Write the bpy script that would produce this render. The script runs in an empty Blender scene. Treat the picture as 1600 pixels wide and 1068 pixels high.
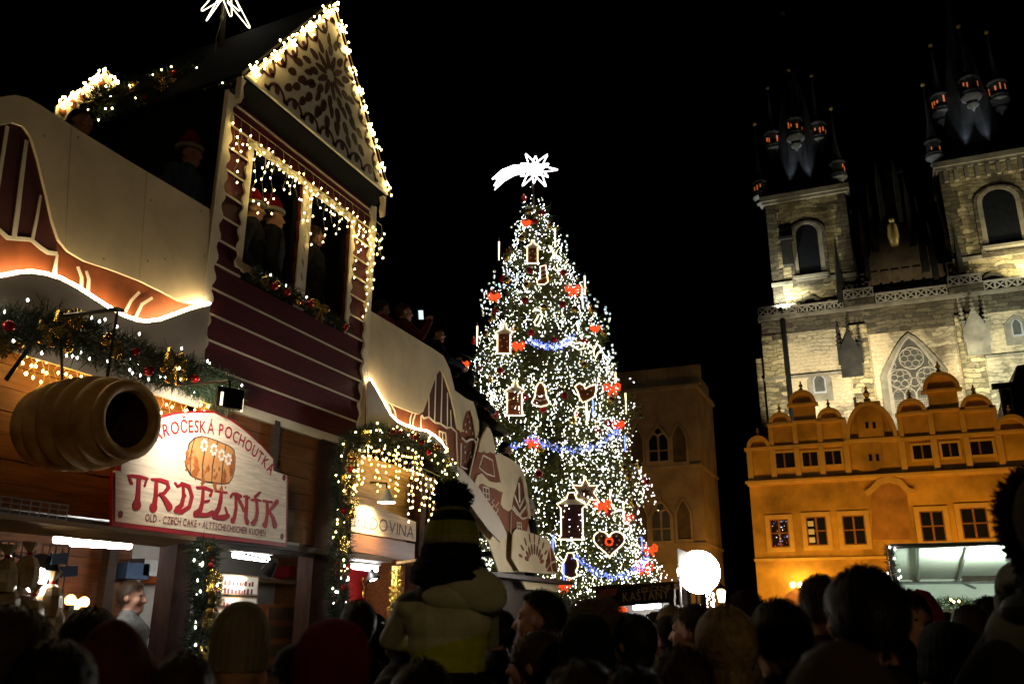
import bpy, bmesh, math, random
import numpy as np
from mathutils import Vector, Matrix
sc = bpy.context.scene
COL = sc.collection
PI = math.pi
# ------------------------------------------------------------------ camera
YAW, PITCH, ROLL = math.radians(22.9), math.radians(17.8), math.radians(0.25)
_f = Vector((-math.sin(YAW)*math.cos(PITCH), math.cos(YAW)*math.cos(PITCH), math.sin(PITCH)))
_r0 = Vector((math.cos(YAW), math.sin(YAW), 0)); _u0 = _r0.cross(_f)
_r = math.cos(ROLL)*_r0 + math.sin(ROLL)*_u0; _u = -math.sin(ROLL)*_r0 + math.cos(ROLL)*_u0
cam = bpy.data.cameras.new('camera'); cam.lens = 1345/1600*36; cam.sensor_width = 36; cam.sensor_fit = 'HORIZONTAL'
cam.clip_start = 0.05; cam.clip_end = 2000
cam.dof.use_dof = True; cam.dof.focus_distance = 11.0; cam.dof.aperture_fstop = 3.2
co = bpy.data.objects.new('camera', cam); COL.objects.link(co)
co.matrix_world = Matrix(((_r.x, _u.x, -_f.x, 0), (_r.y, _u.y, -_f.y, 0), (_r.z, _u.z, -_f.z, 1.72), (0, 0, 0, 1)))
sc.camera = co
# ------------------------------------------------------------------ night sky
w = bpy.data.worlds.new('World'); sc.world = w; w.use_nodes = True
nt = w.node_tree; bg = nt.nodes['Background']
sky = nt.nodes.new('ShaderNodeTexSky'); sky.sky_type = 'NISHITA'; sky.sun_disc = False
sky.sun_elevation = math.radians(-9.0); sky.sun_rotation = math.radians(200)
nt.links.new(sky.outputs['Color'], bg.inputs['Color']); bg.inputs['Strength'].default_value = 0.05
# (lit by the lamps of the place and one added lantern behind the camera)
# ------------------------------------------------------------------ exposure
sc.view_settings.view_transform = 'Standard'; sc.view_settings.look = 'None'
sc.view_settings.exposure = 0.0; sc.view_settings.gamma = 1.0; sc.view_settings.use_curve_mapping = False
sc.cycles.use_denoising = True; sc.cycles.use_light_tree = True
sc.cycles.max_bounces = 5; sc.cycles.diffuse_bounces = 3; sc.cycles.glossy_bounces = 3
sc.cycles.transmission_bounces = 4; sc.cycles.transparent_max_bounces = 6
sc.cycles.sample_clamp_indirect = 4.0; sc.cycles.caustics_reflective = False; sc.cycles.caustics_refractive = False
# ------------------------------------------------------------------ materials
MATS = {}
def mat(name, col, rough=0.7, var=0.25, scale=8.0, bump=0.0, metal=0.0, emit=None, es=0.0, alt=None, stretch=None, spec=0.3, trans=0.0):
    """procedural surface: noise between col and a second tone, optional bump; or a glowing surface"""
    m = bpy.data.materials.new(name); m.use_nodes = True
    n = m.node_tree.nodes; l = m.node_tree.links; b = n['Principled BSDF']
    b.inputs['Roughness'].default_value = rough; b.inputs['Metallic'].default_value = metal
    b.inputs['Specular IOR Level'].default_value = spec
    if emit:
        b.inputs['Base Color'].default_value = (*col, 1)
        b.inputs['Emission Color'].default_value = (*emit, 1); b.inputs['Emission Strength'].default_value = es
        MATS[name] = m; return m
    tc = n.new('ShaderNodeTexCoord'); mp = n.new('ShaderNodeMapping'); l.new(tc.outputs['Object'], mp.inputs['Vector'])
    if stretch: mp.inputs['Scale'].default_value = stretch
    no = n.new('ShaderNodeTexNoise'); no.inputs['Scale'].default_value = scale; no.inputs['Detail'].default_value = 6; no.inputs['Roughness'].default_value = 0.6
    l.new(mp.outputs['Vector'], no.inputs['Vector'])
    rp = n.new('ShaderNodeValToRGB'); l.new(no.outputs['Fac'], rp.inputs['Fac'])
    a = alt or tuple(c*(1-var) for c in col)
    rp.color_ramp.elements[0].position = 0.32; rp.color_ramp.elements[0].color = (*a, 1)
    rp.color_ramp.elements[1].position = 0.68; rp.color_ramp.elements[1].color = (*(min(1, c*(1+var*0.5)) for c in col), 1)
    l.new(rp.outputs['Color'], b.inputs['Base Color'])
    if bump:
        bp = n.new('ShaderNodeBump'); bp.inputs['Strength'].default_value = bump; bp.inputs['Distance'].default_value = 0.02
        l.new(no.outputs['Fac'], bp.inputs['Height']); l.new(bp.outputs['Normal'], b.inputs['Normal'])
    if trans:
        tr = n.new('ShaderNodeBsdfTranslucent'); l.new(rp.outputs['Color'], tr.inputs['Color'])
        mx = n.new('ShaderNodeMixShader'); mx.inputs['Fac'].default_value = trans
        l.new(b.outputs[0], mx.inputs[1]); l.new(tr.outputs[0], mx.inputs[2])
        l.new(mx.outputs[0], n['Material Output'].inputs['Surface'])
    MATS[name] = m; return m
def stone_mat(name, c1, c2, mortar, bw, bh, dark=(0.06, 0.05, 0.035), darkfac=0.25, rough=0.9, plaster=None):
    """coursed masonry: brick pattern with uneven stones, some dark, plus patchy weathering"""
    m = bpy.data.materials.new(name); m.use_nodes = True
    n = m.node_tree.nodes; l = m.node_tree.links; b = n['Principled BSDF']; b.inputs['Roughness'].default_value = rough
    b.inputs['Specular IOR Level'].default_value = 0.15
    tc = n.new('ShaderNodeTexCoord'); sp = n.new('ShaderNodeSeparateXYZ'); l.new(tc.outputs['Object'], sp.inputs[0])
    ad = n.new('ShaderNodeMath'); ad.operation = 'ADD'; l.new(sp.outputs['X'], ad.inputs[0]); l.new(sp.outputs['Y'], ad.inputs[1])
    nz = n.new('ShaderNodeTexNoise'); nz.inputs['Scale'].default_value = 0.7; l.new(tc.outputs['Object'], nz.inputs['Vector'])
    wob = n.new('ShaderNodeMath'); wob.operation = 'MULTIPLY_ADD'; l.new(nz.outputs['Fac'], wob.inputs[0]); wob.inputs[1].default_value = bh*2.2; l.new(sp.outputs['Z'], wob.inputs[2])
    cb = n.new('ShaderNodeCombineXYZ'); nx_ = n.new('ShaderNodeTexNoise'); nx_.inputs['Scale'].default_value = 1.6; l.new(tc.outputs['Object'], nx_.inputs['Vector']); wx = n.new('ShaderNodeMath'); wx.operation = 'MULTIPLY_ADD'; l.new(nx_.outputs['Fac'], wx.inputs[0]); wx.inputs[1].default_value = bw*1.6; l.new(ad.outputs[0], wx.inputs[2]); l.new(wx.outputs[0], cb.inputs['X']); l.new(wob.outputs[0], cb.inputs['Y'])
    def bricks(w_, h_, off):
        br = n.new('ShaderNodeTexBrick'); br.inputs['Scale'].default_value = 1; br.inputs['Brick Width'].default_value = w_; br.inputs['Row Height'].default_value = h_
        br.inputs['Mortar Size'].default_value = h_*0.07; br.inputs['Mortar Smooth'].default_value = 0.3; br.inputs['Bias'].default_value = off
        l.new(cb.outputs[0], br.inputs['Vector']); return br
    b1 = bricks(bw, bh, 0.0); b1.inputs['Color1'].default_value = (*c1, 1); b1.inputs['Color2'].default_value = (*c2, 1); b1.inputs['Mortar'].default_value = (*mortar, 1)
    b2 = bricks(bw, bh, darkfac*2-1); b2.inputs['Color1'].default_value = (0, 0, 0, 1); b2.inputs['Color2'].default_value = (1, 1, 1, 1); b2.inputs['Mortar'].default_value = (0, 0, 0, 1)
    big = n.new('ShaderNodeTexNoise'); big.inputs['Scale'].default_value = 0.35; big.inputs['Detail'].default_value = 5; l.new(tc.outputs['Object'], big.inputs['Vector'])
    rp = n.new('ShaderNodeValToRGB'); rp.color_ramp.elements[0].position = 0.4; rp.color_ramp.elements[1].position = 0.62; l.new(big.outputs['Fac'], rp.inputs['Fac'])
    mu = n.new('ShaderNodeMath'); mu.operation = 'MULTIPLY'; l.new(b2.outputs['Color'], mu.inputs[0]); l.new(rp.outputs['Color'], mu.inputs[1])
    mx = n.new('ShaderNodeMix'); mx.data_type = 'RGBA'; l.new(mu.outputs[0], mx.inputs['Factor']); l.new(b1.outputs['Color'], mx.inputs['A']); mx.inputs['B'].default_value = (*dark, 1)
    out = mx.outputs['Result']
    if plaster:
        pn = n.new('ShaderNodeTexNoise'); pn.inputs['Scale'].default_value = 0.22; pn.inputs['Detail'].default_value = 7; l.new(tc.outputs['Object'], pn.inputs['Vector'])
        pr = n.new('ShaderNodeValToRGB'); pr.color_ramp.elements[0].position = 0.47; pr.color_ramp.elements[1].position = 0.53; l.new(pn.outputs['Fac'], pr.inputs['Fac'])
        m2 = n.new('ShaderNodeMix'); m2.data_type = 'RGBA'; l.new(pr.outputs['Color'], m2.inputs['Factor']); l.new(out, m2.inputs['A']); m2.inputs['B'].default_value = (*plaster, 1)
        out = m2.outputs['Result']
    fn = n.new('ShaderNodeTexNoise'); fn.inputs['Scale'].default_value = 4; fn.inputs['Detail'].default_value = 8; l.new(tc.outputs['Object'], fn.inputs['Vector'])
    m3 = n.new('ShaderNodeMix'); m3.data_type = 'RGBA'; m3.blend_type = 'MULTIPLY'; m3.inputs['Factor'].default_value = 0.55; l.new(out, m3.inputs['A']); l.new(fn.outputs['Color'], m3.inputs['B'])
    fb = n.new('ShaderNodeValToRGB'); fb.color_ramp.elements[0].position = 0.3; fb.color_ramp.elements[0].color = (.45, .45, .45, 1); fb.color_ramp.elements[1].position = 0.65; l.new(fn.outputs['Fac'], fb.inputs['Fac']); l.new(fb.outputs['Color'], m3.inputs['B'])
    l.new(m3.outputs['Result'], b.inputs['Base Color'])
    bp = n.new('ShaderNodeBump'); bp.inputs['Strength'].default_value = 0.7; bp.inputs['Distance'].default_value = 0.06
    l.new(b1.outputs['Fac'], bp.inputs['Height']); bp.invert = True; l.new(bp.outputs['Normal'], b.inputs['Normal'])
    MATS[name] = m; return m
# --- plain surfaces
mat('cobble', (0.10, 0.095, 0.09), 0.75, 0.5, 9, 0.6)
mat('dark_wood', (0.045, 0.026, 0.014), 0.6, 0.5, 5, 0.2, stretch=(1, 1, 9))
mat('orange_wood', (0.155, 0.052, 0.010), 0.5, 0.45, 3, 0.15, stretch=(9, 1, 14))
mat('post_brown', (0.026, 0.009, 0.005), 0.8, 0.5, 4, 0.2, stretch=(6, 6, 1), spec=0.1)
mat('pale_wood', (0.42, 0.27, 0.13), 0.55, 0.4, 3, 0.15, stretch=(9, 1, 14))
mat('red_siding', (0.10, 0.0095, 0.012), 0.6, 0.4, 3, 0.15, stretch=(6, 1, 14))
mat('icing', (0.72, 0.62, 0.45), 0.6, 0.08, 6, 0.08)
mat('snow_board', (0.70, 0.56, 0.34), 0.55, 0.22, 1.6, 0.08)
mat('hill_board', (0.60, 0.50, 0.38), 0.6, 0.12, 2.5, 0.05)
mat('ginger', (0.21, 0.056, 0.014), 0.6, 0.35, 3.5, 0.08)
mat('ginger_dark', (0.07, 0.018, 0.014), 0.6, 0.35, 3.5, 0.08)
mat('sign_face', (0.78, 0.66, 0.52), 0.5, 0.28, 3.5, 0.06, stretch=(1, 1.2, 14))
mat('sign_red', (0.32, 0.012, 0.02), 0.45, 0.25, 6)
mat('sign_maroon', (0.16, 0.012, 0.02), 0.5, 0.25, 6)
mat('roll_print', (0.62, 0.29, 0.10), 0.5, 0.2, 7)
mat('roll_print_dark', (0.40, 0.12, 0.03), 0.5, 0.4, 20)
mat('ink', (0.06, 0.03, 0.03), 0.6, 0.2, 6)
mat('white_print', (0.8, 0.76, 0.7), 0.6, 0.1, 6)
mat('dough', (0.62, 0.38, 0.12), 0.55, 0.45, 5, 0.4, alt=(0.36, 0.18, 0.045))
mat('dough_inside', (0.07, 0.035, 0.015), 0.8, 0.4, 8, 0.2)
mat('black_paint', (0.006, 0.006, 0.006), 0.85, 0.3, 6, spec=0.1)
mat('black_metal', (0.02, 0.02, 0.02), 0.45, 0.3, 12, metal=0.6)
mat('grey_metal', (0.30, 0.30, 0.29), 0.4, 0.25, 12, metal=0.7)
mat('needle', (0.020, 0.038, 0.014), 0.6, 0.5, 30)
mat('needle_tree', (0.12, 0.125, 0.014), 0.65, 0.5, 6)
mat('bark', (0.09, 0.06, 0.035), 0.9, 0.4, 12, 0.5)
mat('wire', (0.35, 0.30, 0.16), 0.5, 0.2, 10)
mat('red_bauble', (0.45, 0.012, 0.012), 0.18, 0.1, 4, metal=0.4, spec=0.6)
mat('gold_bauble', (0.65, 0.42, 0.08), 0.2, 0.15, 4, metal=0.8, spec=0.6)
mat('gold_foil', (0.75, 0.50, 0.10), 0.25, 0.3, 30, 0.5, metal=0.85)
mat('plastic_white', (0.75, 0.74, 0.70), 0.4, 0.06, 5)
mat('interior_white', (0.55, 0.53, 0.47), 0.7, 0.12, 3)
mat('red_panel', (0.36, 0.012, 0.015), 0.6, 0.2, 5)
mat('yellow_card', (0.75, 0.55, 0.10), 0.6, 0.12, 6)
mat('cardboard', (0.55, 0.30, 0.12), 0.7, 0.2, 7)
mat('box_orange', (0.60, 0.16, 0.03), 0.6, 0.25, 7)
mat('box_blue', (0.05, 0.10, 0.20), 0.5, 0.25, 7)
mat('cellophane', (0.55, 0.42, 0.26), 0.12, 0.5, 14, 0.5, spec=0.9)
mat('canvas', (0.72, 0.74, 0.66), 0.8, 0.08, 4, 0.05, trans=0.25)
mat('banner_cloth', (0.8, 0.8, 0.78), 0.8, 0.06, 4, 0.05, trans=0.6)
mat('dark_sign', (0.022, 0.014, 0.012), 0.5, 0.3, 5)
mat('gold_letter', (0.75, 0.46, 0.12), 0.5, 0.15, 9)
# --- people
mat('skin', (0.46, 0.24, 0.16), 0.55, 0.15, 14, 0.03)
for nme, c in dict(black=(0.012, 0.012, 0.014), navy=(0.012, 0.017, 0.035), charcoal=(0.03, 0.03, 0.032), brown=(0.05, 0.03, 0.018), maroon=(0.07, 0.01, 0.015),
                   grey=(0.14, 0.14, 0.13), olive=(0.06, 0.065, 0.03), purple=(0.03, 0.02, 0.06), blue=(0.05, 0.10, 0.17), beige=(0.30, 0.25, 0.17), magenta=(0.25, 0.01, 0.08)).items():
    mat('cloth_'+nme, c, 0.85, 0.4, 22, 0.35, spec=0.15)
def knit(name, c, alt):
    m = mat(name, c, 0.9, 0.3, 3, 0, spec=0.1); n = m.node_tree.nodes; l = m.node_tree.links
    wv = n.new('ShaderNodeTexWave'); wv.wave_type = 'BANDS'; wv.bands_direction = 'Z'; wv.inputs['Scale'].default_value = 55; wv.inputs['Distortion'].default_value = 6; wv.inputs['Detail Scale'].default_value = 8
    tc = n['Texture Coordinate']; l.new(tc.outputs['Object'], wv.inputs['Vector'])
    bp = n.new('ShaderNodeBump'); bp.inputs['Strength'].default_value = 0.8; bp.inputs['Distance'].default_value = 0.006; l.new(wv.outputs['Fac'], bp.inputs['Height']); l.new(bp.outputs['Normal'], n['Principled BSDF'].inputs['Normal'])
knit('knit_cream', (0.36, 0.29, 0.19), None); knit('knit_maroon', (0.22, 0.012, 0.03), None); knit('knit_grey', (0.24, 0.24, 0.20), None)
knit('knit_black', (0.014, 0.015, 0.018), None); knit('knit_lime', (0.40, 0.46, 0.05), None); knit('knit_white', (0.66, 0.62, 0.5), None)
knit('knit_slate', (0.06, 0.075, 0.08), None); knit('knit_red', (0.38, 0.01, 0.015), None); knit('knit_yellow', (0.60, 0.56, 0.24), None)
mat('jacket_sage', (0.50, 0.51, 0.36), 0.7, 0.2, 9, 0.3); mat('jacket_slate', (0.035, 0.04, 0.045), 0.7, 0.3, 9, 0.3); mat('jacket_lime', (0.42, 0.44, 0.02), 0.7, 0.2, 9, 0.3)
for nme, c in dict(black=(0.012, 0.009, 0.007), brown=(0.05, 0.027, 0.012), blond=(0.27, 0.18, 0.08), grey=(0.16, 0.15, 0.14)).items():
    mat('hair_'+nme, c, 0.55, 0.4, 40, spec=0.22)
mat('eye', (0.02, 0.015, 0.01), 0.15, 0.1, 5, spec=0.6)
# --- buildings
mat('ochre', (0.60, 0.33, 0.055), 0.85, 0.55, 0.45, 0.35)
mat('ochre_trim', (0.70, 0.43, 0.11), 0.8, 0.18, 1.5, 0.1)
mat('ochre_dark', (0.42, 0.20, 0.05), 0.85, 0.35, 1.2, 0.15)
mat('glass_dark', (0.010, 0.011, 0.013), 0.35, 0.3, 2, spec=0.15)
mat('glass_pale', (0.09, 0.085, 0.07), 0.3, 0.3, 2, spec=0.5)
mat('frame_brown', (0.30, 0.12, 0.04), 0.6, 0.3, 5)
mat('roof_tile', (0.14, 0.05, 0.025), 0.85, 0.4, 2, 0.4)
mat('slate_roof', (0.075, 0.080, 0.088), 0.55, 0.5, 0.6, 0.3, stretch=(3, 3, 0.35))
mat('lead_pale', (0.34, 0.35, 0.36), 0.6, 0.25, 2)
mat('bell_stone', (0.36, 0.25, 0.13), 0.9, 0.4, 0.6, 0.3)
mat('bell_trim', (0.40, 0.29, 0.16), 0.9, 0.3, 1.2, 0.2)
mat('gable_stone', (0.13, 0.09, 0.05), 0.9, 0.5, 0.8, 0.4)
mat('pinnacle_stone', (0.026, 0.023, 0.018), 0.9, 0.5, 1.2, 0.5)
mat('trim_stone', (0.24, 0.21, 0.15), 0.9, 0.45, 0.8, 0.4)
mat('tracery_stone', (0.36, 0.32, 0.25), 0.9, 0.3, 1.5, 0.3)
mat('gold', (0.8, 0.58, 0.18), 0.45, 0.2, 6, metal=0.3)
stone_mat('church_stone', (0.52, 0.42, 0.22), (0.30, 0.24, 0.12), (0.10, 0.08, 0.05), 1.05, 0.44, darkfac=0.55)
stone_mat('church_plaster', (0.50, 0.42, 0.27), (0.42, 0.35, 0.21), (0.20, 0.16, 0.10), 0.95, 0.38, dark=(0.10, 0.08, 0.05), darkfac=0.5, plaster=(0.60, 0.48, 0.29))
stone_mat('church_dark', (0.17, 0.14, 0.085), (0.085, 0.07, 0.045), (0.05, 0.042, 0.03), 0.95, 0.45, darkfac=0.45)
# --- things that give off light
def glow(name, c, s, base=(0.8, 0.8, 0.8)): return mat(name, base, 0.5, emit=c, es=s)
glow('bulb_warm', (1.0, 0.74, 0.26), 40); glow('bulb_gold', (1.0, 0.62, 0.13), 48); glow('bulb_cold', (1.0, 0.95, 0.86), 22)
glow('led_strip', (1.0, 0.78, 0.46), 52); glow('tube_light', (0.95, 0.94, 0.92), 62); glow('star_tube', (1.0, 0.93, 0.70), 3.2)
glow('tree_led', (0.93, 0.96, 1.0), 20.0); glow('tree_led_warm', (1.0, 0.93, 0.55), 9.0); glow('tree_led_blue', (0.16, 0.25, 1.0), 2.6, (.1, .1, .3))
glow('comet_tube', (1.0, 0.93, 0.97), 7.0); glow('comet_fill', (0.80, 0.93, 1.0), 1.25, (.3, .4, .45)); glow('rope_white', (1.0, 0.84, 0.50), 2.4); glow('rope_red', (1.0, 0.09, 0.014), 1.05, (.4, .01, .005))
glow('lamp_face', (1.0, 0.95, 0.82), 40); glow('flood_face', (1.0, 0.96, 0.90), 190); glow('lantern_globe', (1.0, 0.72, 0.25), 14)
glow('church_window', (1.0, 0.20, 0.02), 0.38); glow('phone_screen', (0.7, 0.9, 1.0), 1.2); glow('candle', (1.0, 0.55, 0.12), 12)
# ------------------------------------------------------------------ mesh helpers
def empty(name, loc=(0, 0, 0), rz=0.0, label=None, cat=None, group=None, parent=None):
    o = bpy.data.objects.new(name, None); o.empty_display_size = 0.2; COL.objects.link(o)
    o.location = loc; o.rotation_euler = (0, 0, rz)
    if parent: o.parent = parent
    return tag(o, label, cat, group)
def tag(o, label=None, cat=None, group=None, kind=None):
    if label: o['label'] = label
    if cat: o['category'] = cat
    if group: o['group'] = group
    if kind: o['kind'] = kind
    return o
def mesh_obj(name, me, parent=None, loc=None):
    o = bpy.data.objects.new(name, me); COL.objects.link(o)
    if parent: o.parent = parent
    if loc is not None: o.location = loc
    return o
def wloc(o):
    v = Vector((0, 0, 0))
    while o: v = v + Vector(o.location); o = o.parent
    return v
_ang = [(math.cos(2*PI*i/48), math.sin(2*PI*i/48)) for i in range(48)]
class MB:
    """collects shapes in world coordinates; build() links them as one mesh"""
    def __init__(s): s.v = []; s.f = []; s.m = []; s.cuts = []
    def each(s, name, mats, parent=None, smooth=False, **kw):
        """every shape added becomes an object of its own"""
        out = []; c = s.cuts+[(len(s.v), len(s.f))]
        for i in range(len(s.cuts)):
            q = MB(); (a, fa), (b, fb) = c[i], c[i+1]; q.v = s.v[a:b]; q.f = [tuple(k-a for k in f) for f in s.f[fa:fb]]; q.m = s.m[fa:fb]
            out.append(q.build(name, mats, parent, smooth, **kw))
        return out
    def add(s, vs, fs, mi=0):
        s.cuts.append((len(s.v), len(s.f))); b = len(s.v); s.v += [tuple(p) for p in vs]; s.f += [tuple(i+b for i in f) for f in fs]; s.m += [mi]*len(fs); return s
    def box(s, c, d, rz=0, mi=0, rx=0, ry=0):
        M = Matrix.Rotation(rz, 3, 'Z') @ Matrix.Rotation(ry, 3, 'Y') @ Matrix.Rotation(rx, 3, 'X')
        c = Vector(c); vs = []
        for x in (-.5, .5):
            for y in (-.5, .5):
                for z in (-.5, .5): vs.append(c + M @ Vector((x*d[0], y*d[1], z*d[2])))
        return s.add(vs, [(0, 1, 3, 2), (4, 6, 7, 5), (0, 4, 5, 1), (2, 3, 7, 6), (0, 2, 6, 4), (1, 5, 7, 3)], mi)
    def b2(s, a, b, mi=0):
        return s.box([(a[i]+b[i])/2 for i in range(3)], [abs(b[i]-a[i]) for i in range(3)], mi=mi)
    def prism(s, pts, ext, mi=0):
        pts = [Vector(p) for p in pts]; e = Vector(ext); n = len(pts)
        nrm = Vector((0, 0, 0))
        for i in range(n): nrm += pts[i].cross(pts[(i+1) % n])
        if nrm.dot(e) > 0: pts.reverse()
        vs = pts + [p+e for p in pts]
        fs = [tuple(range(n)), tuple(range(2*n-1, n-1, -1))] + [(i, i+n, (i+1) % n+n, (i+1) % n) for i in range(n)]
        return s.add(vs, fs, mi)
    def xpoly(s, yz, x0, x1, mi=0): return s.prism([(x0, y, z) for y, z in yz], (x1-x0, 0, 0), mi)
    def ypoly(s, xz, y0, y1, mi=0): return s.prism([(x, y0, z) for x, z in xz], (0, y1-y0, 0), mi)
    def ring(s, outer, inner, fn, ext, mi=0):
        """flat frame between two loops with equal point counts"""
        n = len(outer); e = Vector(ext); A = [Vector(fn(*p)) for p in outer]; B = [Vector(fn(*p)) for p in inner]
        vs = A+B+[p+e for p in A]+[p+e for p in B]; fs = []
        for i in range(n):
            j = (i+1) % n
            fs += [(i, j, n+j, n+i), (2*n+i, 3*n+i, 3*n+j, 2*n+j), (i, 2*n+i, 2*n+j, j), (n+i, n+j, 3*n+j, 3*n+i)]
        return s.add(vs, fs, mi)
    def tube(s, path, r, n=6, closed=False, mi=0):
        P = [Vector(p) for p in path]; k = len(P); rs = r if isinstance(r, (list, tuple)) else [r]*k
        vs = []; fs = []; up = Vector((0.13, 0.21, 0.97))
        for i in range(k):
            a = P[(i-1) % k] if (closed or i > 0) else P[i]; b = P[(i+1) % k] if (closed or i < k-1) else P[i]
            t = (b-a); t = t.normalized() if t.length > 1e-9 else Vector((0, 0, 1))
            if abs(t.dot(up)) > 0.98: up = Vector((0.9, 0.1, 0.3))
            u = t.cross(up).normalized(); q = t.cross(u)
            for j in range(n):
                c, d = _ang[(j*48)//n]; vs.append(P[i] + (u*c + q*d)*rs[i])
        for i in range(k if closed else k-1):
            for j in range(n):
                a = i*n+j; b = i*n+(j+1) % n; c = ((i+1) % k)*n+(j+1) % n; d = ((i+1) % k)*n+j
                fs.append((a, b, c, d))
        if not closed: fs += [tuple(range(n-1, -1, -1)), tuple(range((k-1)*n, k*n))]
        return s.add(vs, fs, mi)
    def lathe(s, prof, c=(0, 0, 0), n=16, mi=0, M=None, sx=1, sy=1, open_end=False):
        """profile of (radius, height) turned round the z axis at c; M turns it"""
        c = Vector(c); vs = []; fs = []; k = len(prof)
        for r, z in prof:
            for j in range(n):
                a = 2*PI*j/n; p = Vector((r*math.cos(a)*sx, r*math.sin(a)*sy, z)); vs.append(c + (M @ p if M else p))
        for i in range(k-1):
            for j in range(n): fs.append((i*n+j, i*n+(j+1) % n, (i+1)*n+(j+1) % n, (i+1)*n+j))
        if prof[0][0] > 1e-6: fs.append(tuple(range(n-1, -1, -1)))
        if prof[-1][0] > 1e-6 and not open_end: fs.append(tuple(range((k-1)*n, k*n)))
        return s.add(vs, fs, mi)
    def ell(s, c, r, n=12, m=8, mi=0, M=None):
        r = r if isinstance(r, (list, tuple)) else (r, r, r); c = Vector(c); vs = []; fs = []
        for i in range(m+1):
            t = PI*i/m
            for j in range(n):
                a = 2*PI*j/n; p = Vector((r[0]*math.sin(t)*math.cos(a), r[1]*math.sin(t)*math.sin(a), -r[2]*math.cos(t))); vs.append(c + (M @ p if M else p))
        for i in range(m):
            for j in range(n): fs.append((i*n+j, i*n+(j+1) % n, (i+1)*n+(j+1) % n, (i+1)*n+j))
        return s.add(vs, fs, mi)
    def bulb(s, c, r, h=None, mi=0):
        h = h or r*1.5; x, y, z = c
        return s.add([(x+r, y, z), (x, y+r, z), (x-r, y, z), (x, y-r, z), (x, y, z+h), (x, y, z-h)],
                     [(0, 1, 4), (1, 2, 4), (2, 3, 4), (3, 0, 4), (1, 0, 5), (2, 1, 5), (3, 2, 5), (0, 3, 5)], mi)
    def ribbon(s, pts, fn, ext, mi=0):
        """flat stroke: pts are (a, b, width) in a plane, fn lifts (a, b) into space"""
        L = []; R = []; k = len(pts)
        for i, (a, b, wd) in enumerate(pts):
            p0 = pts[max(0, i-1)]; p1 = pts[min(k-1, i+1)]; da, db = p1[0]-p0[0], p1[1]-p0[1]; q = math.hypot(da, db) or 1
            L.append((a-db/q*wd/2, b+da/q*wd/2)); R.append((a+db/q*wd/2, b-da/q*wd/2))
        n = k; e = Vector(ext); A = [Vector(fn(*p)) for p in L]; B = [Vector(fn(*p)) for p in R]
        vs = A+B+[p+e for p in A]+[p+e for p in B]; fs = []
        for i in range(n-1):
            fs += [(i, i+1, n+i+1, n+i), (2*n+i, 3*n+i, 3*n+i+1, 2*n+i+1), (i, 2*n+i, 2*n+i+1, i+1), (n+i, n+i+1, 3*n+i+1, 3*n+i)]
        fs += [(0, n, 3*n, 2*n), (n-1, 3*n-1, 4*n-1, 2*n-1)]
        return s.add(vs, fs, mi)
    def mesh(s, name, mats, off=(0, 0, 0), smooth=False):
        me = bpy.data.meshes.new(name); o = Vector(off)
        me.from_pydata([tuple(Vector(p)-o) for p in s.v], [], s.f)
        for m in (mats if isinstance(mats, (list, tuple)) else [mats]): me.materials.append(MATS[m])
        if any(s.m): me.polygons.foreach_set('material_index', s.m)
        if smooth: me.polygons.foreach_set('use_smooth', [True]*len(me.polygons))
        me.update(); return me
    def build(s, name, mats, parent=None, smooth=False, label=None, cat=None, group=None, kind=None):
        if not s.v: return None
        if parent: off = wloc(parent); loc = (0, 0, 0)
        else:
            a = np.array(s.v); lo = a.min(0); hi = a.max(0); off = Vector(((lo[0]+hi[0])/2, (lo[1]+hi[1])/2, lo[2])); loc = off
        o = mesh_obj(name, s.mesh(name, mats, off, smooth), parent, loc)
        return tag(o, label, cat, group, kind)
def quads(name, V, mats, parent=None, mi=None, kind='stuff', off=None):
    """fast mesh of separate quads from an (n, 4, 3) array"""
    V = np.asarray(V, dtype=np.float32); n = len(V); off = np.array(wloc(parent) if parent else (0, 0, 0)) if off is None else np.array(off)
    me = bpy.data.meshes.new(name); me.vertices.add(n*4); me.vertices.foreach_set('co', (V.reshape(-1, 3)-off.astype(np.float32)).ravel())
    me.loops.add(n*4); me.loops.foreach_set('vertex_index', np.arange(n*4, dtype=np.int32))
    me.polygons.add(n); me.polygons.foreach_set('loop_start', np.arange(0, n*4, 4, dtype=np.int32)); me.polygons.foreach_set('loop_total', np.full(n, 4, dtype=np.int32))
    for m in (mats if isinstance(mats, (list, tuple)) else [mats]): me.materials.append(MATS[m])
    if mi is not None: me.polygons.foreach_set('material_index', np.asarray(mi, dtype=np.int32))
    me.update(); me.validate(); o = mesh_obj(name, me, parent); return tag(o, kind=kind)
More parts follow.
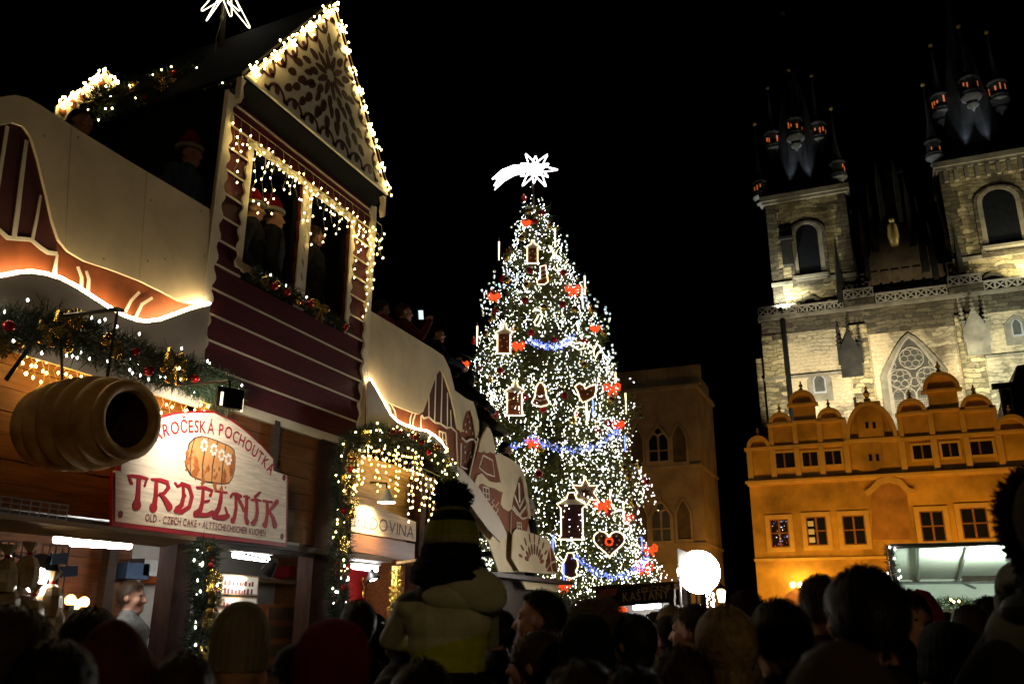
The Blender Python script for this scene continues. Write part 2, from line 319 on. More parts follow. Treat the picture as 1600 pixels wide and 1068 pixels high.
def octas(name, C, r, h, mats, parent=None, mi=None, kind='stuff'):
    """fast mesh of many small bulbs at points C"""
    C = np.asarray(C, dtype=np.float32); n = len(C); off = np.array(wloc(parent) if parent else (0, 0, 0), dtype=np.float32)
    r = np.broadcast_to(np.asarray(r, dtype=np.float32), (n,)); h = np.broadcast_to(np.asarray(h, dtype=np.float32), (n,))
    base = np.array([(1, 0, 0), (0, 1, 0), (-1, 0, 0), (0, -1, 0), (0, 0, 1), (0, 0, -1)], dtype=np.float32)
    sc_ = np.stack([r, r, h], 1); V = (C-off)[:, None, :] + base[None]*sc_[:, None, :]
    F = np.array([(0, 1, 4), (1, 2, 4), (2, 3, 4), (3, 0, 4), (1, 0, 5), (2, 1, 5), (3, 2, 5), (0, 3, 5)], dtype=np.int32)
    I = (np.arange(n, dtype=np.int32)*6)[:, None, None] + F[None]
    me = bpy.data.meshes.new(name); me.vertices.add(n*6); me.vertices.foreach_set('co', V.ravel())
    me.loops.add(n*24); me.loops.foreach_set('vertex_index', I.ravel()); me.polygons.add(n*8)
    me.polygons.foreach_set('loop_start', np.arange(0, n*24, 3, dtype=np.int32)); me.polygons.foreach_set('loop_total', np.full(n*8, 3, dtype=np.int32))
    for m in (mats if isinstance(mats, (list, tuple)) else [mats]): me.materials.append(MATS[m])
    if mi is not None: me.polygons.foreach_set('material_index', np.repeat(np.asarray(mi, dtype=np.int32), 8))
    me.update(); me.validate(); o = mesh_obj(name, me, parent); return tag(o, kind=kind)
def needle_quads(pts, rad, n, ln, wd, seed, flat=1.0, droop=0.0):
    """n needles round a path: root inside the path's radius, pointing outwards"""
    rng = np.random.default_rng(seed); P = np.array(pts, dtype=float); seg = np.linalg.norm(np.diff(P, axis=0), axis=1); cum = np.r_[0, np.cumsum(seg)]
    t = rng.random(n)*cum[-1]; i = np.clip(np.searchsorted(cum, t)-1, 0, len(seg)-1); f = ((t-cum[i])/seg[i])[:, None]
    c = P[i]*(1-f)+P[i+1]*f; ax = (P[i+1]-P[i])/seg[i][:, None]
    d = rng.normal(size=(n, 3)); d -= (d*ax).sum(1, keepdims=True)*ax; d /= np.linalg.norm(d, axis=1, keepdims=True)
    lump = 0.75+0.45*np.abs(np.sin(t*9.0+seed))*rng.random(n)
    root = c+d*(rad*np.sqrt(rng.random(n))*lump)[:, None]
    dr = d*0.8+ax*rng.normal(0, .6, n)[:, None]+rng.normal(0, .45, (n, 3)); dr[:, 2] -= droop; dr /= np.linalg.norm(dr, axis=1, keepdims=True)
    s = np.cross(dr, rng.normal(size=(n, 3))); s /= np.linalg.norm(s, axis=1, keepdims=True)
    L = (ln*(0.6+0.8*rng.random(n)))[:, None]; W = (wd*(0.7+0.6*rng.random(n)))[:, None]
    tip = root+dr*L
    return np.stack([root-s*W*.5, root+s*W*.5, tip+s*W*.2, tip-s*W*.2], 1), root, d
def text_mesh(body, fn, size, path, mb, thick=(0, 0, 0), bold=0.012, mi=0, squeeze=0.8):
    """letters set one by one along path [(a, b), ...] in a plane lifted by fn"""
    P = [Vector((a, b)) for a, b in path]; L = [0]
    for i in range(1, len(P)): L.append(L[-1]+(P[i]-P[i-1]).length)
    ws = []; me_s = []
    for ch in body:
        cu = bpy.data.curves.new('letter', 'FONT'); cu.body = ch; cu.size = 1.0; cu.offset = bold; cu.resolution_u = 3
        o = bpy.data.objects.new('letter', cu); COL.objects.link(o); bpy.context.view_layer.update()
        me = bpy.data.meshes.new_from_object(o.evaluated_get(bpy.context.evaluated_depsgraph_get())); bpy.data.objects.remove(o); bpy.data.curves.remove(cu)
        vs = [(v.co.x, v.co.y) for v in me.vertices]; fs = [tuple(p.vertices) for p in me.polygons]; bpy.data.meshes.remove(me)
        wd = (max(v[0] for v in vs)-min(v[0] for v in vs)) if vs else 0.25; x0 = min((v[0] for v in vs), default=0)
        me_s.append(([(x-x0, y) for x, y in vs], fs)); ws.append(wd+0.10)
    tot = sum(ws)-0.10; k = L[-1]/tot; pos = 0; e = Vector(thick)
    for (vs, fs), wd in zip(me_s, ws):
        if vs:
            mid = (pos+(wd-0.10)/2)*k; i = max(j for j in range(len(L)) if L[j] <= mid+1e-9); i = min(i, len(P)-2)
            t = (P[i+1]-P[i]).normalized(); nrm = Vector((-t.y, t.x)); base = P[i]+t*(mid-L[i])
            out = []
            for x, y in vs: q = base+t*((x-(wd-0.10)/2)*k)+nrm*(y*size); out.append(Vector(fn(q.x, q.y)))
            mb.add(out, fs, mi)
        pos += wd
    return mb
def sub_copy(o, parent, loc=None, rz=None, sc_=None):
    c = o.copy(); COL.objects.link(c); c.parent = parent
    if loc is not None: c.location = loc
    if rz is not None: c.rotation_euler = (0, 0, rz)
    return c
def light(name, kind, loc, energy, col, parent=None, target=None, size=0.3, spot=60, blend=0.5):
    d = bpy.data.lights.new(name, kind); d.energy = energy; d.color = col
    if kind == 'POINT': d.shadow_soft_size = size
    if kind == 'SPOT': d.shadow_soft_size = size; d.spot_size = math.radians(spot); d.spot_blend = blend
    if kind == 'AREA': d.size = size
    o = bpy.data.objects.new(name, d); COL.objects.link(o); o.location = Vector(loc)-(wloc(parent) if parent else Vector((0, 0, 0)))
    if parent: o.parent = parent
    if target is not None: o.rotation_euler = (Vector(target)-Vector(loc)).to_track_quat('-Z', 'Y').to_euler()
    return o
# ------------------------------------------------------------------ ground
g = MB().box((0, 40, -0.1), (400, 400, 0.2)).build('ground', 'cobble', kind='structure')
# ================================================================== BUILDINGS
def arch_pts(x0, x1, z0, z1, spring, pointed=False, n=10):
    """window outline: straight jambs and a round or pointed head"""
    xm = (x0+x1)/2; hw = (x1-x0)/2; pts = [(x0, z0), (x1, z0)]
    for i in range(n+1):
        t = i/n
        if pointed:
            a = t*PI; pts.append((xm+hw*math.cos(a)*(1 if True else 1), spring+(z1-spring)*(1-abs(math.cos(a))**1.35)))
        else:
            a = t*PI; pts.append((xm+hw*math.cos(a), spring+(z1-spring)*math.sin(a)))
    return pts
def grow(pts, d):
    cx = sum(p[0] for p in pts)/len(pts); cz = sum(p[1] for p in pts)/len(pts); out = []
    w_ = max(p[0] for p in pts)-min(p[0] for p in pts); h_ = max(p[1] for p in pts)-min(p[1] for p in pts)
    for x, z in pts: out.append((cx+(x-cx)*(1+2*d/w_), cz+(z-cz)*(1+2*d/h_)))
    return out
def yring(mb, outer, inner, y0, y1, mi=0): return mb.ring(outer, inner, lambda x, z: (x, y0, z), (0, y1-y0, 0), mi)
# ---------------------------------------------------------------- ochre gabled house
HY = 58.0
yh = empty('gabled_house', (3.5, HY+6, 0), label='ochre house with two stepped gables of half-round lunettes, glowing orange', cat='house')
MB().b2((-7.62, HY, 0), (15.2, HY+12, 12.4)).build('wall', 'ochre', yh)
cor = MB()
for z, h, p in ((10.0, 0.14, 0.16), (10.14, 0.16, 0.34), (5.25, 0.16, 0.10)): cor.b2((-7.62-p*0.6, HY-p, z), (15.2, HY+0.02, z+h))
cor.each('cornice', 'ochre_trim', yh)
sc1 = MB().b2((-7.75, HY-0.16, 12.32), (15.2, HY+0.3, 12.5)); sc1.build('string_course', 'ochre_trim', yh)
PX = [(-7.52,11.229),(-6.041,11.139),(-4.531,11.104),(-3.051,11.071),(-1.542,11.091),(1.69,11.111),(3.501,11.105),(5.266,11.099),(6.995,11.146)]
pil = MB().b2((0, 0, 0), (0.34, 0.16, 1.98)).mesh('pilaster', 'ochre_trim')
xs = [p[0] for p in PX] + [PX[-1][0]+2.0, PX[-1][0]+4.2]
for x in xs: mesh_obj('pilaster', pil, yh, (x-0.1-3.5, -0.158-6, 10.32))
def small_window(x0, x1, z0, z1, name='window'):
    fr = MB(); yring(fr, [(x0-.14, z0-.14), (x1+.14, z0-.14), (x1+.14, z1+.14), (x0-.14, z1+.14)], [(x0, z0), (x1, z0), (x1, z1), (x0, z1)], HY-0.07, HY+0.01)
    wn = fr.build(name, 'ochre_trim', yh)
    MB().b2((x0-.005, HY-0.012, z0-.005), (x1+.005, HY+0.01, z1+.005)).build('pane', 'glass_dark', wn)
    return wn
for (a, b) in ([(-5.933,11.073),(-4.611,12.045)], [(-4.146,11.081),(-3.234,11.974)], [(-2.776,11.111),(-1.823,11.97)], [(2.351,11.124),(3.365,11.969)], [(3.953,11.153),(4.853,11.984)], [(5.324,11.171),(6.691,11.981)]):
    wn = small_window(a[0], b[0], a[1], b[1])
    xm = (a[0]+b[0])/2
    MB().b2((xm-.05, HY-0.05, a[1]), (xm+.05, HY-0.015, b[1])).build('sash', 'frame_brown', wn)
# big windows of the first floor, each with frame, sash and four panes
def sash_window(x0, x1, z0, z1, mode=None):
    m = MB(); t = 0.27
    yring(m, [(x0-t, z0-t), (x1+t, z0-t), (x1+t, z1+t), (x0-t, z1+t)], [(x0, z0), (x1, z0), (x1, z1), (x0, z1)], HY-0.10, HY+0.01)
    wn = m.build('window', 'ochre_trim', yh); xm = (x0+x1)/2; zm = z0+(z1-z0)*0.5
    f = MB(); yring(f, [(x0, z0), (x1, z0), (x1, z1), (x0, z1)], [(x0+.07, z0+.07), (x1-.07, z0+.07), (x1-.07, z1-.07), (x0+.07, z1-.07)], HY-0.06, HY+0.0)
    f.b2((xm-.06, HY-.058, z0+.07), (xm+.06, HY-.002, z1-.07)).b2((x0+.07, HY-.05, zm-.04), (x1-.07, HY-.004, zm+.04)); f.build('sash', 'frame_brown', wn)
    for xa, xb in ((x0, xm), (xm, x1)):
        for za, zb in ((z0, zm), (zm, z1)): MB().b2((xa+.002, HY-0.02, za+.002), (xb-.002, HY+.005, zb-.002)).build('pane', 'glass_dark', wn)
    return wn, x0, x1, z0, z1
WW = [((-6.539,6.074), (-5.405,7.832)), ((-4.327,6.134), (-3.125,7.902)), ((-2.187,6.116), (-0.885,7.892)), ((2.2,6.184), (3.512,7.98)), ((4.404,6.269), (5.804,8.07))]
random.seed(5)
for i, (a, b) in enumerate(WW):
    wn, x0, x1, z0, z1 = sash_window(a[0], b[0], a[1], b[1])
    if i == 0:
        cols = ['bulb_cold', 'rope_red', 'rope_white', 'tree_led_blue', 'red_bauble', 'gold_bauble']; m = MB()
        for k in range(70):
            m.bulb((random.uniform(x0+.1, x1-.1), HY-0.07, random.uniform(z0+.1, z1-.1)), random.uniform(.012, .03), mi=random.choice((2, 2, 3, 1, 4, 5, 4, 5)))
        m.build('window_lights', cols, wn, kind='stuff')
    if i == 1:
        for k in range(3): MB().b2((x0+.1, HY-.065, z0+.18+k*.5), (x0+.44, HY-.06, z0+.5+k*.5)).build('notice', 'plastic_white', wn)
small = [(7.511,6.321),(9.071,8.074)]
sash_window(small[0][0]-.6, small[1][0]-.6, small[0][1], small[1][1])
# blind painted niche with a kinked hood mould
nc = [(-0.554,6.397),(1.596,6.334),(1.683,9.015),(1.55,9.569),(0.779,9.92),(0.021,9.594),(-0.337,9.003)]
MB().ypoly(nc, HY-0.06, HY+0.01).build('niche_panel', 'ochre_dark', yh)
hd = MB(); hp = [(-0.627,9.184,0.267),(-0.204,9.44,0.334),(0.204,9.84,0.357),(0.787,9.986,0.378),(1.373,9.776,0.354),(1.717,9.286,0.33),(2.102,9.158,0.263)]
hd.ribbon(hp, lambda x, z: (x, HY-.22, z), (0, .23, 0)); hd.build('hood_mould', 'ochre_trim', yh)
# gables
def finial(m, x, z, s=1.0):
    m.b2((x-.22*s, HY-.1, z-.05), (x+.22*s, HY+.34, z+.14*s))
    m.lathe([(.16*s, 0), (.22*s, .12*s), (.10*s, .24*s), (.20*s, .40*s), (.22*s, .52*s), (.10*s, .68*s), (.07*s, .76*s), (.12*s, .86*s), (.02*s, 1.0*s)], (x, HY+.12, z+.13*s), 10)
def lunette(x0, x1, z0, h=None):
    r = (x1-x0)/2; h = h or r*1.04; xm = (x0+x1)/2; n = 14
    arc = [(xm+r*math.cos(PI*i/n), z0+h*math.sin(PI*i/n)) for i in range(n+1)]
    inn = [(xm+(r-.24)*math.cos(PI*i/n), z0+(h-.24)*math.sin(PI*i/n)) for i in range(n+1)]
    lu = MB().ypoly(arc, HY+0.06, HY+0.40).build('lunette', 'ochre', yh)
    rim = MB(); rim.ring(arc+[(x0, z0-.01)], inn+[(x0+.24, z0-.01)], lambda x, z: (x, HY-.18, z), (0, .26, 0)); rim.build('rim', 'ochre_trim', lu)
    MB().b2((x0-.1, HY-.20, z0-.16), (x1+.1, HY+.42, z0-.005)).build('ledge', 'ochre_trim', lu)
    f = MB(); finial(f, xm, z0+h-.03, r*0.55+.12); f.build('finial', 'ochre_trim', lu)
def block(x0, x1, z0, z1):
    MB().b2((x0, HY+.02, z0), (x1, HY+.42, z1)).build('gable_wall', 'ochre', yh)
def tier(x0, x1, z0, z1, n):
    block(x0, x1, z0, z1)
    m = MB()
    for i in range(n+1):
        x = x0+(x1-x0)*i/n; m.b2((x-.15, HY-.10, z0), (x+.15, HY+.03, z1-.001))
    m.each('gable_pilaster', 'ochre_trim', yh); MB().b2((x0-.12, HY-.18, z1), (x1+.12, HY+.43, z1+.14)).build('string_course', 'ochre_trim', yh)
def L(a, b): return a[0], b[0], (a[1]+b[1])/2
lunette(*L((-7.571,12.511), (-6.095,12.503)))
x0, x1, z1 = L((-5.974,13.935), (-1.423,13.909)); tier(x0, x1, 12.5, z1, 3)
lunette(*L((-6.049,14.002), (-4.602,13.981)))
xa, xb, zt = L((-4.442,15.224), (-3.072,15.196)); block(xa, xb, z1+.13, zt-.1); lunette(xa-.25, xb+.1, zt)
lunette(*L((-3.034,13.995), (-1.482,13.961)))
xa, xb, zt = L((-1.407,12.646), (1.62,12.627)); lunette(xa, xb, 12.6, 2.35)
mid = MB().b2(((xa+xb)/2-.75, HY-.14, 12.5), ((xa+xb)/2+.75, HY-.02, 14.95)); mid.build('gable_wall', 'ochre', yh)
vt = MB()
for (px, pz) in [(-0.083,13.426),(0.336,13.392),(-0.108,11.363),(0.296,11.337)]: vt.b2((px-.09, HY-.165, pz-.2), (px+.09, HY-.10, pz+.2))
vt.each('vent', 'glass_dark', yh)
MB().ypoly([(PX[4][0]+1.25+.85*math.cos(a*PI/8), 11.2-.75*math.sin(a*PI/8)) for a in range(9)]+[(PX[4][0]+.4, 12.3), (PX[4][0]+2.1, 12.3)][::1], HY-.12, HY+.01).build('shield_panel', 'ochre', yh)
x0, x1, z1 = L((1.821,14.019), (7.072,13.913)); tier(x0, x1, 12.5, z1, 3)
lunette(*L((1.723,14.063), (3.433,14.029)))
xa, xb, zt = L((3.633,15.415), (5.268,15.347)); block(xa, xb, z1+.13, zt-.1); lunette(xa-.25, xb+.2, zt)
lunette(*L((5.278,13.982), (7.072,13.913)))
xa, xb, zt = L((6.984,12.539), (8.755,12.531)); lunette(xa, xb, zt)
rf = MB()
for (a, b, zt) in ((-5.9, -.9, 15.2), (.4, 7.2, 15.2)):
    m_ = (a+b)/2; rf.prism([(a+.3, HY+.45, 12.4), (b-.3, HY+.45, 12.4), (m_, HY+.45, zt-.6)], (0, 11.4, 0))
rf.each('roof', 'roof_tile', yh)
# lantern bracket with three globes over the doorway arch
lt = empty('wall_lantern', (-5.1, HY, 3.0), label='three glowing globes on a bracket over an arched doorway of the ochre house', cat='lantern')
m = MB()
gl = [(-5.406,3.773),(-4.955,3.769),(-4.543,3.765)]
for x, z in gl: m.ell((x, 57.4, z), (.17, .17, .18), 12, 8)
m.each('globe', 'lantern_globe', lt, smooth=True)
m = MB(); m.tube([(gl[1][0], HY, gl[1][1]-.5), (gl[1][0], 57.4, gl[1][1]-.35), (gl[1][0], 57.4, gl[1][1]-.15)], .04); m.tube([(gl[0][0], 57.4, gl[0][1]-.17), (gl[1][0], 57.4, gl[1][1]-.3), (gl[2][0], 57.4, gl[2][1]-.17)], .03); m.build('bracket', 'black_metal', lt)
da = [(gl[1][0]+1.25*math.cos(PI*i/10), 2.55+1.05*math.sin(PI*i/10)) for i in range(11)]
MB().ypoly(da+[(gl[1][0]-1.25, 0), (gl[1][0]+1.25, 0)], HY-.05, HY+.01).build('door', 'frame_brown', yh)
light('lantern_glow', 'POINT', (gl[1][0], 57.0, gl[1][1]+.1), 160, (1.0, 0.55, 0.12), lt, size=0.2)
for x, e, lab in ((-5.4, 2150, 'sodium floodlight standing on the paving near the arched door of the ochre house'), (1.4, 2150, 'sodium floodlight on the paving below the painted niche of the ochre house'), (7.5, 2150, 'sodium floodlight on the paving behind the white market tent')):
    fo = empty('ground_floodlight', (x, 49.5, 0), label=lab, cat='floodlight')
    MB().box((x, 49.4, .3), (.5, .3, .4), rx=.5).build('housing', 'black_metal', fo); MB().b2((x-.3, 49.2, 0), (x+.3, 49.6, .08)).build('foot', 'black_metal', fo)
    light('flood_beam', 'SPOT', (x, 49.65, .45), e, (1.0, 0.50, 0.075), fo, (x+.3, 58, 4.8), .3, 112, .95)
# ---------------------------------------------------------------- gothic town house behind the tree
BY = 55.0
bh = empty('gothic_tower_house', (-15.5, BY+10, 0), label='dim sandstone town house with pointed tracery windows behind the Christmas tree', cat='house')
MB().b2((-21.5, BY, 0), (-10.15, BY+6, 16.2)).build('wall', 'bell_stone', bh)
m = MB().b2((-21.6, BY-.18, 16.2), (-10.0, BY+6, 16.45)).b2((-21.6, BY-.12, 11.0), (-10.05, BY+6, 11.18)).b2((-21.6, BY-.12, 6.1), (-10.05, BY+6, 6.28)); m.each('cornice', 'bell_trim', bh)
for i in range(16):
    x = -21.3+i*.72; MB().b2((x, BY+.05+(i % 3)*.02, 16.45), (x+.69, BY+.4, 17.75)).build('parapet_panel', 'bell_stone', bh)
MB().b2((-21.5, BY+.4, 16.45), (-10.3, BY+5.8, 17.6)).build('attic', 'bell_stone', bh)
def gothic(x0, x1, z0, z1, glass, par, lights=True):
    sp = z0+(z1-z0)*0.62; o_ = arch_pts(x0, x1, z0, z1, sp, True); m = MB()
    yring(m, grow(o_, .22), o_, BY-.12, BY+.02); wn = m.build('window', 'bell_trim', par)
    MB().ypoly(o_, BY-.03, BY+.01).build('pane', glass, wn)
    m = MB(); xm = (x0+x1)/2; m.b2((xm-.06, BY-.10, z0), (xm+.06, BY-.03, sp+.35))
    for xc in ((x0+xm)/2, (xm+x1)/2):
        r = (xm-x0)/2; m.tube([(xc+r*math.cos(PI*i/8), BY-.07, sp+.05+r*1.25*math.sin(PI*i/8)) for i in range(9)], .05, 4)
    m.tube([(xm+.26*math.cos(2*PI*i/10), BY-.07, sp+.62+.26*math.sin(2*PI*i/10)) for i in range(10)], .05, 4, True)
    m.b2((x0, BY-.09, z0+(sp-z0)*.5-.04), (x1, BY-.031, z0+(sp-z0)*.5+.04)); m.build('tracery', 'bell_trim', wn)
    MB().tube([(xm, BY-.1, z1+.15), (xm, BY-.1, z1+.9)], [.12, .03], 6).build('hood_finial', 'bell_trim', wn)
for a, b, gm in (((-13.4,11.497), (-12.187,13.697), 'glass_dark'), ((-13.424,6.432), (-12.27,8.877), 'glass_pale'), ((-16.701,11.664), (-15.519,13.919), 'glass_dark')):
    gothic(a[0], b[0], a[1], b[1], gm, bh)
for a, b in (((-11.848,11.356), (-11.001,13.814)), ((-14.646,11.449), (-13.851,13.916)), ((-11.825,6.505), (-10.997,8.939)), ((-14.466,6.422), (-13.774,8.823))):
    o_ = arch_pts(a[0], b[0], a[1], b[1], a[1]+(b[1]-a[1])*.65, True); m = MB(); yring(m, grow(o_, .15), o_, BY-.10, BY+.02); m.ypoly(o_, BY-.012, BY+.012, 1)
    m.build('blind_niche', ['bell_trim', 'gable_stone'], bh)
# ---------------------------------------------------------------- house with a dark steep roof beside the church
DY = 66.0
dh = empty('dark_roof_house', (16, DY+5, 0), label='house with a steep black roof edge and pale dormer window beside the church', cat='house')
pr = [(7.942,12.836),(8.792,15.428),(9.864,18.406),(11.906,18.729),(12.362,12.527)]
zb = min(p[1] for p in pr)
MB().b2((pr[0][0], DY, 0), (24, DY+9, zb+.02)).build('wall', 'ochre_dark', dh)
MB().ypoly(pr, DY-.1, DY+9).build('roof', 'slate_roof', dh)
a, b = (8.529,15.991), (9.243,16.873)
dm = MB().b2((a[0], DY-.35, a[1]-1.4), (b[0], DY-.12, b[1])).build('dormer_window', 'plastic_white', dh)
MB().b2((a[0]+.12, DY-.38, a[1]-1.2), (b[0]-.12, DY-.352, b[1]-.15)).build('pane', 'glass_dark', dm)
MB().b2((a[0]-.4, DY-.5, b[1]), (b[0]+.3, DY-.1, b[1]+.35)).build('dormer_lintel', 'black_metal', dh)
# ---------------------------------------------------------------- twin-towered church
CY = 85.0
ch = empty('twin_tower_church', (5, CY+15, 0), label='floodlit stone gothic church with two spired towers behind the ochre house', cat='church')
MB().b2((-8.7, CY, 0), (26, CY+34, 30.2)).build('facade_wall', 'church_plaster', ch)
# stone bands and pilaster strips on the facade
m = MB()
m.b2((-8.75, CY-.12, 28.6), (0.7, CY+.02, 30.15)); m.b2((.75, CY-.16, 27.6), (8.9, CY+.02, 30.15)); m.b2((9.0, CY-.12, 28.4), (26, CY+.02, 30.15)); m.each('masonry_band', 'church_dark', ch)
m = MB().b2((-8.8, CY-.3, 12), (-6.9, CY+.02, 28.6)).b2((-.9, CY-.5, 12), (.9, CY+.02, 28.6)).b2((8.4, CY-.5, 12), (10.3, CY+.02, 28.4)); m.each('buttress_strip', 'church_stone', ch)
m = MB().b2((-8.9, CY-.35, 24.0), (-1.0, CY+.02, 24.25)).b2((10.4, CY-.25, 24.2), (26, CY+.02, 24.4)); m.each('string_course', 'trim_stone', ch)
m = MB().b2((-9.0, CY-.55, 30.15), (26, CY+.3, 30.45)); m.each('cornice', 'trim_stone', ch)
MB().b2((-9.6, CY+.4, 0), (-8.71, CY+3.5, 26.5)).build('corner_buttress', 'church_stone', ch)
MB().tube([(-6.5, CY-.5, 12), (-6.6, CY-.5, 30)], .22, 8).build('rain_pipe', 'black_metal', ch)
MB().tube([(-.85, CY-.65, 12), (-.9, CY-.65, 21.5)], .12, 8).build('rain_pipe', 'black_metal', ch)
# openwork parapet: repeated cross panels
pm = MB(); wdt, hgt = 0.92, 1.02
pm.b2((0, 0, 0), (.09, .16, hgt)).b2((wdt-.09, 0.001, 0), (wdt, .159, hgt)).b2((.09, .01, hgt-.16), (wdt-.09, .15, hgt)).b2((.09, .01, 0), (wdt-.09, .15, .12))
pm.box((wdt/2, .08, hgt/2-.02), (1.08, .10, .11), ry=0.78).box((wdt/2, .08, hgt/2-.02), (1.08, .09, .11), ry=-0.78)
pmesh = pm.mesh('parapet_panel', 'tracery_stone')
def parapet(x0, x1, z, y=CY-.5):
    n = max(1, round((x1-x0)/wdt))
    for i in range(n):
        o = mesh_obj('parapet_panel', pmesh, ch, (x0+i*(x1-x0)/n-5, y-(CY+15), z)); o.scale = ((x1-x0)/n/wdt*0.999, 1, 1)
parapet(-8.9, -5.2, 30.46, CY-.75); parapet(-5.1, -.9, 30.3); parapet(-.8, 1.9, 31.1, CY-.9); parapet(2.0, 8.2, 30.5); parapet(8.3, 11.1, 31.1, CY-.9); parapet(11.2, 24, 30.4)
m = MB().b2((-.8, CY-.92, 30.46), (1.9, CY, 31.1)).b2((8.3, CY-.92, 30.46), (11.1, CY, 31.1)); m.each('parapet_pier', 'church_dark', ch)
# towers
def tower(x0, x1, zt, win):
    tw = MB().b2((x0, CY+.02, 30.2), (x1, CY+8, zt)).build('tower_wall', 'church_stone', ch)
    m = MB()
    for xa in (x0, x1):     # rough corner quoins
        for k in range(int((zt-31)/.9)):
            wq = random.uniform(.7, 1.35); m.b2((xa-.05 if xa == x0 else xa-wq, CY-.03, 31+k*.9), (xa+wq if xa == x0 else xa+.05, CY+.5, 31+k*.9+.86))
    m.each('quoin', 'church_dark', tw)
    m = MB().b2((x0-.15, CY-.2, 33.7), (x1+.15, CY+.05, 34.05)); m.build('sill_course', 'trim_stone', tw)
    m = MB().b2((x0-.3, CY-.25, zt-.5), (x1+.3, CY+8.3, zt-.2)).b2((x0-.5, CY-.45, zt-.2), (x1+.5, CY+8.5, zt+.35)); m.each('cornice', 'trim_stone', tw)
    o_ = arch_pts(*win); m = MB(); yring(m, grow(o_, .75), grow(o_, .42), CY-.22, CY+.03); wn = m.build('belfry_window', 'church_dark', tw)
    m = MB(); yring(m, grow(o_, .42), o_, CY-.12, CY+.03); m.build('reveal', 'trim_stone', wn)
    MB().ypoly(o_, CY-.02, CY+.03).build('louvre', 'glass_dark', wn)
    MB().b2((win[0]-.6, CY-.35, win[2]-.3), (win[1]+.6, CY+.03, win[2])).build('window_sill', 'trim_stone', wn)
    return tw
def lancet(x0, x1, z0, z1):
    o_ = arch_pts(x0, x1, z0, z1, z0+(z1-z0)*.7, True); m = MB(); yring(m, grow(o_, .6), grow(o_, .05), CY-.06, CY+.02); wn = m.build('lancet_window', 'trim_stone', ch)
    m = MB(); yring(m, grow(o_, .05), grow(o_, -.08), CY-.10, CY+.02); m.build('frame', 'lead_pale', wn); MB().ypoly(grow(o_, -.08), CY-.03, CY+.01).build('pane', 'glass_pale', wn)
random.seed(3)
a, b = (-4.607,34.438), (-2.719,40.014)
tower(-7.25, 0.45, 43.3, (a[0], b[0]+.2, a[1], b[1], b[1]-1.1))
a, b = (12.295,34.85), (14.834,40.511)
tower(9.2, 17.2, 43.8, (a[0], b[0]+.2, a[1], b[1], b[1]-1.3))
a, b = (-4.389,22.387), (-3.329,24.25); lancet(a[0], b[0], a[1], b[1])
a, b = (12.881,25.999), (13.681,27.596); lancet(a[0], b[0], a[1], b[1])
for cx, cz in ((-3.884,31.197), (12.12,31.166)):       # half-hidden arches above the parapet
    o_ = arch_pts(cx-.7, cx+.7, 30.3, cz+.8, cz, False); m = MB(); yring(m, grow(o_, .4), o_, CY-.2, CY+.03); m.ypoly(o_, CY-.03, CY+.03, 1); m.build('arch_niche', ['church_dark', 'glass_dark'], ch)
# hanging turret box on the tower wall
bx = (-5.563,36.822); m = MB().b2((bx[0]-.5, CY-.8, bx[1]-1.2), (bx[0]+.5, CY+.02, bx[1]+1.5)); m.prism([(bx[0]-.7, CY-1, bx[1]+1.5), (bx[0]+.7, CY-1, bx[1]+1.5), (bx[0]+.7, CY, bx[1]+1.5), (bx[0]-.7, CY, bx[1]+1.5)], (0, 0, .3)); m.build('stone_oriel', 'pinnacle_stone', ch)
# corbel table of the right tower
m = MB()
for i in range(9):
    m.b2((9.5+i*.9, CY-.3, 42.0), (9.5+i*.9+.35, CY+.02, 43.2))
m.each('corbel', 'trim_stone', ch)
# great west window with tracery
xa, xb = (2.112,21.398)[0], (6.659,20.971)[0]; zt = 27.0; sp = 23.4
o_ = arch_pts(xa, xb, 16, zt, sp, True, 16)
m = MB(); yring(m, grow(o_, .55), o_, CY-.28, CY+.03); gw = m.build('great_window', 'trim_stone', ch)
m = MB(); yring(m, o_, grow(o_, -.3), CY-.18, CY+.03); m.build('inner_reveal', 'tracery_stone', gw)
MB().ypoly(grow(o_, -.3), CY-.02, CY+.02).build('pane', 'glass_pale', gw)
m = MB(); xm = (xa+xb)/2; hw = (xb-xa)/2-.3
def ringt(cx, cz, r, t=.07, n=14): m.tube([(cx+r*math.cos(2*PI*i/n), CY-.1, cz+r*math.sin(2*PI*i/n)) for i in range(n)], t, 4, True)
ringt(xm, 24.9, 1.05); 
for k in range(6): ringt(xm+.62*math.cos(k*PI/3), 24.9+.62*math.sin(k*PI/3), .33, .05, 8)
for s_ in (-1, 1):
    ringt(xm+s_*1.15, 23.0, .95)
    for k in range(5): ringt(xm+s_*1.15+.55*math.cos(k*PI*.4+.3), 23.0+.55*math.sin(k*PI*.4+.3), .31, .05, 8)
    ringt(xm+s_*1.75, 24.3, .38, .05, 8)
ringt(xm, 22.6, .42, .06, 8)
for k in range(5):
    x = xm-hw+2*hw*k/4; m.b2((x-.07, CY-.16, 16), (x+.07, CY-.025, 21.6))
for k in range(4):
    x = xm-hw+2*hw*(k+.5)/4; r = hw/4; m.tube([(x+r*math.cos(PI*i/8), CY-.1, 21.3+r*1.5*math.sin(PI*i/8)) for i in range(9)], .06, 4); ringt(x, 22.0, .2, .04, 8)
m.build('tracery', 'tracery_stone', gw)
lat = MB()
for i in range(26): lat.b2((xm-hw+2*hw*i/26, CY-.06, 17), (xm-hw+2*hw*i/26+.03, CY-.022, 21.2))
for i in range(18): lat.b2((xm-hw, CY-.055, 17.2+i*.22), (xm+hw, CY-.024, 17.2+i*.22+.05))
lat.build('leaded_lattice', 'tracery_stone', gw)
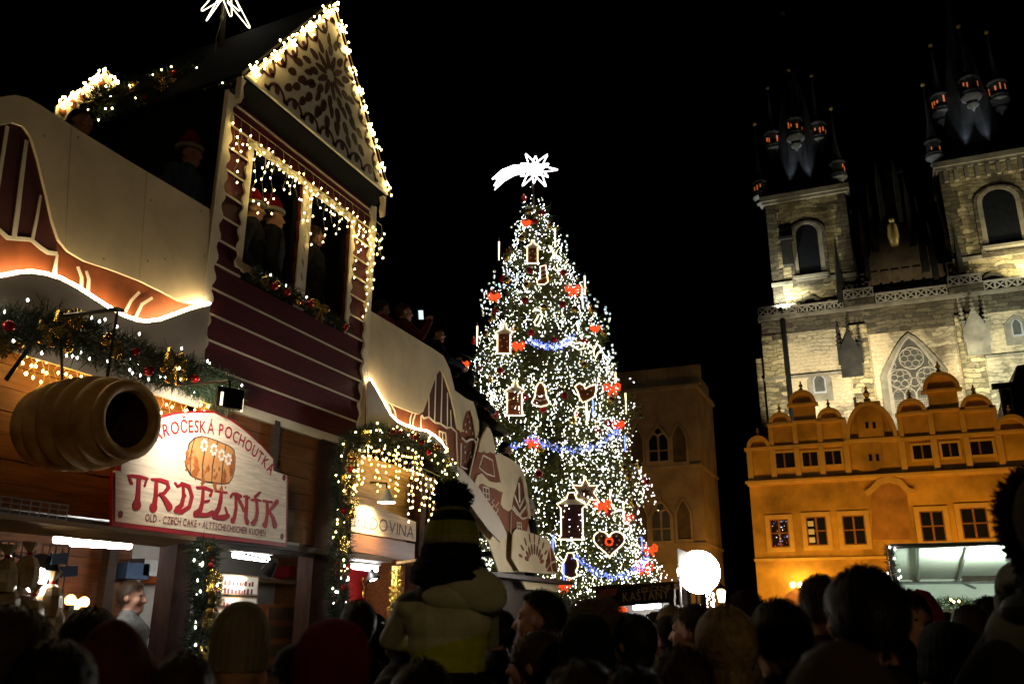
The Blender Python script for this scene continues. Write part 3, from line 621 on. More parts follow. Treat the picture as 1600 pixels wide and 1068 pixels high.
# canopied niches on the buttresses
def canopy(cx, zc, col, par=ch):
    m = MB(); m.b2((cx-.95, CY-1.0, zc-2.6), (cx+.95, CY-.45, zc)); m.build('canopy_niche', col, par)
    for dx, h in ((-.95, 3.0), (0, 2.9), (.95, 3.0)):
        t = MB(); z0 = zc-.2 if dx else zc+.6
        t.tube([(cx+dx, CY-.8, z0-1.2), (cx+dx, CY-.8, z0+.8), (cx+dx, CY-.8, z0+h)], [.2, .19, .02], 4)
        for k in range(5): t.ell((cx+dx, CY-.8, z0+.8+k*.42), (.30-.045*k, .30-.045*k, .1), 6, 4)
        t.build('pinnacle', col, par)
    MB().prism([(cx-.9, CY-1.0, zc), (cx+.9, CY-1.0, zc), (cx, CY-1.0, zc+1.9)], (0, .5, 0)).build('canopy_gable', col, par)
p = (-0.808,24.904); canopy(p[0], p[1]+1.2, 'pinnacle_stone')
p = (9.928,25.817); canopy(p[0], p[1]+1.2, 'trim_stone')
# central gable between the towers
gb = [(0.278,31.623),(1.294,32.88),(3.414,41.125),(4.51,43.396),(5.105,41.503),(7.877,32.22),(9.025,31.852)]
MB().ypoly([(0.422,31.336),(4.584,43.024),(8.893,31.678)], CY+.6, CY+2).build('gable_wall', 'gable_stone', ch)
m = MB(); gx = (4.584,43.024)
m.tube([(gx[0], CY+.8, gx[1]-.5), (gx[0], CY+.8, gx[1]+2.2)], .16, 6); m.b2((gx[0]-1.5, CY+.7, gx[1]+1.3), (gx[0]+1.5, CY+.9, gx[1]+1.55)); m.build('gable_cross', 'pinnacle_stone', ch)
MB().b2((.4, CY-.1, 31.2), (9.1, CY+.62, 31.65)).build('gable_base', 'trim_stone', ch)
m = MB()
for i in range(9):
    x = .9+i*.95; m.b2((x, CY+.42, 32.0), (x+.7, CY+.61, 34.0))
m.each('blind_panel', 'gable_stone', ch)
for (px, py, h) in ((1342, 440, 7.0), (1356, 400, 5.5), (1366, 350, 5), (1420, 330, 5), (1438, 380, 5.5), (1455, 420, 6)):
    q = (px, py)
for (cx, cz), h in zip([(0.467,33.267),(1.609,36.144),(2.649,39.072),(3.66,41.69),(5.248,41.73),(5.97,39.155),(6.741,36.295),(7.491,33.512)], (5, 5, 4.5, 4, 4, 4.5, 5, 5)):
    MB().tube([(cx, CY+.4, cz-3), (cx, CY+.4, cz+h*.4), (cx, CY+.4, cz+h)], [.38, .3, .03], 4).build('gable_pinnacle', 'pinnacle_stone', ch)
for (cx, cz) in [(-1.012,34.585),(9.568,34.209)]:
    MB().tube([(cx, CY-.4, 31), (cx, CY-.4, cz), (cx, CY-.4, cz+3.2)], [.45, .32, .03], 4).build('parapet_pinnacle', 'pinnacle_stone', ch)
st = (4.388,37.986)
m = MB().tube([(st[0], CY+.3, st[1]-1.6), (st[0], CY+.3, st[1]-.6), (st[0], CY+.3, st[1]+.5), (st[0], CY+.3, st[1]+.9)], [.35, .55, .45, .15], 8); m.ell((st[0], CY+.3, st[1]+1.1), .28, 8, 6); m.build('gilded_relief', 'gold', ch, smooth=True)
# spires: steep roof, mid turrets on bulbous corbels, corner turrets, thin finial spikes
def turret(cx, cy, zc, tip, s=1.0):
    tu = MB().lathe([(.05*s, -3.2*s), (.35*s, -2.6*s), (.75*s, -2.35*s), (.8*s, -2.1*s), (.45*s, -1.95*s), (.6*s, -1.75*s), (1.25*s, -1.25*s), (1.38*s, -.95*s), (1.05*s, -.75*s)], (cx, cy, zc), 12).build('turret', 'lead_pale', ch, smooth=True)
    MB().lathe([(1.1*s, -.76*s), (1.35*s, -.6*s), (1.35*s, -.35*s), (1.0*s, -.3*s), (1.0*s, 1.5*s), (1.3*s, 1.65*s), (1.3*s, 1.8*s), (.8*s, 2.4*s), (.3*s, (tip-zc)*.45), (.07, (tip-zc)*.9), (.05, tip-zc)], (cx, cy, zc), 10).build('turret_drum', 'slate_roof', tu)
    m = MB()
    for k in range(6):
        a = -PI/2+(k-2.5)*.62+random.uniform(-.15, .15)
        if random.random() < .5: continue
        m.box((cx+1.02*s*math.cos(a), cy+1.02*s*math.sin(a), zc+.6*s+random.uniform(-.2, .2)), (.06, random.uniform(.12, .24)*s, random.uniform(.4, 1.1)*s), rz=a)
    if m.v: m.each('lit_opening', 'church_window', tu)
    MB().ell((cx, cy, tip), .24, 8, 6).build('gilded_ball', 'gold', tu)
def spire(xc, zt, tip, mids, corners):
    yc = CY+4
    r = MB(); lv = [(zt+.3, 3.3), (zt+3.2, 2.55), (zt+9, 1.9), (zt+15, 1.0), (zt+19, .35), (tip-1, .07), (tip, .04)]
    for i in range(len(lv)-1):
        (za, ra), (zb, rb) = lv[i], lv[i+1]
        A = [(xc+ra*math.cos(PI/8+k*PI/4)*1.08, yc+ra*math.sin(PI/8+k*PI/4)*1.08, za) for k in range(8)]; B = [(xc+rb*math.cos(PI/8+k*PI/4)*1.08, yc+rb*math.sin(PI/8+k*PI/4)*1.08, zb) for k in range(8)]
        r.add(A+B, [(k, (k+1) % 8, 8+(k+1) % 8, 8+k) for k in range(8)])
    r.build('spire_roof', 'slate_roof', ch)
    MB().ell((xc, yc, tip), .30, 8, 6).build('gilded_ball', 'gold', ch)
    for (cx, cy, z, t) in mids: turret(cx, cy, z, t, 0.74)
    for (cx, cy, z, t) in corners: turret(cx, cy, z, t, 0.62)
def T(px, tp, y): return (px[0], y, px[1], tp[1])
spire((-3.643,47.146)[0], 43.3, (-3.961,68.657)[1],
      [T((-3.651,51.467), (-3.953,59.161), 86.3), T((-6.168,51.854), (-6.317,59.141), 88.8), T((-1.381,51.876), (-1.302,59.494), 88.8)],
      [T((-7.708,44.765), (-7.581,52.941), 85.6), T((0.137,45.393), (0.17,52.943), 85.6)])
spire((13.062,49.534)[0], 43.8, (13.688,68.402)[1],
      [T((13.247,52.189), (12.917,59.837), 86.3), T((10.721,52.4), (10.444,60.012), 88.8), T((16.037,52.578), (15.736,60.077), 88.8)],
      [T((9.064,45.787), (8.965,53.537), 85.6)])
# floodlights of the church
def flood(loc, target, e, col, spot, lab, size=.25, box=.35):
    f = empty('floodlight', loc, label=lab, cat='floodlight', group='floodlights of the church')
    d = (Vector(target)-Vector(loc)).normalized(); q = d.to_track_quat('-Z', 'Y').to_matrix()
    MB().box(Vector(loc)-d*box*.8, (box, box, box)).build('housing', 'black_metal', f)
    light('flood_beam', 'SPOT', Vector(loc)+d*.02, e, col, f, target, size, spot, .8)
    b_ = Vector(loc)-d*box*.8
    MB().tube([b_, (loc[0], loc[1]-.05, 0) if loc[2] < 20 else (loc[0], CY+.3, loc[2]-.45)], .06, 6).build('mount', 'black_metal', f)
flood((-6.6, CY-1.6, 30.9), (-5.6, CY+.5, 36), 3600, (0.97, 1.0, 0.88), 120, 'white floodlight on the parapet at the outer corner of the left church tower')
flood((15.5, CY-1.7, 30.9), (13.5, CY+.5, 38), 3400, (1.0, 0.90, 0.55), 120, 'white floodlight on the parapet of the right church tower')
flood((-3.4, CY-13.5, 15), (-3.6, CY, 23.5), 23000, (1.0, 0.93, 0.74), 50, 'floodlight on the roof ridge behind the small left gable of the ochre house')
flood((4.8, CY-13.5, 15.2), (4.6, CY, 23.8), 21000, (1.0, 0.91, 0.66), 52, 'floodlight on the roof ridge behind the tall right gable of the ochre house')
flood((13.4, CY-13.5, 15.0), (13.2, CY, 23.5), 23000, (0.94, 1.0, 0.84), 50, 'greenish floodlight behind the rightmost lunette of the ochre house')
for xc, zt in (((-3.643,47.146)[0], 43.8), ((13.062,49.534)[0], 44.3)):
    for dx, ty in ((-1.2, 1), (1.2, 1)):
        flood((xc+dx, CY+.1, zt+.3), (xc+dx*.55, CY+3, zt+8), 620, (0.82, 0.93, 1.0), 26, 'small white uplight at the foot of a church spire', .12, .2)
for xt, zt_, lab in (((-2.924,59.889)[0], 53, 'narrow floodlight above the ochre house aimed at the tips of the left spire'), ((13.974,58.508)[0], 54, 'narrow floodlight above the ochre house aimed at the tips of the right spire')):
    flood((xt, CY-24, 13.5), (xt, CY+3, zt_), 3600 if xt < 5 else 2600, (0.95, 0.95, 0.9), 34, lab)
for xt, lab in ((-3.4, 'floodlight on the ochre house roof aimed at the belfry of the left church tower'), (13.2, 'floodlight on the ochre house roof aimed at the belfry of the right church tower')):
    flood((xt, CY-13.8, 15.0), (xt, CY, 37.5), 20000, (1.0, 0.92, 0.66), 24, lab)
gf = empty('ground_floodlight', (-12.6, 47.5, 0), label='sodium floodlight on the paving before the sandstone town house', cat='floodlight')
MB().box((-12.6, 47.4, .3), (.5, .3, .4), rx=.5).build('housing', 'black_metal', gf); MB().b2((-12.9, 47.2, 0), (-12.3, 47.6, .08)).build('foot', 'black_metal', gf)
light('flood_beam', 'SPOT', (-12.6, 47.65, .45), 950, (1.0, 0.52, 0.12), gf, (-12.4, 55, 7.5), .3, 112, .95)
# ================================================================== MARKET PAVILION (two storeys, facade in the plane x = F)
F = -5.2
pv = empty('market_pavilion', (-6.3, 7, 0), label='two-storey wooden market pavilion with dark red boarded tower and viewing balcony', cat='market stall')
def X_(x): return lambda y, z: (x, y, z)
WIN = [(5.83, 6.65, 4.86, 6.06), (6.80, 7.56, 4.82, 6.04)]
TY0, TY1 = 5.43, 8.02
def lap(y0, y1, z0, z1):
    return MB().prism([(F, y0, z0), (F-.03, y0, z0), (F-.05, y0, z1), (F-.022, y0, z1)], (0, y1-y0, 0)).build('siding_board', 'red_siding', pv)
def icing_line(y0, y1, z, par):
    MB().b2((F-.005, y0, z-.004), (F+.006, y1, z+.016)).build('icing_line', 'icing', par)
for k in range(13):
    z0 = 3.53+.235*k; z1 = min(z0+.24, 6.56); segs = [(TY0+.02, TY1-.02)]
    for (a, b, c, d) in WIN:
        if z1 > c+.02 and z0 < d-.02:
            segs = [s_ for (p, q) in segs for s_ in ([(p, a+.01), (b-.01, q)] if a > p and b < q else [(p, q)])]
    for p, q in segs:
        if q-p > .05: bd = lap(p, q, z0, z1); icing_line(p+.004, q-.004, z0+.006, bd)
# tower shell behind the boards (two openings)
sh = MB(); ys = [TY0, WIN[0][0], WIN[0][1], WIN[1][0], WIN[1][1], TY1]
for i in range(5):
    if i in (1, 3):
        w_ = WIN[i//2]; sh.b2((F-.12, ys[i], 3.5), (F-.055, ys[i+1], w_[2])).b2((F-.12, ys[i], w_[3]), (F-.055, ys[i+1], 6.5))
    else: sh.b2((F-.12, ys[i], 3.5), (F-.055, ys[i+1], 6.5))
sh.b2((F-2.4, TY0, 5.2), (F-.12, TY0+.08, 6.5)).b2((F-2.4, TY1-.08, 5.2), (F-.12, TY1, 6.5)).b2((F-2.5, TY0, 3.5), (F-2.4, TY1, 6.5))
sh.each('tower_wall', 'black_paint', pv)
MB().b2((F-2.39, TY0+.1, 4.055), (F-.13, TY1-.1, 4.075)).build('tower_floor', 'dark_wood', pv)
def wavy(horizontal, a0, a1, b_in, wd, amp=.018, per=.16):
    n = max(6, int((a1-a0)/per*6)); o = []
    for i in range(n+1):
        a = a0+(a1-a0)*i/n; o.append((a, b_in+wd+math.copysign(amp, wd)*math.sin(2*PI*(a-a0)/per)))
    pts = [(a0, b_in), (a1, b_in)]+o[::-1]
    return pts if horizontal else [(b, a) for a, b in pts]
for (a, b, c, d) in WIN:
    fr = empty('window_frame', (0, 0, 0), parent=None); bpy.data.objects.remove(fr)
    wf = MB().xpoly(wavy(False, c-.07, d+.07, a, -.07), F+.012, F-.01).build('window_frame', 'icing', pv)
    MB().xpoly(wavy(False, c-.07, d+.07, b, .07), F+.012, F-.01).build('jamb', 'icing', wf)
    MB().xpoly(wavy(True, a+.001, b-.001, c, -.07), F+.014, F-.01).build('sill', 'icing', wf)
    MB().xpoly(wavy(True, a+.001, b-.001, d, .07), F+.014, F-.01).build('head', 'icing', wf)
MB().xpoly(wavy(False, 3.53, 6.45, TY0-.03, .10, .022, .2), F+.016, F-.03).build('corner_trim', 'icing', pv)
MB().xpoly(wavy(False, 3.53, 6.45, TY1+.03, -.10, .022, .2), F+.016, F-.03).build('corner_trim', 'icing', pv)
MB().b2((F-.03, TY0, 3.46), (F+.02, TY1+.05, 3.54)).build('icing_ledge', 'icing', pv)
# gable
GXp = -4.92
G0, G1, GA = [(5.331,6.47),(7.871,6.493),(6.534,8.136)]
GZ = (G0[1]+G1[1])/2; G0 = (G0[0], GZ); G1 = (G1[0], GZ)
gb_ = MB().xpoly([G0, G1, GA], GXp, GXp-.03).build('gable_panel', 'icing', pv)
pat = MB(); ctr = (6.574,7.288)
def inside(y, z, mg):
    def d(p, q): # signed distance to an edge, positive inside
        ey, ez = q[0]-p[0], q[1]-p[1]; l_ = math.hypot(ey, ez); return ((z-p[1])*ey-(y-p[0])*ez)/l_
    return min(d(G0, G1), d(G1, GA), d(GA, G0)) > mg
def leaf(cy, cz, ln, wd, ang, mb=pat, n=8):
    pts = []
    for i in range(n):
        t = 2*PI*i/n; u = ln/2*math.cos(t); v = wd/2*math.sin(t)*(1-.25*math.cos(t)); pts.append((cy+u*math.cos(ang)-v*math.sin(ang), cz+u*math.sin(ang)+v*math.cos(ang)))
    mb.xpoly(pts, GXp+.004, GXp-.001)
for ring, (r, n, ln, wd, off, mg) in enumerate(((.17, 10, .22, .070, 0, .12), (.31, 10, .16, .085, .5, .17), (.42, 20, .15, .07, .25, .19), (.47, 10, .24, .06, .0, .19), (.58, 20, .17, .09, .75, .20), (.72, 30, .15, .085, 0, .20), (.87, 36, .15, .085, .5, .20), (1.02, 40, .15, .09, 0, .20), (1.17, 44, .15, .09, .5, .19), (1.32, 50, .14, .09, 0, .18), (1.46, 54, .13, .09, .5, .17))):
    for k in range(n):
        a = 2*PI*(k+off)/n+.1; y = ctr[0]+r*math.cos(a); z = ctr[1]+r*math.sin(a)
        if inside(y, z, mg): leaf(y, z, ln, wd, a)
def scallops(P, Q, nm, r, flip):
    for k in range(nm):
        t = (k+.5)/nm; y = P[0]+(Q[0]-P[0])*t; z = P[1]+(Q[1]-P[1])*t; ey, ez = (Q[0]-P[0]), (Q[1]-P[1]); l_ = math.hypot(ey, ez); ey /= l_; ez /= l_; ny, nz = -ez, ey
        arc = [(y+ey*r*math.cos(a)+ny*(.03+r*1.05*math.sin(a)), z+ez*r*math.cos(a)+nz*(.03+r*1.05*math.sin(a)), .022) for a in [PI*i/8 for i in range(9)]]
        arc = [(p[0], p[1], .032) for p in arc]
        if all(inside(p[0], p[1], .012) for p in arc): pat.ribbon(arc, X_(GXp+.004), (-.005, 0, 0))
        if inside(y+ny*.13, z+nz*.13, .05): leaf(y+ny*.12, z+nz*.12, r*.95, r*.62, math.atan2(nz, ny))
        for s_ in (-1, 1):
            y2, z2 = y+ey*s_*r*1.0+ny*.055, z+ez*s_*r*1.0+nz*.055
            if inside(y2, z2, .035): leaf(y2, z2, .055, .045, 0)
scallops(G0, G1, 9, .125, 1); scallops(G1, GA, 8, .11, 1); scallops(GA, G0, 8, .11, 1)
pat.build('painted_lace', 'ginger_dark', gb_, kind='stuff')
# eaves, soffit and roof of the tower
MB().prism([(GXp-.032, G0[0], GZ-.02), (GXp-.032, G1[0], GZ-.02), (F-.05, TY1+.0, 6.42), (F-.05, TY0, 6.42)], (0, 0, .05)).build('soffit', 'black_paint', pv)
rw = []
for P in (G0, G1):
    sgn = -1 if P is G0 else 1
    MB().prism([(GXp-.032, P[0]+sgn*.03, P[1]-.01), (GXp-.032, GA[0], GA[1]+.06), (F-2.7, GA[0]+.15, GA[1]+.06), (F-2.7, P[0]+sgn*.03+.15, P[1]-.01)], (0, 0, .04)).build('roof_slope', 'black_paint', pv)
MB().xpoly([(G1[0]-.05, GZ), (G1[0]+.02, GZ), (G1[0]+.02, GZ-.24), (G1[0]+.0, GZ-.28), (G1[0]-.03, GZ-.2), (G1[0]-.01, GZ-.1)], GXp-.04, GXp-.10).build('fascia_scallop', 'hill_board', pv)
MB().xpoly([(G0[0]+.05, GZ), (G0[0]-.02, GZ), (G0[0]-.02, GZ-.24), (G0[0], GZ-.28), (G0[0]+.03, GZ-.2), (G0[0]+.01, GZ-.1)], GXp-.04, GXp-.10).build('fascia_scallop', 'hill_board', pv)
# balcony deck, parapet backing, posts and lower facade
MB().b2((-8.2, 1.5, 3.95), (F-.16, 10.5, 4.05)).build('balcony_deck', 'dark_wood', pv)
MB().b2((-8.3, 1.5, 0), (-8.2, 11.0, 4.4)).build('rear_wall', 'dark_wood', pv)
for k in range(7):      # planks of the middle lower facade
    z0 = 2.41+k*.157; MB().b2((F-.05, 5.55, z0), (F-.02-.004*(k % 2), 7.62, z0+.152)).build('plank', 'orange_wood', pv)
    MB().b2((F-.17, 1.6, z0), (F-.14-.004*(k % 2), 5.52, z0+.152)).build('plank', 'orange_wood', pv)
    MB().b2((F-.24, 7.72, z0), (F-.21-.004*(k % 2), 10.2, z0+.152)).build('plank', 'pale_wood', pv)
MB().b2((F-.03, 6.50, 2.41), (F+.03, 6.57, 3.50)).build('batten', 'dark_wood', pv)
for y0, y1, zt in ((5.44, 5.66, 2.34), (7.27, 7.66, 3.47), (9.40, 9.54, 3.4), (9.80, 9.90, 3.3), (1.7, 1.9, 2.34)):
    MB().b2((F-.16, y0, 0), (F+.02, y1, zt)).build('post', 'post_brown', pv)
MB().b2((F-.20, 1.6, 2.318), (F+.06, 8.72, 2.372)).build('ledge_beam', 'dark_wood', pv)
MB().b2((F-.005, 1.6, 2.0+.28), (F+.03, 7.27, 2.317)).build('valance_board', 'dark_wood', pv)
# counters, interior walls and ceiling
MB().b2((F-.3, 1.9, .95), (F+.16, 7.27, 1.02)).build('counter', 'pale_wood', pv); MB().b2((F-.12, 1.9, 0), (F-.02, 7.27, .949)).build('counter_front', 'orange_wood', pv)
MB().b2((F-.3, 7.66, .95), (F+.16, 10.0, 1.02)).build('counter', 'pale_wood', pv); MB().b2((F-.12, 7.66, 0), (F-.02, 10.0, .949)).build('counter_front', 'orange_wood', pv)
MB().b2((-7.9, 1.6, 2.46), (F-.22, 10.2, 2.52)).build('ceiling', 'interior_white', pv)
yb = (7.015,1.93)[0]; yc_ = (7.605,1.944)[0]
for k in range(14): MB().b2((-7.34, 1.6, .1+k*.168), (-7.30, yb, .1+k*.168+.163)).build('inner_plank', 'orange_wood', pv)
MB().b2((-7.34, yb+.005, 0), (-7.29, 9.55, 2.46)).build('back_wall', 'interior_white', pv)
MB().b2((-7.36, 9.56, 0), (-7.29, 11.2, 2.46)).build('back_wall', 'red_panel', pv)
MB().b2((-7.29, 9.45, 0), (F-.18, 9.52, 2.46)).build('partition', 'orange_wood', pv)
m = MB(); q = (6.55,1.918)[0]; m.b2((-7.2, q, 0), (-7.1, q+.12, 2.46)); m.each('inner_post', 'dark_wood', pv)
# red inner wall of the mead stall with its gold tinsel column
ra, rb = (9.078,1.971)[0], (9.949,1.992)[0]
MB().b2((-5.96, ra-.6, 1.0), (-5.92, rb+.1, 2.45)).build('red_screen', 'red_panel', pv)
# wall right of the mead stall and below the stairs
MB().b2((F-.2, 9.75, 0), (F-.12, 14.4, 2.3)).build('stair_wall', 'dark_wood', pv)
for i in range(9): MB().b2((-6.6, 10.5+i*.45, 3.72-i*.27), (F-.15, 10.99+i*.45, 3.78-i*.27)).build('stair_tread', 'dark_wood', pv)
m = MB().b2((F-.1, 10.05, 2.27), (F+.25, 14.4, 2.33)); m.build('stair_ledge', 'dark_wood', pv)
# raised flaps
def flap(y0, y1, z=2.30, out=.52):
    MB().prism([(F+.10, y0, z-.01), (F+.10, y1, z-.01), (F+.10+out, y1, z+.03), (F+.10+out, y0, z+.03)], (0, 0, .03)).build('serving_flap', 'pale_wood', pv)
flap(2.0, 5.2, 2.24, .32); flap(8.74, 10.15, 2.31, .40)
# ================================================================== GINGERBREAD BOARDS
def strip(mb, pts, w=None, x=F+.014, mi=0):
    p3 = [(p[0], p[1], (p[2] if len(p) > 2 else w)) for p in pts]; mb.ribbon(p3, X_(x), (-.008, 0, 0), mi)
lgb = empty('gingerbread_board', (F, 3.8, 3.4), label='cream and brown gingerbread-house board with glowing wavy snow line, above the pastry stall', cat='facade board')
LED1 = [(3.018,3.501),(3.222,3.648),(3.408,3.777),(3.571,3.865),(3.655,3.916),(3.745,3.955),(3.851,3.98),(3.969,3.991),(4.107,3.978),(4.253,3.95),(4.405,3.921),(4.56,3.905),(4.685,3.909),(4.78,3.929),(4.904,3.985),(5.042,4.074),(5.226,4.192),(5.432,4.303)]
MB().xpoly([(1.6, 3.5), (LED1[-1][0], 3.5), ((5.35,5.161)), (4.431,5.144), (3.608,5.157), (3.381,5.032), (3.146,4.606), (1.6, 4.4)], F-.03, F-.055).build('backing', 'ginger', lgb)
SN = [(3.12,4.732),(3.243,5.008),(3.321,5.086),(3.414,5.159),(3.498,5.19),(3.6,5.195),(3.933,5.181),(4.425,5.176),(5.062,5.181),(5.347,5.179),(5.444,4.325),(5.292,4.255),(5.13,4.234),(4.927,4.247),(4.689,4.254),(4.406,4.238),(4.174,4.215),(4.03,4.233),(3.939,4.285),(3.862,4.402),(3.773,4.587),(3.67,4.789),(3.587,4.923),(3.517,4.97),(3.436,4.953),(3.361,4.89),(3.286,4.798),(3.215,4.596)]
MB().xpoly(SN, F+.012, F-.012).build('snow_roof', 'snow_board', lgb)
sm2 = MB()
for L_ in ([(4.614,5.169,0.005),(4.651,4.727,0.005),(4.693,4.266,0.005)], [(3.878,5.171,0.004),(3.941,4.669,0.004),(4,4.246,0.004)]): strip(sm2, L_, x=F+.0128)
sm2.each('panel_seam', 'cardboard', lgb)
sm2 = MB()
for L_ in ([(4.89,4.67,0.004),(4.957,4.57,0.005),(5.082,4.388,0.004)], [(4.639,4.949,0.003),(4.761,4.804,0.003)]): strip(sm2, L_, x=F+.0126)
sm2.each('scratch', 'icing', lgb)
sm2 = MB()
for (y, z) in [(4.692,4.957),(4.749,4.442),(4.921,4.527),(3.684,4.987),(5.245,5.113),(5.355,4.73),(3.944,5.122),(4.335,4.294)]: sm2.ell((F+.012, y, z), (.004, .011, .011), 8, 4)
sm2.each('screw_head', 'grey_metal', lgb)
dk = MB().xpoly([(3.216,4.587),(3.288,4.789),(3.363,4.881),(3.437,4.944),(3.519,4.96),(3.589,4.913),(3.672,4.78),(3.775,4.578),(3.864,4.393),(3.946,4.273),(3.956,4.197),(3.885,4.178),(3.82,4.191),(3.743,4.217),(3.627,4.177),(3.572,4.159),(3.505,4.186),(3.327,4.163)], F-.012, F-.028); dk.build('dark_door', 'ginger_dark', lgb)
sn = MB(); R_ = 4.2
for L_ in ([(3.418,4.918,0.023),(3.427,4.709,0.023),(3.442,4.427,0.022)], [(3.572,4.894,0.023),(3.587,4.645,0.028),(3.609,4.361,0.032),(3.619,4.169,0.036)], [(3.754,4.553,0.014),(3.757,4.38,0.019),(3.753,4.216,0.023)], [(3.327,4.163,0.026),(3.507,4.177,0.031),(3.574,4.15,0.031),(3.629,4.168,0.027),(3.745,4.208,0.028),(3.822,4.182,0.028),(3.887,4.169,0.028),(3.962,4.19,0.028)], [(3.963,4.186,0.014),(3.964,4.097,0.028),(3.969,3.991,0.046)],
           [(4.144,4.162,0.019),(4.191,4.094,0.024),(4.207,3.984,0.029)], [(4.22,4.156,0.019),(4.253,4.102,0.024),(4.266,3.974,0.029)], [(4.73,4.171,0.021),(4.662,4.077,0.025),(4.623,3.973,0.025)], [(4.865,4.169,0.021),(4.772,4.083,0.026),(4.724,3.948,0.026)]): strip(sn, L_, x=F-.004)
sn.each('icing_line', 'icing', lgb)
low = [(1.6, 3.38)]+[(p[0], p[1]-.012) for p in ([(1.6, LED1[0][1])]+LED1)]+[(LED1[-1][0], 3.38)]
MB().xpoly(low, F+.07, F+.045).build('snow_bank', 'hill_board', lgb)
def led(path, parent, x=F+.060):
    MB().tube([(x, p[0], p[1]+.006) for p in path], .012, 6).build('light_strip', 'led_strip', parent)
led(LED1, lgb)
# long right-hand board that steps down with the stairs
rgb_ = empty('gingerbread_board', (F, 9.5, 3.4), label='cream and brown gingerbread-house board above the mead stall with a bright wavy snow line', cat='facade board')
LED2 = [(8.042,4.291),(8.187,4.206),(8.337,4.105),(8.506,3.989),(8.672,3.939),(8.885,3.928),(9.153,3.934),(9.432,3.964),(9.622,3.943),(9.838,3.891),(9.99,3.799)]
MB().xpoly([(8.044,5.069),(8.995,5.075),(9.875,5.032),(10.48,4.295),(10.526,4.178),(10.534,3.629),(10.144,3.706),(9.99,3.799),(9.843,3.824),(9.425,3.832),(8.791,3.792),(8.145,3.816)], F-.03, F-.055).build('backing', 'ginger', rgb_)
MB().xpoly([(8.038,5.123),(8.992,5.116),(9.612,5.11),(9.908,5.096),(10.108,4.96),(10.323,4.622),(10.475,4.384),(10.546,4.182),(10.386,4.195),(10.275,4.431),(10.126,4.648),(9.963,4.822),(9.846,4.899),(9.724,4.787),(9.612,4.585),(9.472,4.339),(9.396,4.213),(9.283,4.156),(9.072,4.143),(8.684,4.137),(8.318,4.153),(8.215,4.205),(8.068,4.305)], F+.012, F-.012).build('snow_roof', 'snow_board', rgb_)
MB().xpoly([(9.847,4.881),(9.964,4.805),(10.127,4.63),(10.276,4.413),(10.387,4.177),(10.23,4.19),(10.098,4.155),(9.911,4.178),(9.767,4.157),(9.587,4.196),(9.452,4.15),(9.415,4.192),(9.474,4.322),(9.614,4.568),(9.726,4.77)], F-.012, F-.028).build('dark_door', 'ginger_dark', rgb_)
sn = MB()
for L_ in ([(9.567,4.48,0.019),(9.588,4.187,0.018)], [(9.742,4.801,0.021),(9.748,4.162,0.02)], [(9.923,4.866,0.021),(9.929,4.173,0.021)], [(10.089,4.63,0.02),(10.117,4.159,0.019)], [(10.198,4.414,0.018),(10.23,4.182,0.018)], [(9.399,4.172,0.025),(9.453,4.142,0.025),(9.588,4.187,0.025),(9.767,4.148,0.025),(9.911,4.169,0.026),(10.099,4.146,0.026),(10.23,4.182,0.026),(10.389,4.142,0.027),(10.42,3.926,0.026),(10.452,3.686,0.026)], [(9.383,4.161,0.021),(9.381,3.971,0.023)],
           [(8.519,4.154,0.018),(8.63,4.078,0.022),(8.67,3.962,0.022)], [(8.638,4.15,0.019),(8.735,4.077,0.022),(8.776,3.961,0.022)], [(9.152,4.152,0.019),(9.111,4.062,0.021),(9.103,3.956,0.021)], [(9.234,4.153,0.02),(9.191,4.071,0.021),(9.167,3.961,0.021)]): strip(sn, L_, x=F-.004)
sn.each('icing_line', 'icing', rgb_)
def iced_window(par, TL, TR, BR, BL, w, x=F-.004):
    wn = MB(); strip(wn, [(*TL, w), (*TR, w)], x=x); strip(wn, [(*TR, w), (*BR, w)], x=x+.001); strip(wn, [(*BR, w), (*BL, w)], x=x); strip(wn, [(*BL, w), (*TL, w)], x=x+.001)
    mid = lambda a, b: ((a[0]+b[0])/2, (a[1]+b[1])/2)
    strip(wn, [(*mid(TL, TR), w*.7), (*mid(BL, BR), w*.7)], x=x-.001); strip(wn, [(*mid(TL, BL), w*.7), (*mid(TR, BR), w*.7)], x=x-.002); wn.build('iced_window', 'icing', par)
iced_window(rgb_, *[(9.882,4.06),(10.066,4.07),(10.115,3.872),(9.913,3.862)], .022)
low2 = LED2[:]; hill = [(p[0], p[1]-.012) for p in LED2]+[(10.183,3.678),(10.475,3.628),(10.949,3.476),(11.322,3.298),(11.688,3.128),(11.975,2.932),(11.743,2.784),(11.291,2.926),(10.757,3.17),(10.274,3.418),(9.96,3.693),(9.27,3.691),(8.51,3.648),(8.044,3.635),(7.995,4.226)]
MB().xpoly(hill, F+.07, F+.045).build('snow_bank', 'hill_board', rgb_); led(LED2, rgb_)
MB().xpoly([(9.947,3.894),(10.426,4.176),(10.584,4.243),(10.966,4.115),(11.404,4.253),(12.333,3.882),(12.974,3.504),(13.251,3.043),(13.774,2.838),(14.196,2.476),(11.986,2.371),(11.629,2.757),(11.008,3.075),(10.391,3.366)], F-.058, F-.075).build('lower_backing', 'snow_board', rgb_)
def cut_board(pieces, label, x, lines=(), win=None, extra=None):
    """a small gingerbread house board: list of (part, material, outline, lift)"""
    allp = [p for q in pieces for p in q[2]]; cy = sum(p[0] for p in allp)/len(allp); cz = min(p[1] for p in allp)
    r = empty('gingerbread_board', (x, cy, cz), label=label, cat='facade board')
    for nm, mt, pts, lift in pieces: MB().xpoly(pts, x+lift, x+lift-.02).build(nm, mt, r)
    sn = MB()
    for L_ in lines: strip(sn, L_, x=x+.006)
    if sn.v: sn.each('icing_line', 'icing', r)
    if win: iced_window(r, *win, x=x+.007)
    return r
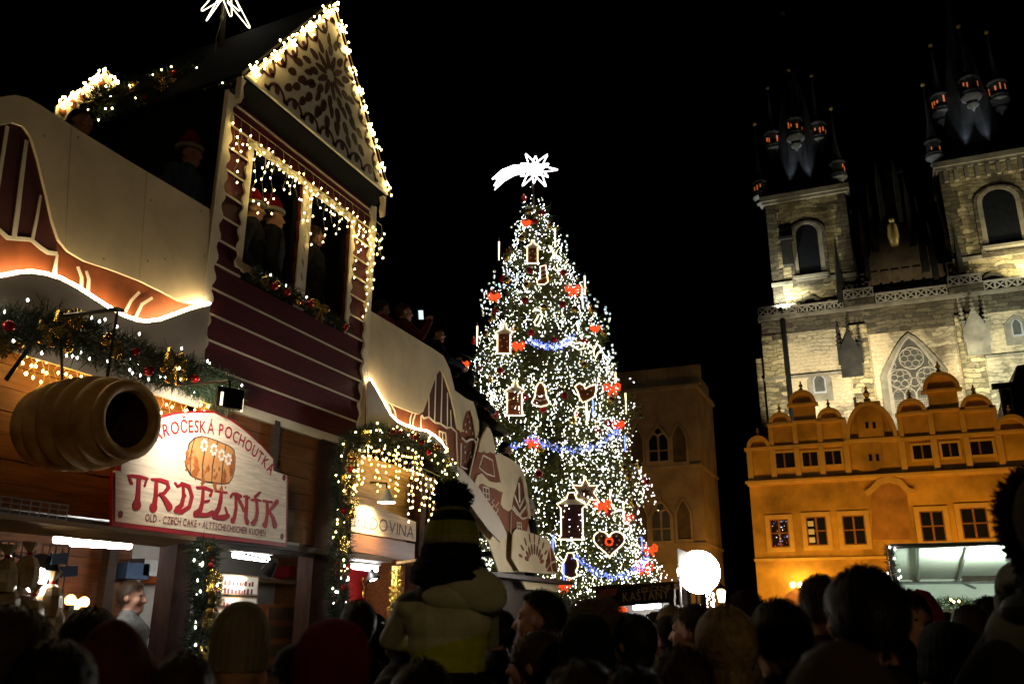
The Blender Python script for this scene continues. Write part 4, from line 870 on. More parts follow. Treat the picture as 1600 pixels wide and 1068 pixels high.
h2 = cut_board([('backing', 'ginger', [(10.508,4.189),(10.665,4.503),(10.779,4.567),(10.935,4.43),(11.039,4.11),(10.929,3.858),(10.777,3.582),(10.524,3.643)], -.03),
                ('snow_roof', 'snow_board', [(10.284,4.712),(10.656,4.678),(10.894,4.686),(10.99,4.574),(11.088,4.435),(11.108,4.227),(11.006,4.169),(10.958,4.303),(10.892,4.447),(10.811,4.53),(10.734,4.531),(10.665,4.488),(10.59,4.371),(10.551,4.235),(10.521,4.161),(10.42,4.373)], 0.0)],
               'narrow brown gingerbread house board with white dots on its door, beside the stairs', F,
               [[(10.541,4.094,0.025),(10.685,4.065,0.028),(10.828,4.128,0.028),(10.947,4.14,0.028),(11.016,4.085,0.028)], [(10.528,4.016,0.023),(10.522,3.692,0.022)], [(10.544,3.696,0.02),(10.761,3.685,0.02)]])
dt = MB()
for (y, z) in [(10.621,4.211),(10.713,4.216),(10.674,4.311),(10.8,4.376),(10.738,4.441),(10.821,4.289),(10.913,4.229),(10.666,3.991),(10.692,3.92),(10.686,3.793),(10.854,3.948),(10.88,3.888)]: dt.ell((F-.016, y, z), (.012, .017, .02), 6, 4)
dt.each('icing_dot', 'icing', h2)
cut_board([('backing', 'ginger', [(11.278,4.38),(11.44,4.318),(11.597,4.062),(11.735,3.829),(11.903,3.53),(11.839,3.362),(11.819,3.083),(11.569,3.174),(11.313,3.325),(10.946,3.455),(10.711,3.523),(10.929,3.858),(11.109,4.201)], 0.0),
           ('snow_cap', 'snow_board', [(11.277,4.393),(11.38,4.382),(11.459,4.321),(11.597,4.062),(11.513,4.04),(11.416,4.05),(11.29,4.005),(11.184,4.02),(11.093,3.984),(10.996,3.983),(11.051,4.112),(11.132,4.245)], .02),
           ('snow_eave', 'snow_board', [(10.895,3.549),(10.968,3.64),(11.104,3.686),(11.24,3.649),(11.379,3.612),(11.589,3.621),(11.766,3.651),(11.861,3.591),(11.849,3.518),(11.756,3.516),(11.592,3.537),(11.337,3.529),(11.133,3.547),(11.038,3.518),(10.981,3.455),(10.91,3.471)], .02)],
          'tall pointed gingerbread house board with white snow cap on the stair side', F+.03,
          [[(11.186,3.958,0.024),(11.516,3.939,0.024),(11.593,3.711,0.024),(11.3,3.71,0.023),(11.053,3.76,0.023),(11.186,3.958,0.024)], [(11.577,3.37,0.018),(11.501,3.322,0.018),(11.598,3.302,0.018),(11.491,3.243,0.018)], [(11.747,3.351,0.018),(11.631,3.272,0.018),(11.749,3.251,0.018),(11.646,3.178,0.018)], [(11.006,4.182,0.026),(10.711,3.523,0.025)]],
          [(11.19,3.509),(11.388,3.51),(11.418,3.351),(11.214,3.351)] + [.018])
cut_board([('backing', 'ginger', [(11.792,3.383),(12.307,3.363),(12.707,3.92),(13.091,3.281),(13.005,3.023),(12.368,2.946),(11.819,3.083)], -.015),
           ('snow_roof', 'snow_board', [(11.611,4.035),(11.877,4.102),(12.299,4.084),(12.669,4.044),(12.837,3.939),(12.945,3.781),(13.054,3.506),(13.131,3.256),(13.037,3.264),(12.913,3.489),(12.791,3.789),(12.699,3.89),(12.624,3.851),(12.507,3.679),(12.391,3.51),(12.322,3.323),(12.203,3.275),(11.995,3.295),(11.866,3.365),(11.903,3.516),(11.79,3.783)], .006)],
          'gingerbread house board with big white roof and white chevrons on its door', F-.005,
          [[(12.35,3.34,0.028),(12.524,3.271,0.028),(12.784,3.221,0.028),(13.013,3.273,0.029)], [(12.617,3.764,0.063),(12.648,3.458,0.062)], [(12.435,3.543,0.045),(12.656,3.375,0.051),(12.898,3.602,0.04)], [(12.393,3.373,0.033),(12.656,3.263,0.05),(12.96,3.466,0.04)], [(12.308,3.281,0.016),(12.298,2.95,0.016)]],
          [(12.539,3.141),(12.716,3.15),(12.731,3.032),(12.555,3.025)] + [.02])
h5 = cut_board([('backing', 'snow_board', [(12.292,2.584),(12.332,2.958),(12.447,3.034),(12.777,3.039),(13.193,3.025),(13.631,3.005),(13.898,2.974),(14.052,2.906),(14.229,2.703),(14.35,2.441),(13.329,2.42),(12.58,2.409)], 0.0)],
               'white gingerbread board with a brown snowflake fan at the foot of the stairs', F+.02)
fan = MB(); fc = (13.224,2.578)
def leaf5(cy, cz, ln, wd, ang): fan.xpoly([(cy+ln/2*math.cos(t)*math.cos(ang)-wd/2*math.sin(t)*math.sin(ang), cz+ln/2*math.cos(t)*math.sin(ang)+wd/2*math.sin(t)*math.cos(ang)) for t in [2*PI*i/8 for i in range(8)]], F+.026, F+.018)
for k in range(9):
    a = PI*(k+.5)/9; leaf5(fc[0]+.34*math.cos(a), fc[1]+.13*math.sin(a)*1.6, .18, .07, a)
    leaf5(fc[0]+.6*math.cos(a), fc[1]+.24*math.sin(a)*1.6, .16, .05, a)
for tri in ([(13.95,2.872),(14.027,2.85),(14.18,2.673),(14.006,2.636)], [(13.894,2.828),(13.959,2.62),(13.772,2.506),(13.712,2.542)], [(14.005,2.597),(14.203,2.634),(14.286,2.478),(14.08,2.482)], [(13.771,2.467),(13.942,2.58),(14.017,2.479)]): fan.xpoly(tri, F+.026, F+.018)
fan.build('painted_fan', 'ginger', h5, kind='stuff')
aw = MB(); aw.prism([(F+.03, p[0], p[1]) for p in [(12.651,2.28),(13.251,2.336),(14.312,2.333),(14.322,2.161),(13.685,2.156),(12.837,2.155)]], (-.03, 0, 0)); aw.build('gingerbread_board', 'snow_board', label='short white board under the ledge at the foot of the stairs', cat='facade board')
# ================================================================== SIGNS
sg = empty('pastry_sign', (F+.1, 5.82, 2.39), label='white arched TRDELNÍK sign with red lettering and a pastry picture', cat='sign')
SX = F+.10
so = [(4.71,2.37),(6.71,2.37),(6.646,2.993),(6.44,3.007),(6.421,3.113),(6.247,3.202),(6.016,3.29),(5.817,3.347),(5.596,3.372),(5.364,3.325),(5.148,3.263),(4.991,3.193),(4.85,3.074),(4.747,2.944),(4.685,2.837),(4.701,2.733),(4.647,2.733)]
MB().xpoly(grow(so, .022), SX-.004, SX-.03).build('sign_border', 'sign_red', sg)
MB().xpoly(grow(so, -.006), SX, SX-.028).build('sign_face', 'sign_face', sg)
def stroke_letter(strokes):
    m = MB()
    for i, s_ in enumerate(strokes):
        m.ribbon(s_, X_(SX+.006+.0006*i), (-.007, 0, 0))
        for p in (s_[0], s_[-1]): m.xpoly([(p[0]+p[2]*.5*math.cos(2*PI*k/10), p[1]+p[2]*.5*math.sin(2*PI*k/10)) for k in range(10)], SX+.0063+.0006*i, SX-.001)
    m.build('letter', 'sign_red', sg)
stroke_letter([[(4.769,2.716,0.017),(4.808,2.719,0.028),(4.884,2.722,0.028),(4.956,2.719,0.024)], [(4.778,2.712,0.021),(4.797,2.683,0.025),(4.817,2.663,0.019)], [(4.951,2.716,0.02),(4.943,2.682,0.017),(4.94,2.662,0.019)], [(4.873,2.72,0.036),(4.885,2.61,0.04),(4.889,2.541,0.047),(4.888,2.512,0.081)]])
stroke_letter([[(5.05,2.714,0.033),(5.061,2.6,0.041),(5.06,2.539,0.048),(5.053,2.514,0.078)], [(5.006,2.722,0.022),(5.086,2.731,0.029),(5.16,2.721,0.038),(5.181,2.684,0.038),(5.147,2.639,0.029),(5.077,2.608,0.017)], [(5.104,2.625,0.024),(5.165,2.585,0.04),(5.213,2.536,0.064)]])
stroke_letter([[(5.332,2.729,0.027),(5.351,2.636,0.036),(5.341,2.567,0.043),(5.303,2.529,0.058)], [(5.246,2.727,0.02),(5.273,2.705,0.025),(5.326,2.731,0.025)], [(5.315,2.736,0.025),(5.398,2.72,0.037),(5.442,2.647,0.041),(5.427,2.563,0.039),(5.345,2.511,0.033),(5.282,2.515,0.031)], [(5.342,2.669,0.014),(5.372,2.643,0.018),(5.351,2.618,0.014)]])
stroke_letter([[(5.562,2.721,0.03),(5.569,2.617,0.042),(5.554,2.55,0.048),(5.51,2.515,0.062)], [(5.488,2.725,0.023),(5.577,2.735,0.03),(5.668,2.723,0.028),(5.651,2.681,0.03)], [(5.569,2.619,0.019),(5.64,2.637,0.023)], [(5.546,2.514,0.034),(5.632,2.519,0.037),(5.696,2.549,0.035)]])
stroke_letter([[(5.778,2.732,0.031),(5.78,2.654,0.043),(5.766,2.585,0.047),(5.727,2.524,0.061)], [(5.716,2.727,0.019),(5.843,2.729,0.019)], [(5.75,2.512,0.038),(5.837,2.519,0.05),(5.89,2.541,0.039)], [(5.845,2.604,0.017),(5.878,2.551,0.026)]])
stroke_letter([[(5.963,2.713,0.029),(5.981,2.617,0.036),(5.971,2.535,0.041),(5.957,2.509,0.058)], [(5.899,2.7,0.024),(5.916,2.729,0.024),(5.967,2.735,0.027),(6.025,2.72,0.03)], [(5.969,2.721,0.029),(6.038,2.66,0.032),(6.088,2.604,0.032)], [(6.1,2.727,0.033),(6.114,2.632,0.037),(6.115,2.55,0.039),(6.14,2.513,0.049)], [(6.07,2.726,0.02),(6.131,2.724,0.02)]])
stroke_letter([[(6.243,2.704,0.031),(6.265,2.611,0.038),(6.255,2.547,0.04),(6.217,2.508,0.042)], [(6.172,2.706,0.02),(6.221,2.722,0.023),(6.294,2.713,0.018)], [(6.214,2.744,0.025),(6.275,2.788,0.02)]])
stroke_letter([[(6.386,2.716,0.034),(6.403,2.626,0.038),(6.399,2.541,0.043),(6.387,2.512,0.06)], [(6.333,2.72,0.021),(6.451,2.722,0.021)], [(6.415,2.627,0.023),(6.481,2.689,0.036),(6.525,2.736,0.044)], [(6.431,2.634,0.026),(6.487,2.586,0.038),(6.526,2.52,0.059)]])
tx = MB(); text_mesh('STAROČESKÁ POCHOUTKA', X_(SX+.005), .145, [(4.888,2.903),(4.942,2.963),(5.013,3.021),(5.088,3.069),(5.174,3.105),(5.265,3.134),(5.39,3.162),(5.522,3.179),(5.642,3.19),(5.749,3.194),(5.853,3.176),(5.96,3.151),(6.06,3.12),(6.165,3.077),(6.272,3.029),(6.401,2.957)], tx, bold=.016)
tx.build('arched_lettering', 'sign_red', sg, kind='stuff')
tx = MB(); text_mesh('OLD - CZECH CAKE • ALTTSCHECHISCHER KUCHEN', X_(SX+.005), .080, [(4.986,2.405),(5.514,2.412),(6.402,2.412)], tx, bold=.014)
tx.build('small_lettering', 'sign_maroon', sg, kind='stuff')
sd = MB()
for (y, z) in [(4.75,2.431),(6.6,2.966),(6.643,2.432)]: sd.xpoly([(y+.02*math.cos(2*PI*k/10), z+.028*math.sin(2*PI*k/10)) for k in range(10)], SX+.006, SX-.001)
sd.each('corner_dot', 'sign_maroon', sg)
pic = MB().xpoly([(5.332,2.875),(5.328,2.967),(5.341,3.064),(5.397,3.121),(5.476,3.151),(5.561,3.152),(5.649,3.147),(5.722,3.136),(5.814,3.131),(5.882,3.105),(5.909,3.041),(5.917,2.942),(5.901,2.865),(5.863,2.81),(5.777,2.788),(5.672,2.784),(5.587,2.781),(5.484,2.79),(5.399,2.809)], SX+.004, SX-.001).build('printed_pastry', 'ink', sg)
MB().xpoly(grow([(5.332,2.875),(5.328,2.967),(5.341,3.064),(5.397,3.121),(5.476,3.151),(5.561,3.152),(5.649,3.147),(5.722,3.136),(5.814,3.131),(5.882,3.105),(5.909,3.041),(5.917,2.942),(5.901,2.865),(5.863,2.81),(5.777,2.788),(5.672,2.784),(5.587,2.781),(5.484,2.79),(5.399,2.809)], -.010), SX+.0055, SX).build('dough_print', 'roll_print', pic)
ln = MB()
for s_ in ([(5.398,3.116,0.006),(5.378,3.035,0.009),(5.371,2.939,0.009),(5.395,2.815,0.007)], [(5.554,3.145,0.006),(5.525,3.037,0.011),(5.517,2.916,0.011),(5.533,2.8,0.008)], [(5.664,3.141,0.006),(5.646,3.033,0.011),(5.636,2.923,0.011),(5.646,2.792,0.008)], [(5.769,3.135,0.006),(5.759,3.04,0.011),(5.758,2.93,0.011),(5.761,2.796,0.008)]): strip(ln, s_, x=SX+.0075)
ln.each('crease_print', 'ink', pic)
MB().xpoly([(5.868,3.078),(5.891,3.038),(5.9,2.952),(5.889,2.882),(5.862,2.864),(5.841,2.93),(5.839,3.017)], SX+.0075, SX).build('hole_print', 'roll_print_dark', pic)
sp_ = MB(); random.seed(8)
for cx, cy in ((592, 440), (645, 480), (715, 505), (790, 515), (850, 520)):
    for k in range(9):
        s_ = random.uniform(8, 26); ax, ay = cx+random.uniform(-16, 20), cy+random.uniform(-50, 70)
        a_ = [(ax-s_*.6, ay), (ax, ay-s_), (ax+s_*.6, ay+s_*.2), (ax+s_*.1, ay+s_)]
        sp_.xpoly([(SGY(p[0], p[1])) for p in a_] if False else [((5.435,2.891)[0]+(p[0]-640)*.00168, (5.435,2.891)[1]-(p[1]-480)*.00148-(p[0]-640)*-.0006*0) for p in a_], SX+.0072+.00005*k, SX+.003)
sp_.build('baked_specks', 'roll_print_dark', pic, kind='stuff')
su = MB()
for cx, cy in ((685, 355), (755, 365), (815, 385), (868, 400)):
    for k in range(7):
        a = 2*PI*k/7; r_ = 26; ax, ay = cx+r_*math.cos(a)*.7, cy+r_*math.sin(a)
        su.xpoly([((5.435,2.891)[0]+(ax-640+9*math.cos(t))*.00168, (5.435,2.891)[1]-(ay-480+11*math.sin(t))*.00148) for t in [2*PI*i/6 for i in range(6)]], SX+.0076+.00005*k, SX+.003)
su.build('sugar_specks', 'white_print', pic, kind='stuff')
# black sign lamp on an arm, shining back on the sign
lp = (-4.391,4.954,3.281)
sl = empty('sign_lamp', lp, label='black rectangular lamp with bright rim hanging from a garland over the pastry sign', cat='lamp')
MB().box(lp, (.05, .20, .15), rz=-.5).build('housing', 'black_metal', sl)
m = MB(); 
for s_ in (-1, 1): m.box((lp[0]+.03, lp[1]+s_*.112, lp[2]-.03), (.012, .014, .10))
m.each('bright_rim', 'rope_white', sl)
MB().tube([(F, lp[1]+.1, lp[2]+.2), (lp[0]-.03, lp[1]+.02, lp[2]+.14), (lp[0], lp[1], lp[2]+.05)], .012, 5).build('arm', 'black_metal', sl)
light('lamp_beam', 'SPOT', (lp[0]-.06, lp[1]-.02, lp[2]-.02), 95, (1.0, .90, .74), sl, (SX, 5.60, 2.95), .06, 130, .9)
# mead sign
ms = empty('mead_sign', (F-.03, 8.65, 2.6), label='lit wooden MEDOVINA sign under the garland of warm lights', cat='sign')
MX = F+.0
mo = [(7.906,2.907),(8.581,2.901),(9.338,2.832),(9.356,2.598),(8.61,2.596),(7.941,2.594)]
MB().xpoly(mo, MX, MX-.03).build('sign_face', 'pale_wood', ms)
MB().xpoly([(7.942,2.58),(8.612,2.582),(9.358,2.575),(9.376,2.344),(8.631,2.386),(7.963,2.396)], MX-.01, MX-.05).build('beam', 'orange_wood', ms)
tx = MB(); text_mesh('MEDOVINA', X_(MX+.003), .20, [(7.984,2.651),(8.605,2.652),(9.29,2.63)], tx, bold=.0); tx.build('lettering', 'ink', ms, kind='stuff')
lp = (8.262,2.96)
ml = empty('sign_lamp', (-4.98, *lp), label='small white-shaded lamp over the MEDOVINA sign', cat='lamp')
MB().lathe([(.03, .12), (.05, .06), (.10, -.02), (.105, -.03)], (-4.98, *lp), 14).build('shade', 'plastic_white', ml, smooth=True)
MB().lathe([(.001, -.032), (.098, -.031)], (-4.98, *lp), 14).build('lamp_disc', 'lamp_face', ml)
MB().tube([(F, lp[0], lp[1]+.2), (-4.99, lp[0], lp[1]+.18), (-4.98, lp[0], lp[1]+.1)], .012, 5).build('arm', 'black_metal', ml)
light('lamp_beam', 'SPOT', (-4.98, lp[0], lp[1]-.05), 130, (1.0, .86, .6), ml, (-5.16, lp[0]-.05, 2.6), .05, 130, .9)
# ================================================================== INSIDE THE STALLS
def tube_lamp(a, b, lab):
    a = Vector(a); b = Vector(b); t = empty('fluorescent_lamp', (a+b)/2, label=lab, cat='lamp')
    MB().tube([a, b], .028, 8).build('tube', 'tube_light', t); d = (b-a).normalized()
    MB().box((a+b)/2+Vector((0, 0, .055)), (.07, (b-a).length+.08, .04)).build('fitting', 'plastic_white', t)
p, q = [(4.886,2.258),(5.454,2.276)]; tube_lamp((-5.7, *p), (-5.7, *q), 'long fluorescent tube under the ceiling of the pastry stall, above the vendor')
p, q = [(4.901,2.289),(5.041,2.295)]; tube_lamp((-5.9, *p), (-5.9, *q), 'short fluorescent tube behind the wire grid of wrapped sweets')
p, q = [(6.728,2.288),(7.226,2.276)]; tube_lamp((-5.7, *p), (-5.7, *q), 'fluorescent tube above the price boards of the pastry stall')
p, q = [(8.402,2.266),(8.889,2.256)]; tube_lamp((-5.45, *p), (-5.45, *q), 'fluorescent tube above the red wall of the mead stall')
def disc_lamp(c, lab, r=.07, tilt=.5, e=6, aim=None):
    t = empty('clamp_lamp', c, label=lab, cat='lamp'); M = Matrix.Rotation(tilt, 3, 'Y'); c = Vector(c)
    MB().lathe([(.03, .12), (.045, .06), (r, 0), (r+.004, -.01)], c, 14, M=M).build('shade', 'black_metal', t)
    MB().lathe([(.001, -.012), (r-.005, -.008)], c, 14, M=M).build('lamp_disc', 'lamp_face', t)
    MB().tube([c+M @ Vector((0, 0, .1)), c+Vector((-.14, .03, .13)), c+Vector((-.34, .05, .17))], .01, 5).build('arm', 'black_metal', t)
    if aim: light('lamp_beam', 'SPOT', c+M @ Vector((0, 0, -.03)), e, (1.0, .9, .72), t, aim, .05, 110, .9)
disc_lamp((-4.95, *(6.291,2.096)), 'clamp lamp shining on the price boards of the pastry stall', .06, .7, 22, (-5.18, 6.02, 2.0))
disc_lamp((-5.4, *(8.749,2.143)), 'clamp lamp in front of the red wall of the mead stall', .085, -.4)
disc_lamp((-4.95, *(4.015,1.941)), 'glaring lamp among the cellophane-wrapped sweets', .16, -1.4)
# price boards
def price_board(p0, p1, lab, x=F+.02):
    (ya, za), (yb_, zb) = p0, p1
    t = MB().b2((x-.02, ya, zb), (x, yb_, za)).build('price_board', 'pale_wood', label=lab, cat='price board', group='price boards of the pastry stall')
    MB().b2((x-.001, ya+.012, zb+.012), (x+.002, yb_-.012, za-.012)).build('card', 'white_print', t)
    m = MB(); random.seed(int(ya*1000)); rows = max(1, int((za-zb)/.075))
    for r in range(rows):
        y = ya+.03; z = za-.045-r*(za-zb-.03)/rows
        while y < yb_-.05:
            wd = random.uniform(.015, .035); m.b2((x+.001, y, z-.045), (x+.004, y+wd, z-.045+random.choice((.03, .04, .045)))); y += wd+random.uniform(.008, .03)
    m.build('lettering', 'sign_maroon', t, kind='stuff')
price_board(*[(5.994,2.07),(6.47,1.905)], 'brightly lit price board hanging uppermost beside the garland post')
price_board(*[(6.007,1.888),(6.475,1.812)], 'narrow price board second from the top of the lit set')
price_board(*[(5.983,1.795),(6.21,1.611)], 'price board below the narrow one, beside the cream knitted hat')
price_board(*[(5.999,1.548),(6.112,1.419)], 'small price board low behind the garland post')
price_board(*[(5.95,1.42),(6.102,1.235)], 'lowest price board of the pastry stall')
# things on the back wall and shelf
a, b = [(8.299,1.866),(9.105,1.345)]
cb_ = MB().b2((-6.9, a[0], 1.0), (-6.5, b[0], a[1])).build('cupboard', 'orange_wood', label='wooden cupboard with open shelves inside the pastry stall', cat='cupboard')
for k in range(4): MB().b2((-6.51, a[0]+.05, 1.1+k*.2), (-6.485, b[0]-.05, 1.1+k*.2+.13)).build('open_shelf', 'dark_wood', cb_)
a, b = [(9.319,2.347),(9.883,2.203)]; MB().b2((-7.25, a[0], b[1]), (-7.0, b[0], a[1])).build('storage_box', 'red_panel', label='flat red box on the shelf above the cupboard', cat='box')
a, b = [(8.99,2.167),(10.03,2.175)]; MB().b2((-7.28, a[0]-.3, b[1]-.05), (-6.95, b[0]+.3, b[1]-.002)).build('wall_shelf', 'pale_wood', label='long pale shelf on the white wall of the pastry stall', cat='shelf')
a, b = [(9.638,2.057),(9.993,1.894)]; fo_ = MB().b2((-7.288, a[0], b[1]), (-7.26, b[0], a[1])).build('wall_frame', 'orange_wood', label='small wooden picture frame on the white stall wall', cat='picture frame')
MB().b2((-7.262, a[0]+.04, b[1]+.04), (-7.255, b[0]-.04, a[1]-.04)).build('card', 'cardboard', fo_)
for a, b, mt, lab in ((*[(6.747,2.246),(7.045,2.089)], 'box_blue', 'blue box on the back shelf above the vendor'), (*[(7.167,2.303),(7.429,2.058)], 'box_orange', 'orange carton on the back shelf by the dark post'), (*[(6.965,2.297),(7.18,2.127)], 'grey_metal', 'grey tin on the back shelf between blue box and orange carton')):
    MB().b2((-7.25, a[0], b[1]), (-7.05, b[0], a[1])).build('storage_box', mt, label=lab, cat='box')
cn = [(6.085,1.866),(6.149,1.827),(6.238,1.851)]
for (y, z), lab in zip(cn, ('warm glowing bulb on the back counter beside the wrapped sweets', 'warm glowing bulb low between two others on the back counter', 'warm glowing bulb on the back counter nearest the inner post')):
    t = MB().ell((-7.0, y, z), .05, 10, 8).build('glow_bulb', 'candle', label=lab, cat='bulb')
    MB().b2((-7.03, y-.03, z-.14), (-6.97, y+.03, z-.04)).build('socket', 'black_metal', t)
# cards in the mead stall
a, b = [(9.476,1.973),(9.923,1.758)]; yc2 = MB().b2((-5.918, a[0], b[1]), (-5.90, b[0], a[1])).build('yellow_card', 'yellow_card', label='yellow LISA poster on the red wall of the mead stall', cat='poster')
tx = MB(); text_mesh('LISA', X_(-5.898), .10, [(9.521,1.824),(9.902,1.82)], tx, bold=0); tx.build('lettering', 'ink', yc2, kind='stuff')
a, b = [(9.642,2.108),(9.854,1.998)]; MB().b2((-5.918, a[0], b[1]), (-5.905, b[0], a[1])).build('white_notice', 'white_print', label='small white notice on the red stall wall', cat='notice')
# deer on the poster's edge
dr = (9.325,2); m = MB()
for L_ in ([(0, -.05), (0, .06)], [(0, .06), (-.05, .14), (-.03, .19)], [(0, .06), (.05, .14), (.09, .18)], [(-.05, .14), (-.09, .15)], [(.05, .14), (.03, .2)]): m.tube([(-5.88, dr[0]+p[0], dr[1]+p[1]) for p in L_], .012, 5)
m.ell((-5.88, dr[0], dr[1]), (.02, .035, .045), 8, 6); m.build('deer_ornament', 'gold_foil', label='golden deer head ornament above the yellow poster', cat='ornament')
tc_ = (8.896,1.963)
V, _, _ = needle_quads([(F+.02, tc_[0], 1.05), (F+.02, tc_[0], 2.28)], .05, 1800, .05, .012, 11)
ti = empty('tinsel_column', (F+.02, tc_[0], 1.02), label='post wrapped in gold tinsel beside the red mead stall', cat='tinsel'); quads('tinsel', V, 'gold_foil', ti); MB().b2((F-.02, tc_[0]-.04, 1.02), (F+.05, tc_[0]+.04, 2.29)).build('core_post', 'gold_foil', ti)
# wire grids
def wire_grid(x, y0, y1, z0, z1, ny, nz, lab):
    t = empty('wire_grid', (x, (y0+y1)/2, z0), label=lab, cat='wire grid'); m = MB()
    for i in range(ny+1): y = y0+(y1-y0)*i/ny; m.b2((x-.003, y-.004, z0), (x+.003, y+.004, z1))
    m.each('upright_wire', 'grey_metal', t); m = MB()
    for i in range(nz+1): z = z0+(z1-z0)*i/nz; m.b2((x+.003, y0, z-.004), (x+.009, y1, z+.004))
    m.each('cross_wire', 'grey_metal', t)
a, b = [(3.471,2.426),(4.087,2.31)]; wire_grid(-4.85, a[0]-.2, b[0], b[1], a[1]-.02, 12, 3, 'empty white wire grid standing on the ledge under the pastry model')
a, b = [(3.664,2.162),(4.258,1.83)]; wire_grid(-4.98, a[0], b[0], b[1]-.2, a[1], 12, 6, 'wire grid hung with wrapped sweets at the pastry stall')
# cellophane bags
bagm = MB().lathe([(.001, 0), (.07, .005), (.085, .06), (.075, .13), (.05, .18), (.014, .205), (.012, .215), (.05, .27), (.055, .28)], (0, 0, 0), 10)
bm = bagm.mesh('bag', 'cellophane'); tie = MB().lathe([(.018, .2), (.02, .21), (.018, .22)], (0, 0, 0), 8).mesh('ribbon_tie', 'red_bauble'); ctm = MB().ell((0, 0, .09), (.05, .05, .075), 8, 6).mesh('sweets', 'cardboard')
random.seed(4)
for i, (px, w_) in enumerate(zip([(3.777,2.006),(3.921,2.033),(3.828,1.84),(3.984,1.786),(4.107,1.866),(4.157,1.73),(4.098,1.673),(4.248,1.633),(3.924,1.711)], 'abcdefghi')):
    t = empty('sweet_bag', (-4.93+random.uniform(0, .03), px[0], px[1]-.15), random.uniform(0, 3), 'cellophane bag of sweets tied with red ribbon on the wire grid', 'bag', 'cellophane bags at the pastry stall')
    for me, nm in ((bm, 'wrapper'), (tie, 'ribbon_tie')): mesh_obj(nm, me, t)
for px, mt, lab in (((3.818,1.81), 'red_panel', 'red price tag below the wrapped sweets'), ((3.919,1.804), 'box_blue', 'blue price tag below the wrapped sweets'), ((4.139,2.077), 'box_blue', 'blue gift bow at the end of the wire grid'), ((4.232,2.002), 'box_blue', 'small blue card clipped beside the wire grid')):
    MB().box((-4.92, px[0], px[1]), (.02, .12, .07), rx=.1).build('price_tag', mt, label=lab, cat='tag')
# ================================================================== HANGING PASTRY MODEL (coiled chimney cake)
c0 = Vector((-5.02, 3.93, 2.90)); c1 = Vector((-4.22, 3.90, 2.885)); ax = (c1-c0).normalized(); Lr = (c1-c0).length
pm_ = empty('pastry_model', (c0+c1)/2, label='giant hollow coiled chimney-cake model hanging beside the pastry sign', cat='model')
Mq = ax.to_track_quat('Z', 'Y').to_matrix(); prof = []; N = 60; nr = 5.5
for i in range(N+1):
    t = i/N; barrel = .215+.075*math.sin(PI*(.08+.84*t)); coil = .066*abs(math.sin(PI*nr*t))**.5; prof.append((barrel+coil-.05, t*Lr))
prof = [(.15, Lr*.02)]+[(.18, 0)]+prof+[(.225, Lr*1.0+.014), (.200, Lr+.018), (.178, Lr-.0), (.172, Lr-.03)]
MB().lathe(prof, c0, 40, M=Mq, open_end=True).build('coiled_dough', 'dough', pm_, smooth=True)
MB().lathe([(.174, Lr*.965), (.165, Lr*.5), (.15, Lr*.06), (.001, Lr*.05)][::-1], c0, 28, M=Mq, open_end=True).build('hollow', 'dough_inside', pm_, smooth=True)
m = MB(); top = (c0+c1)/2
m.tube([(F, 3.75, 3.2), (-4.95, 3.8, 3.62), (-4.5, 3.93, 3.66), (-4.45, 3.93, 3.64)], .016, 6); m.tube([(-4.5, 3.93, 3.65), (-4.5, 3.93, 3.15)], .01, 5); m.tube([(-4.88, 3.82, 3.6), (-4.88, 3.93, 3.12)], .01, 5)
m.each('bracket_rod', 'black_metal', pm_)
# ================================================================== LIGHT STRINGS AND GARLANDS ON THE PAVILION
def resample(P, n):
    P = np.array(P, float); s_ = np.r_[0, np.cumsum(np.linalg.norm(np.diff(P, axis=0), axis=1))]; t = np.linspace(0, s_[-1], n)
    return np.stack([np.interp(t, s_, P[:, k]) for k in range(3)], 1)
def icicles(path, n, lmin, lmax, gap, lab, seed, bulb='bulb_warm', r=.0085, wire=True, env=None):
    """curtain of short hanging strands from a line"""
    random.seed(seed); P = resample(path, n); t = empty('icicle_lights', P[len(P)//2], label=lab, cat='light string', group='icicle light strings'); C = []; wm = MB()
    wm.tube([tuple(p) for p in P], .004, 4)
    for i, p in enumerate(P):
        ln = random.uniform(lmin, lmax)*(env(i/(n-1)) if env else 1); k = max(1, int(ln/gap)); pts = [tuple(p)]; x, y, z = p; ph = random.uniform(0, 6)
        for j in range(k):
            z -= gap*random.uniform(.8, 1.2); yy = y+.028*math.sin(ph+j*1.9); pts.append((x, yy, z)); s_ = random.choice((-1, 1))*random.uniform(.012, .03); C.append((x+.012, yy+s_, z-.01))
        if len(pts) > 1: wm.tube(pts, .0028, 3)
    wm.build('wires', 'wire', t, kind='stuff'); octas('bulbs', C, r, r*1.35, bulb, t)
a, b = [(5.45,6.218),(8.119,6.237)]
icicles([(-5.15, *a), (-5.15, *b)], 22, .2, .95, .10, 'warm icicle lights hanging across both windows of the red tower', 21, env=lambda t: .55+.45*abs(math.sin(t*9))+(.55 if t > .88 else 0))
a, b = [(5.458,6.051),(8.026,6.073)]
icicles([(-5.12, *a), (-5.12, *b)], 24, .06, .34, .085, 'shorter row of icicle lights along the window heads of the red tower', 22)
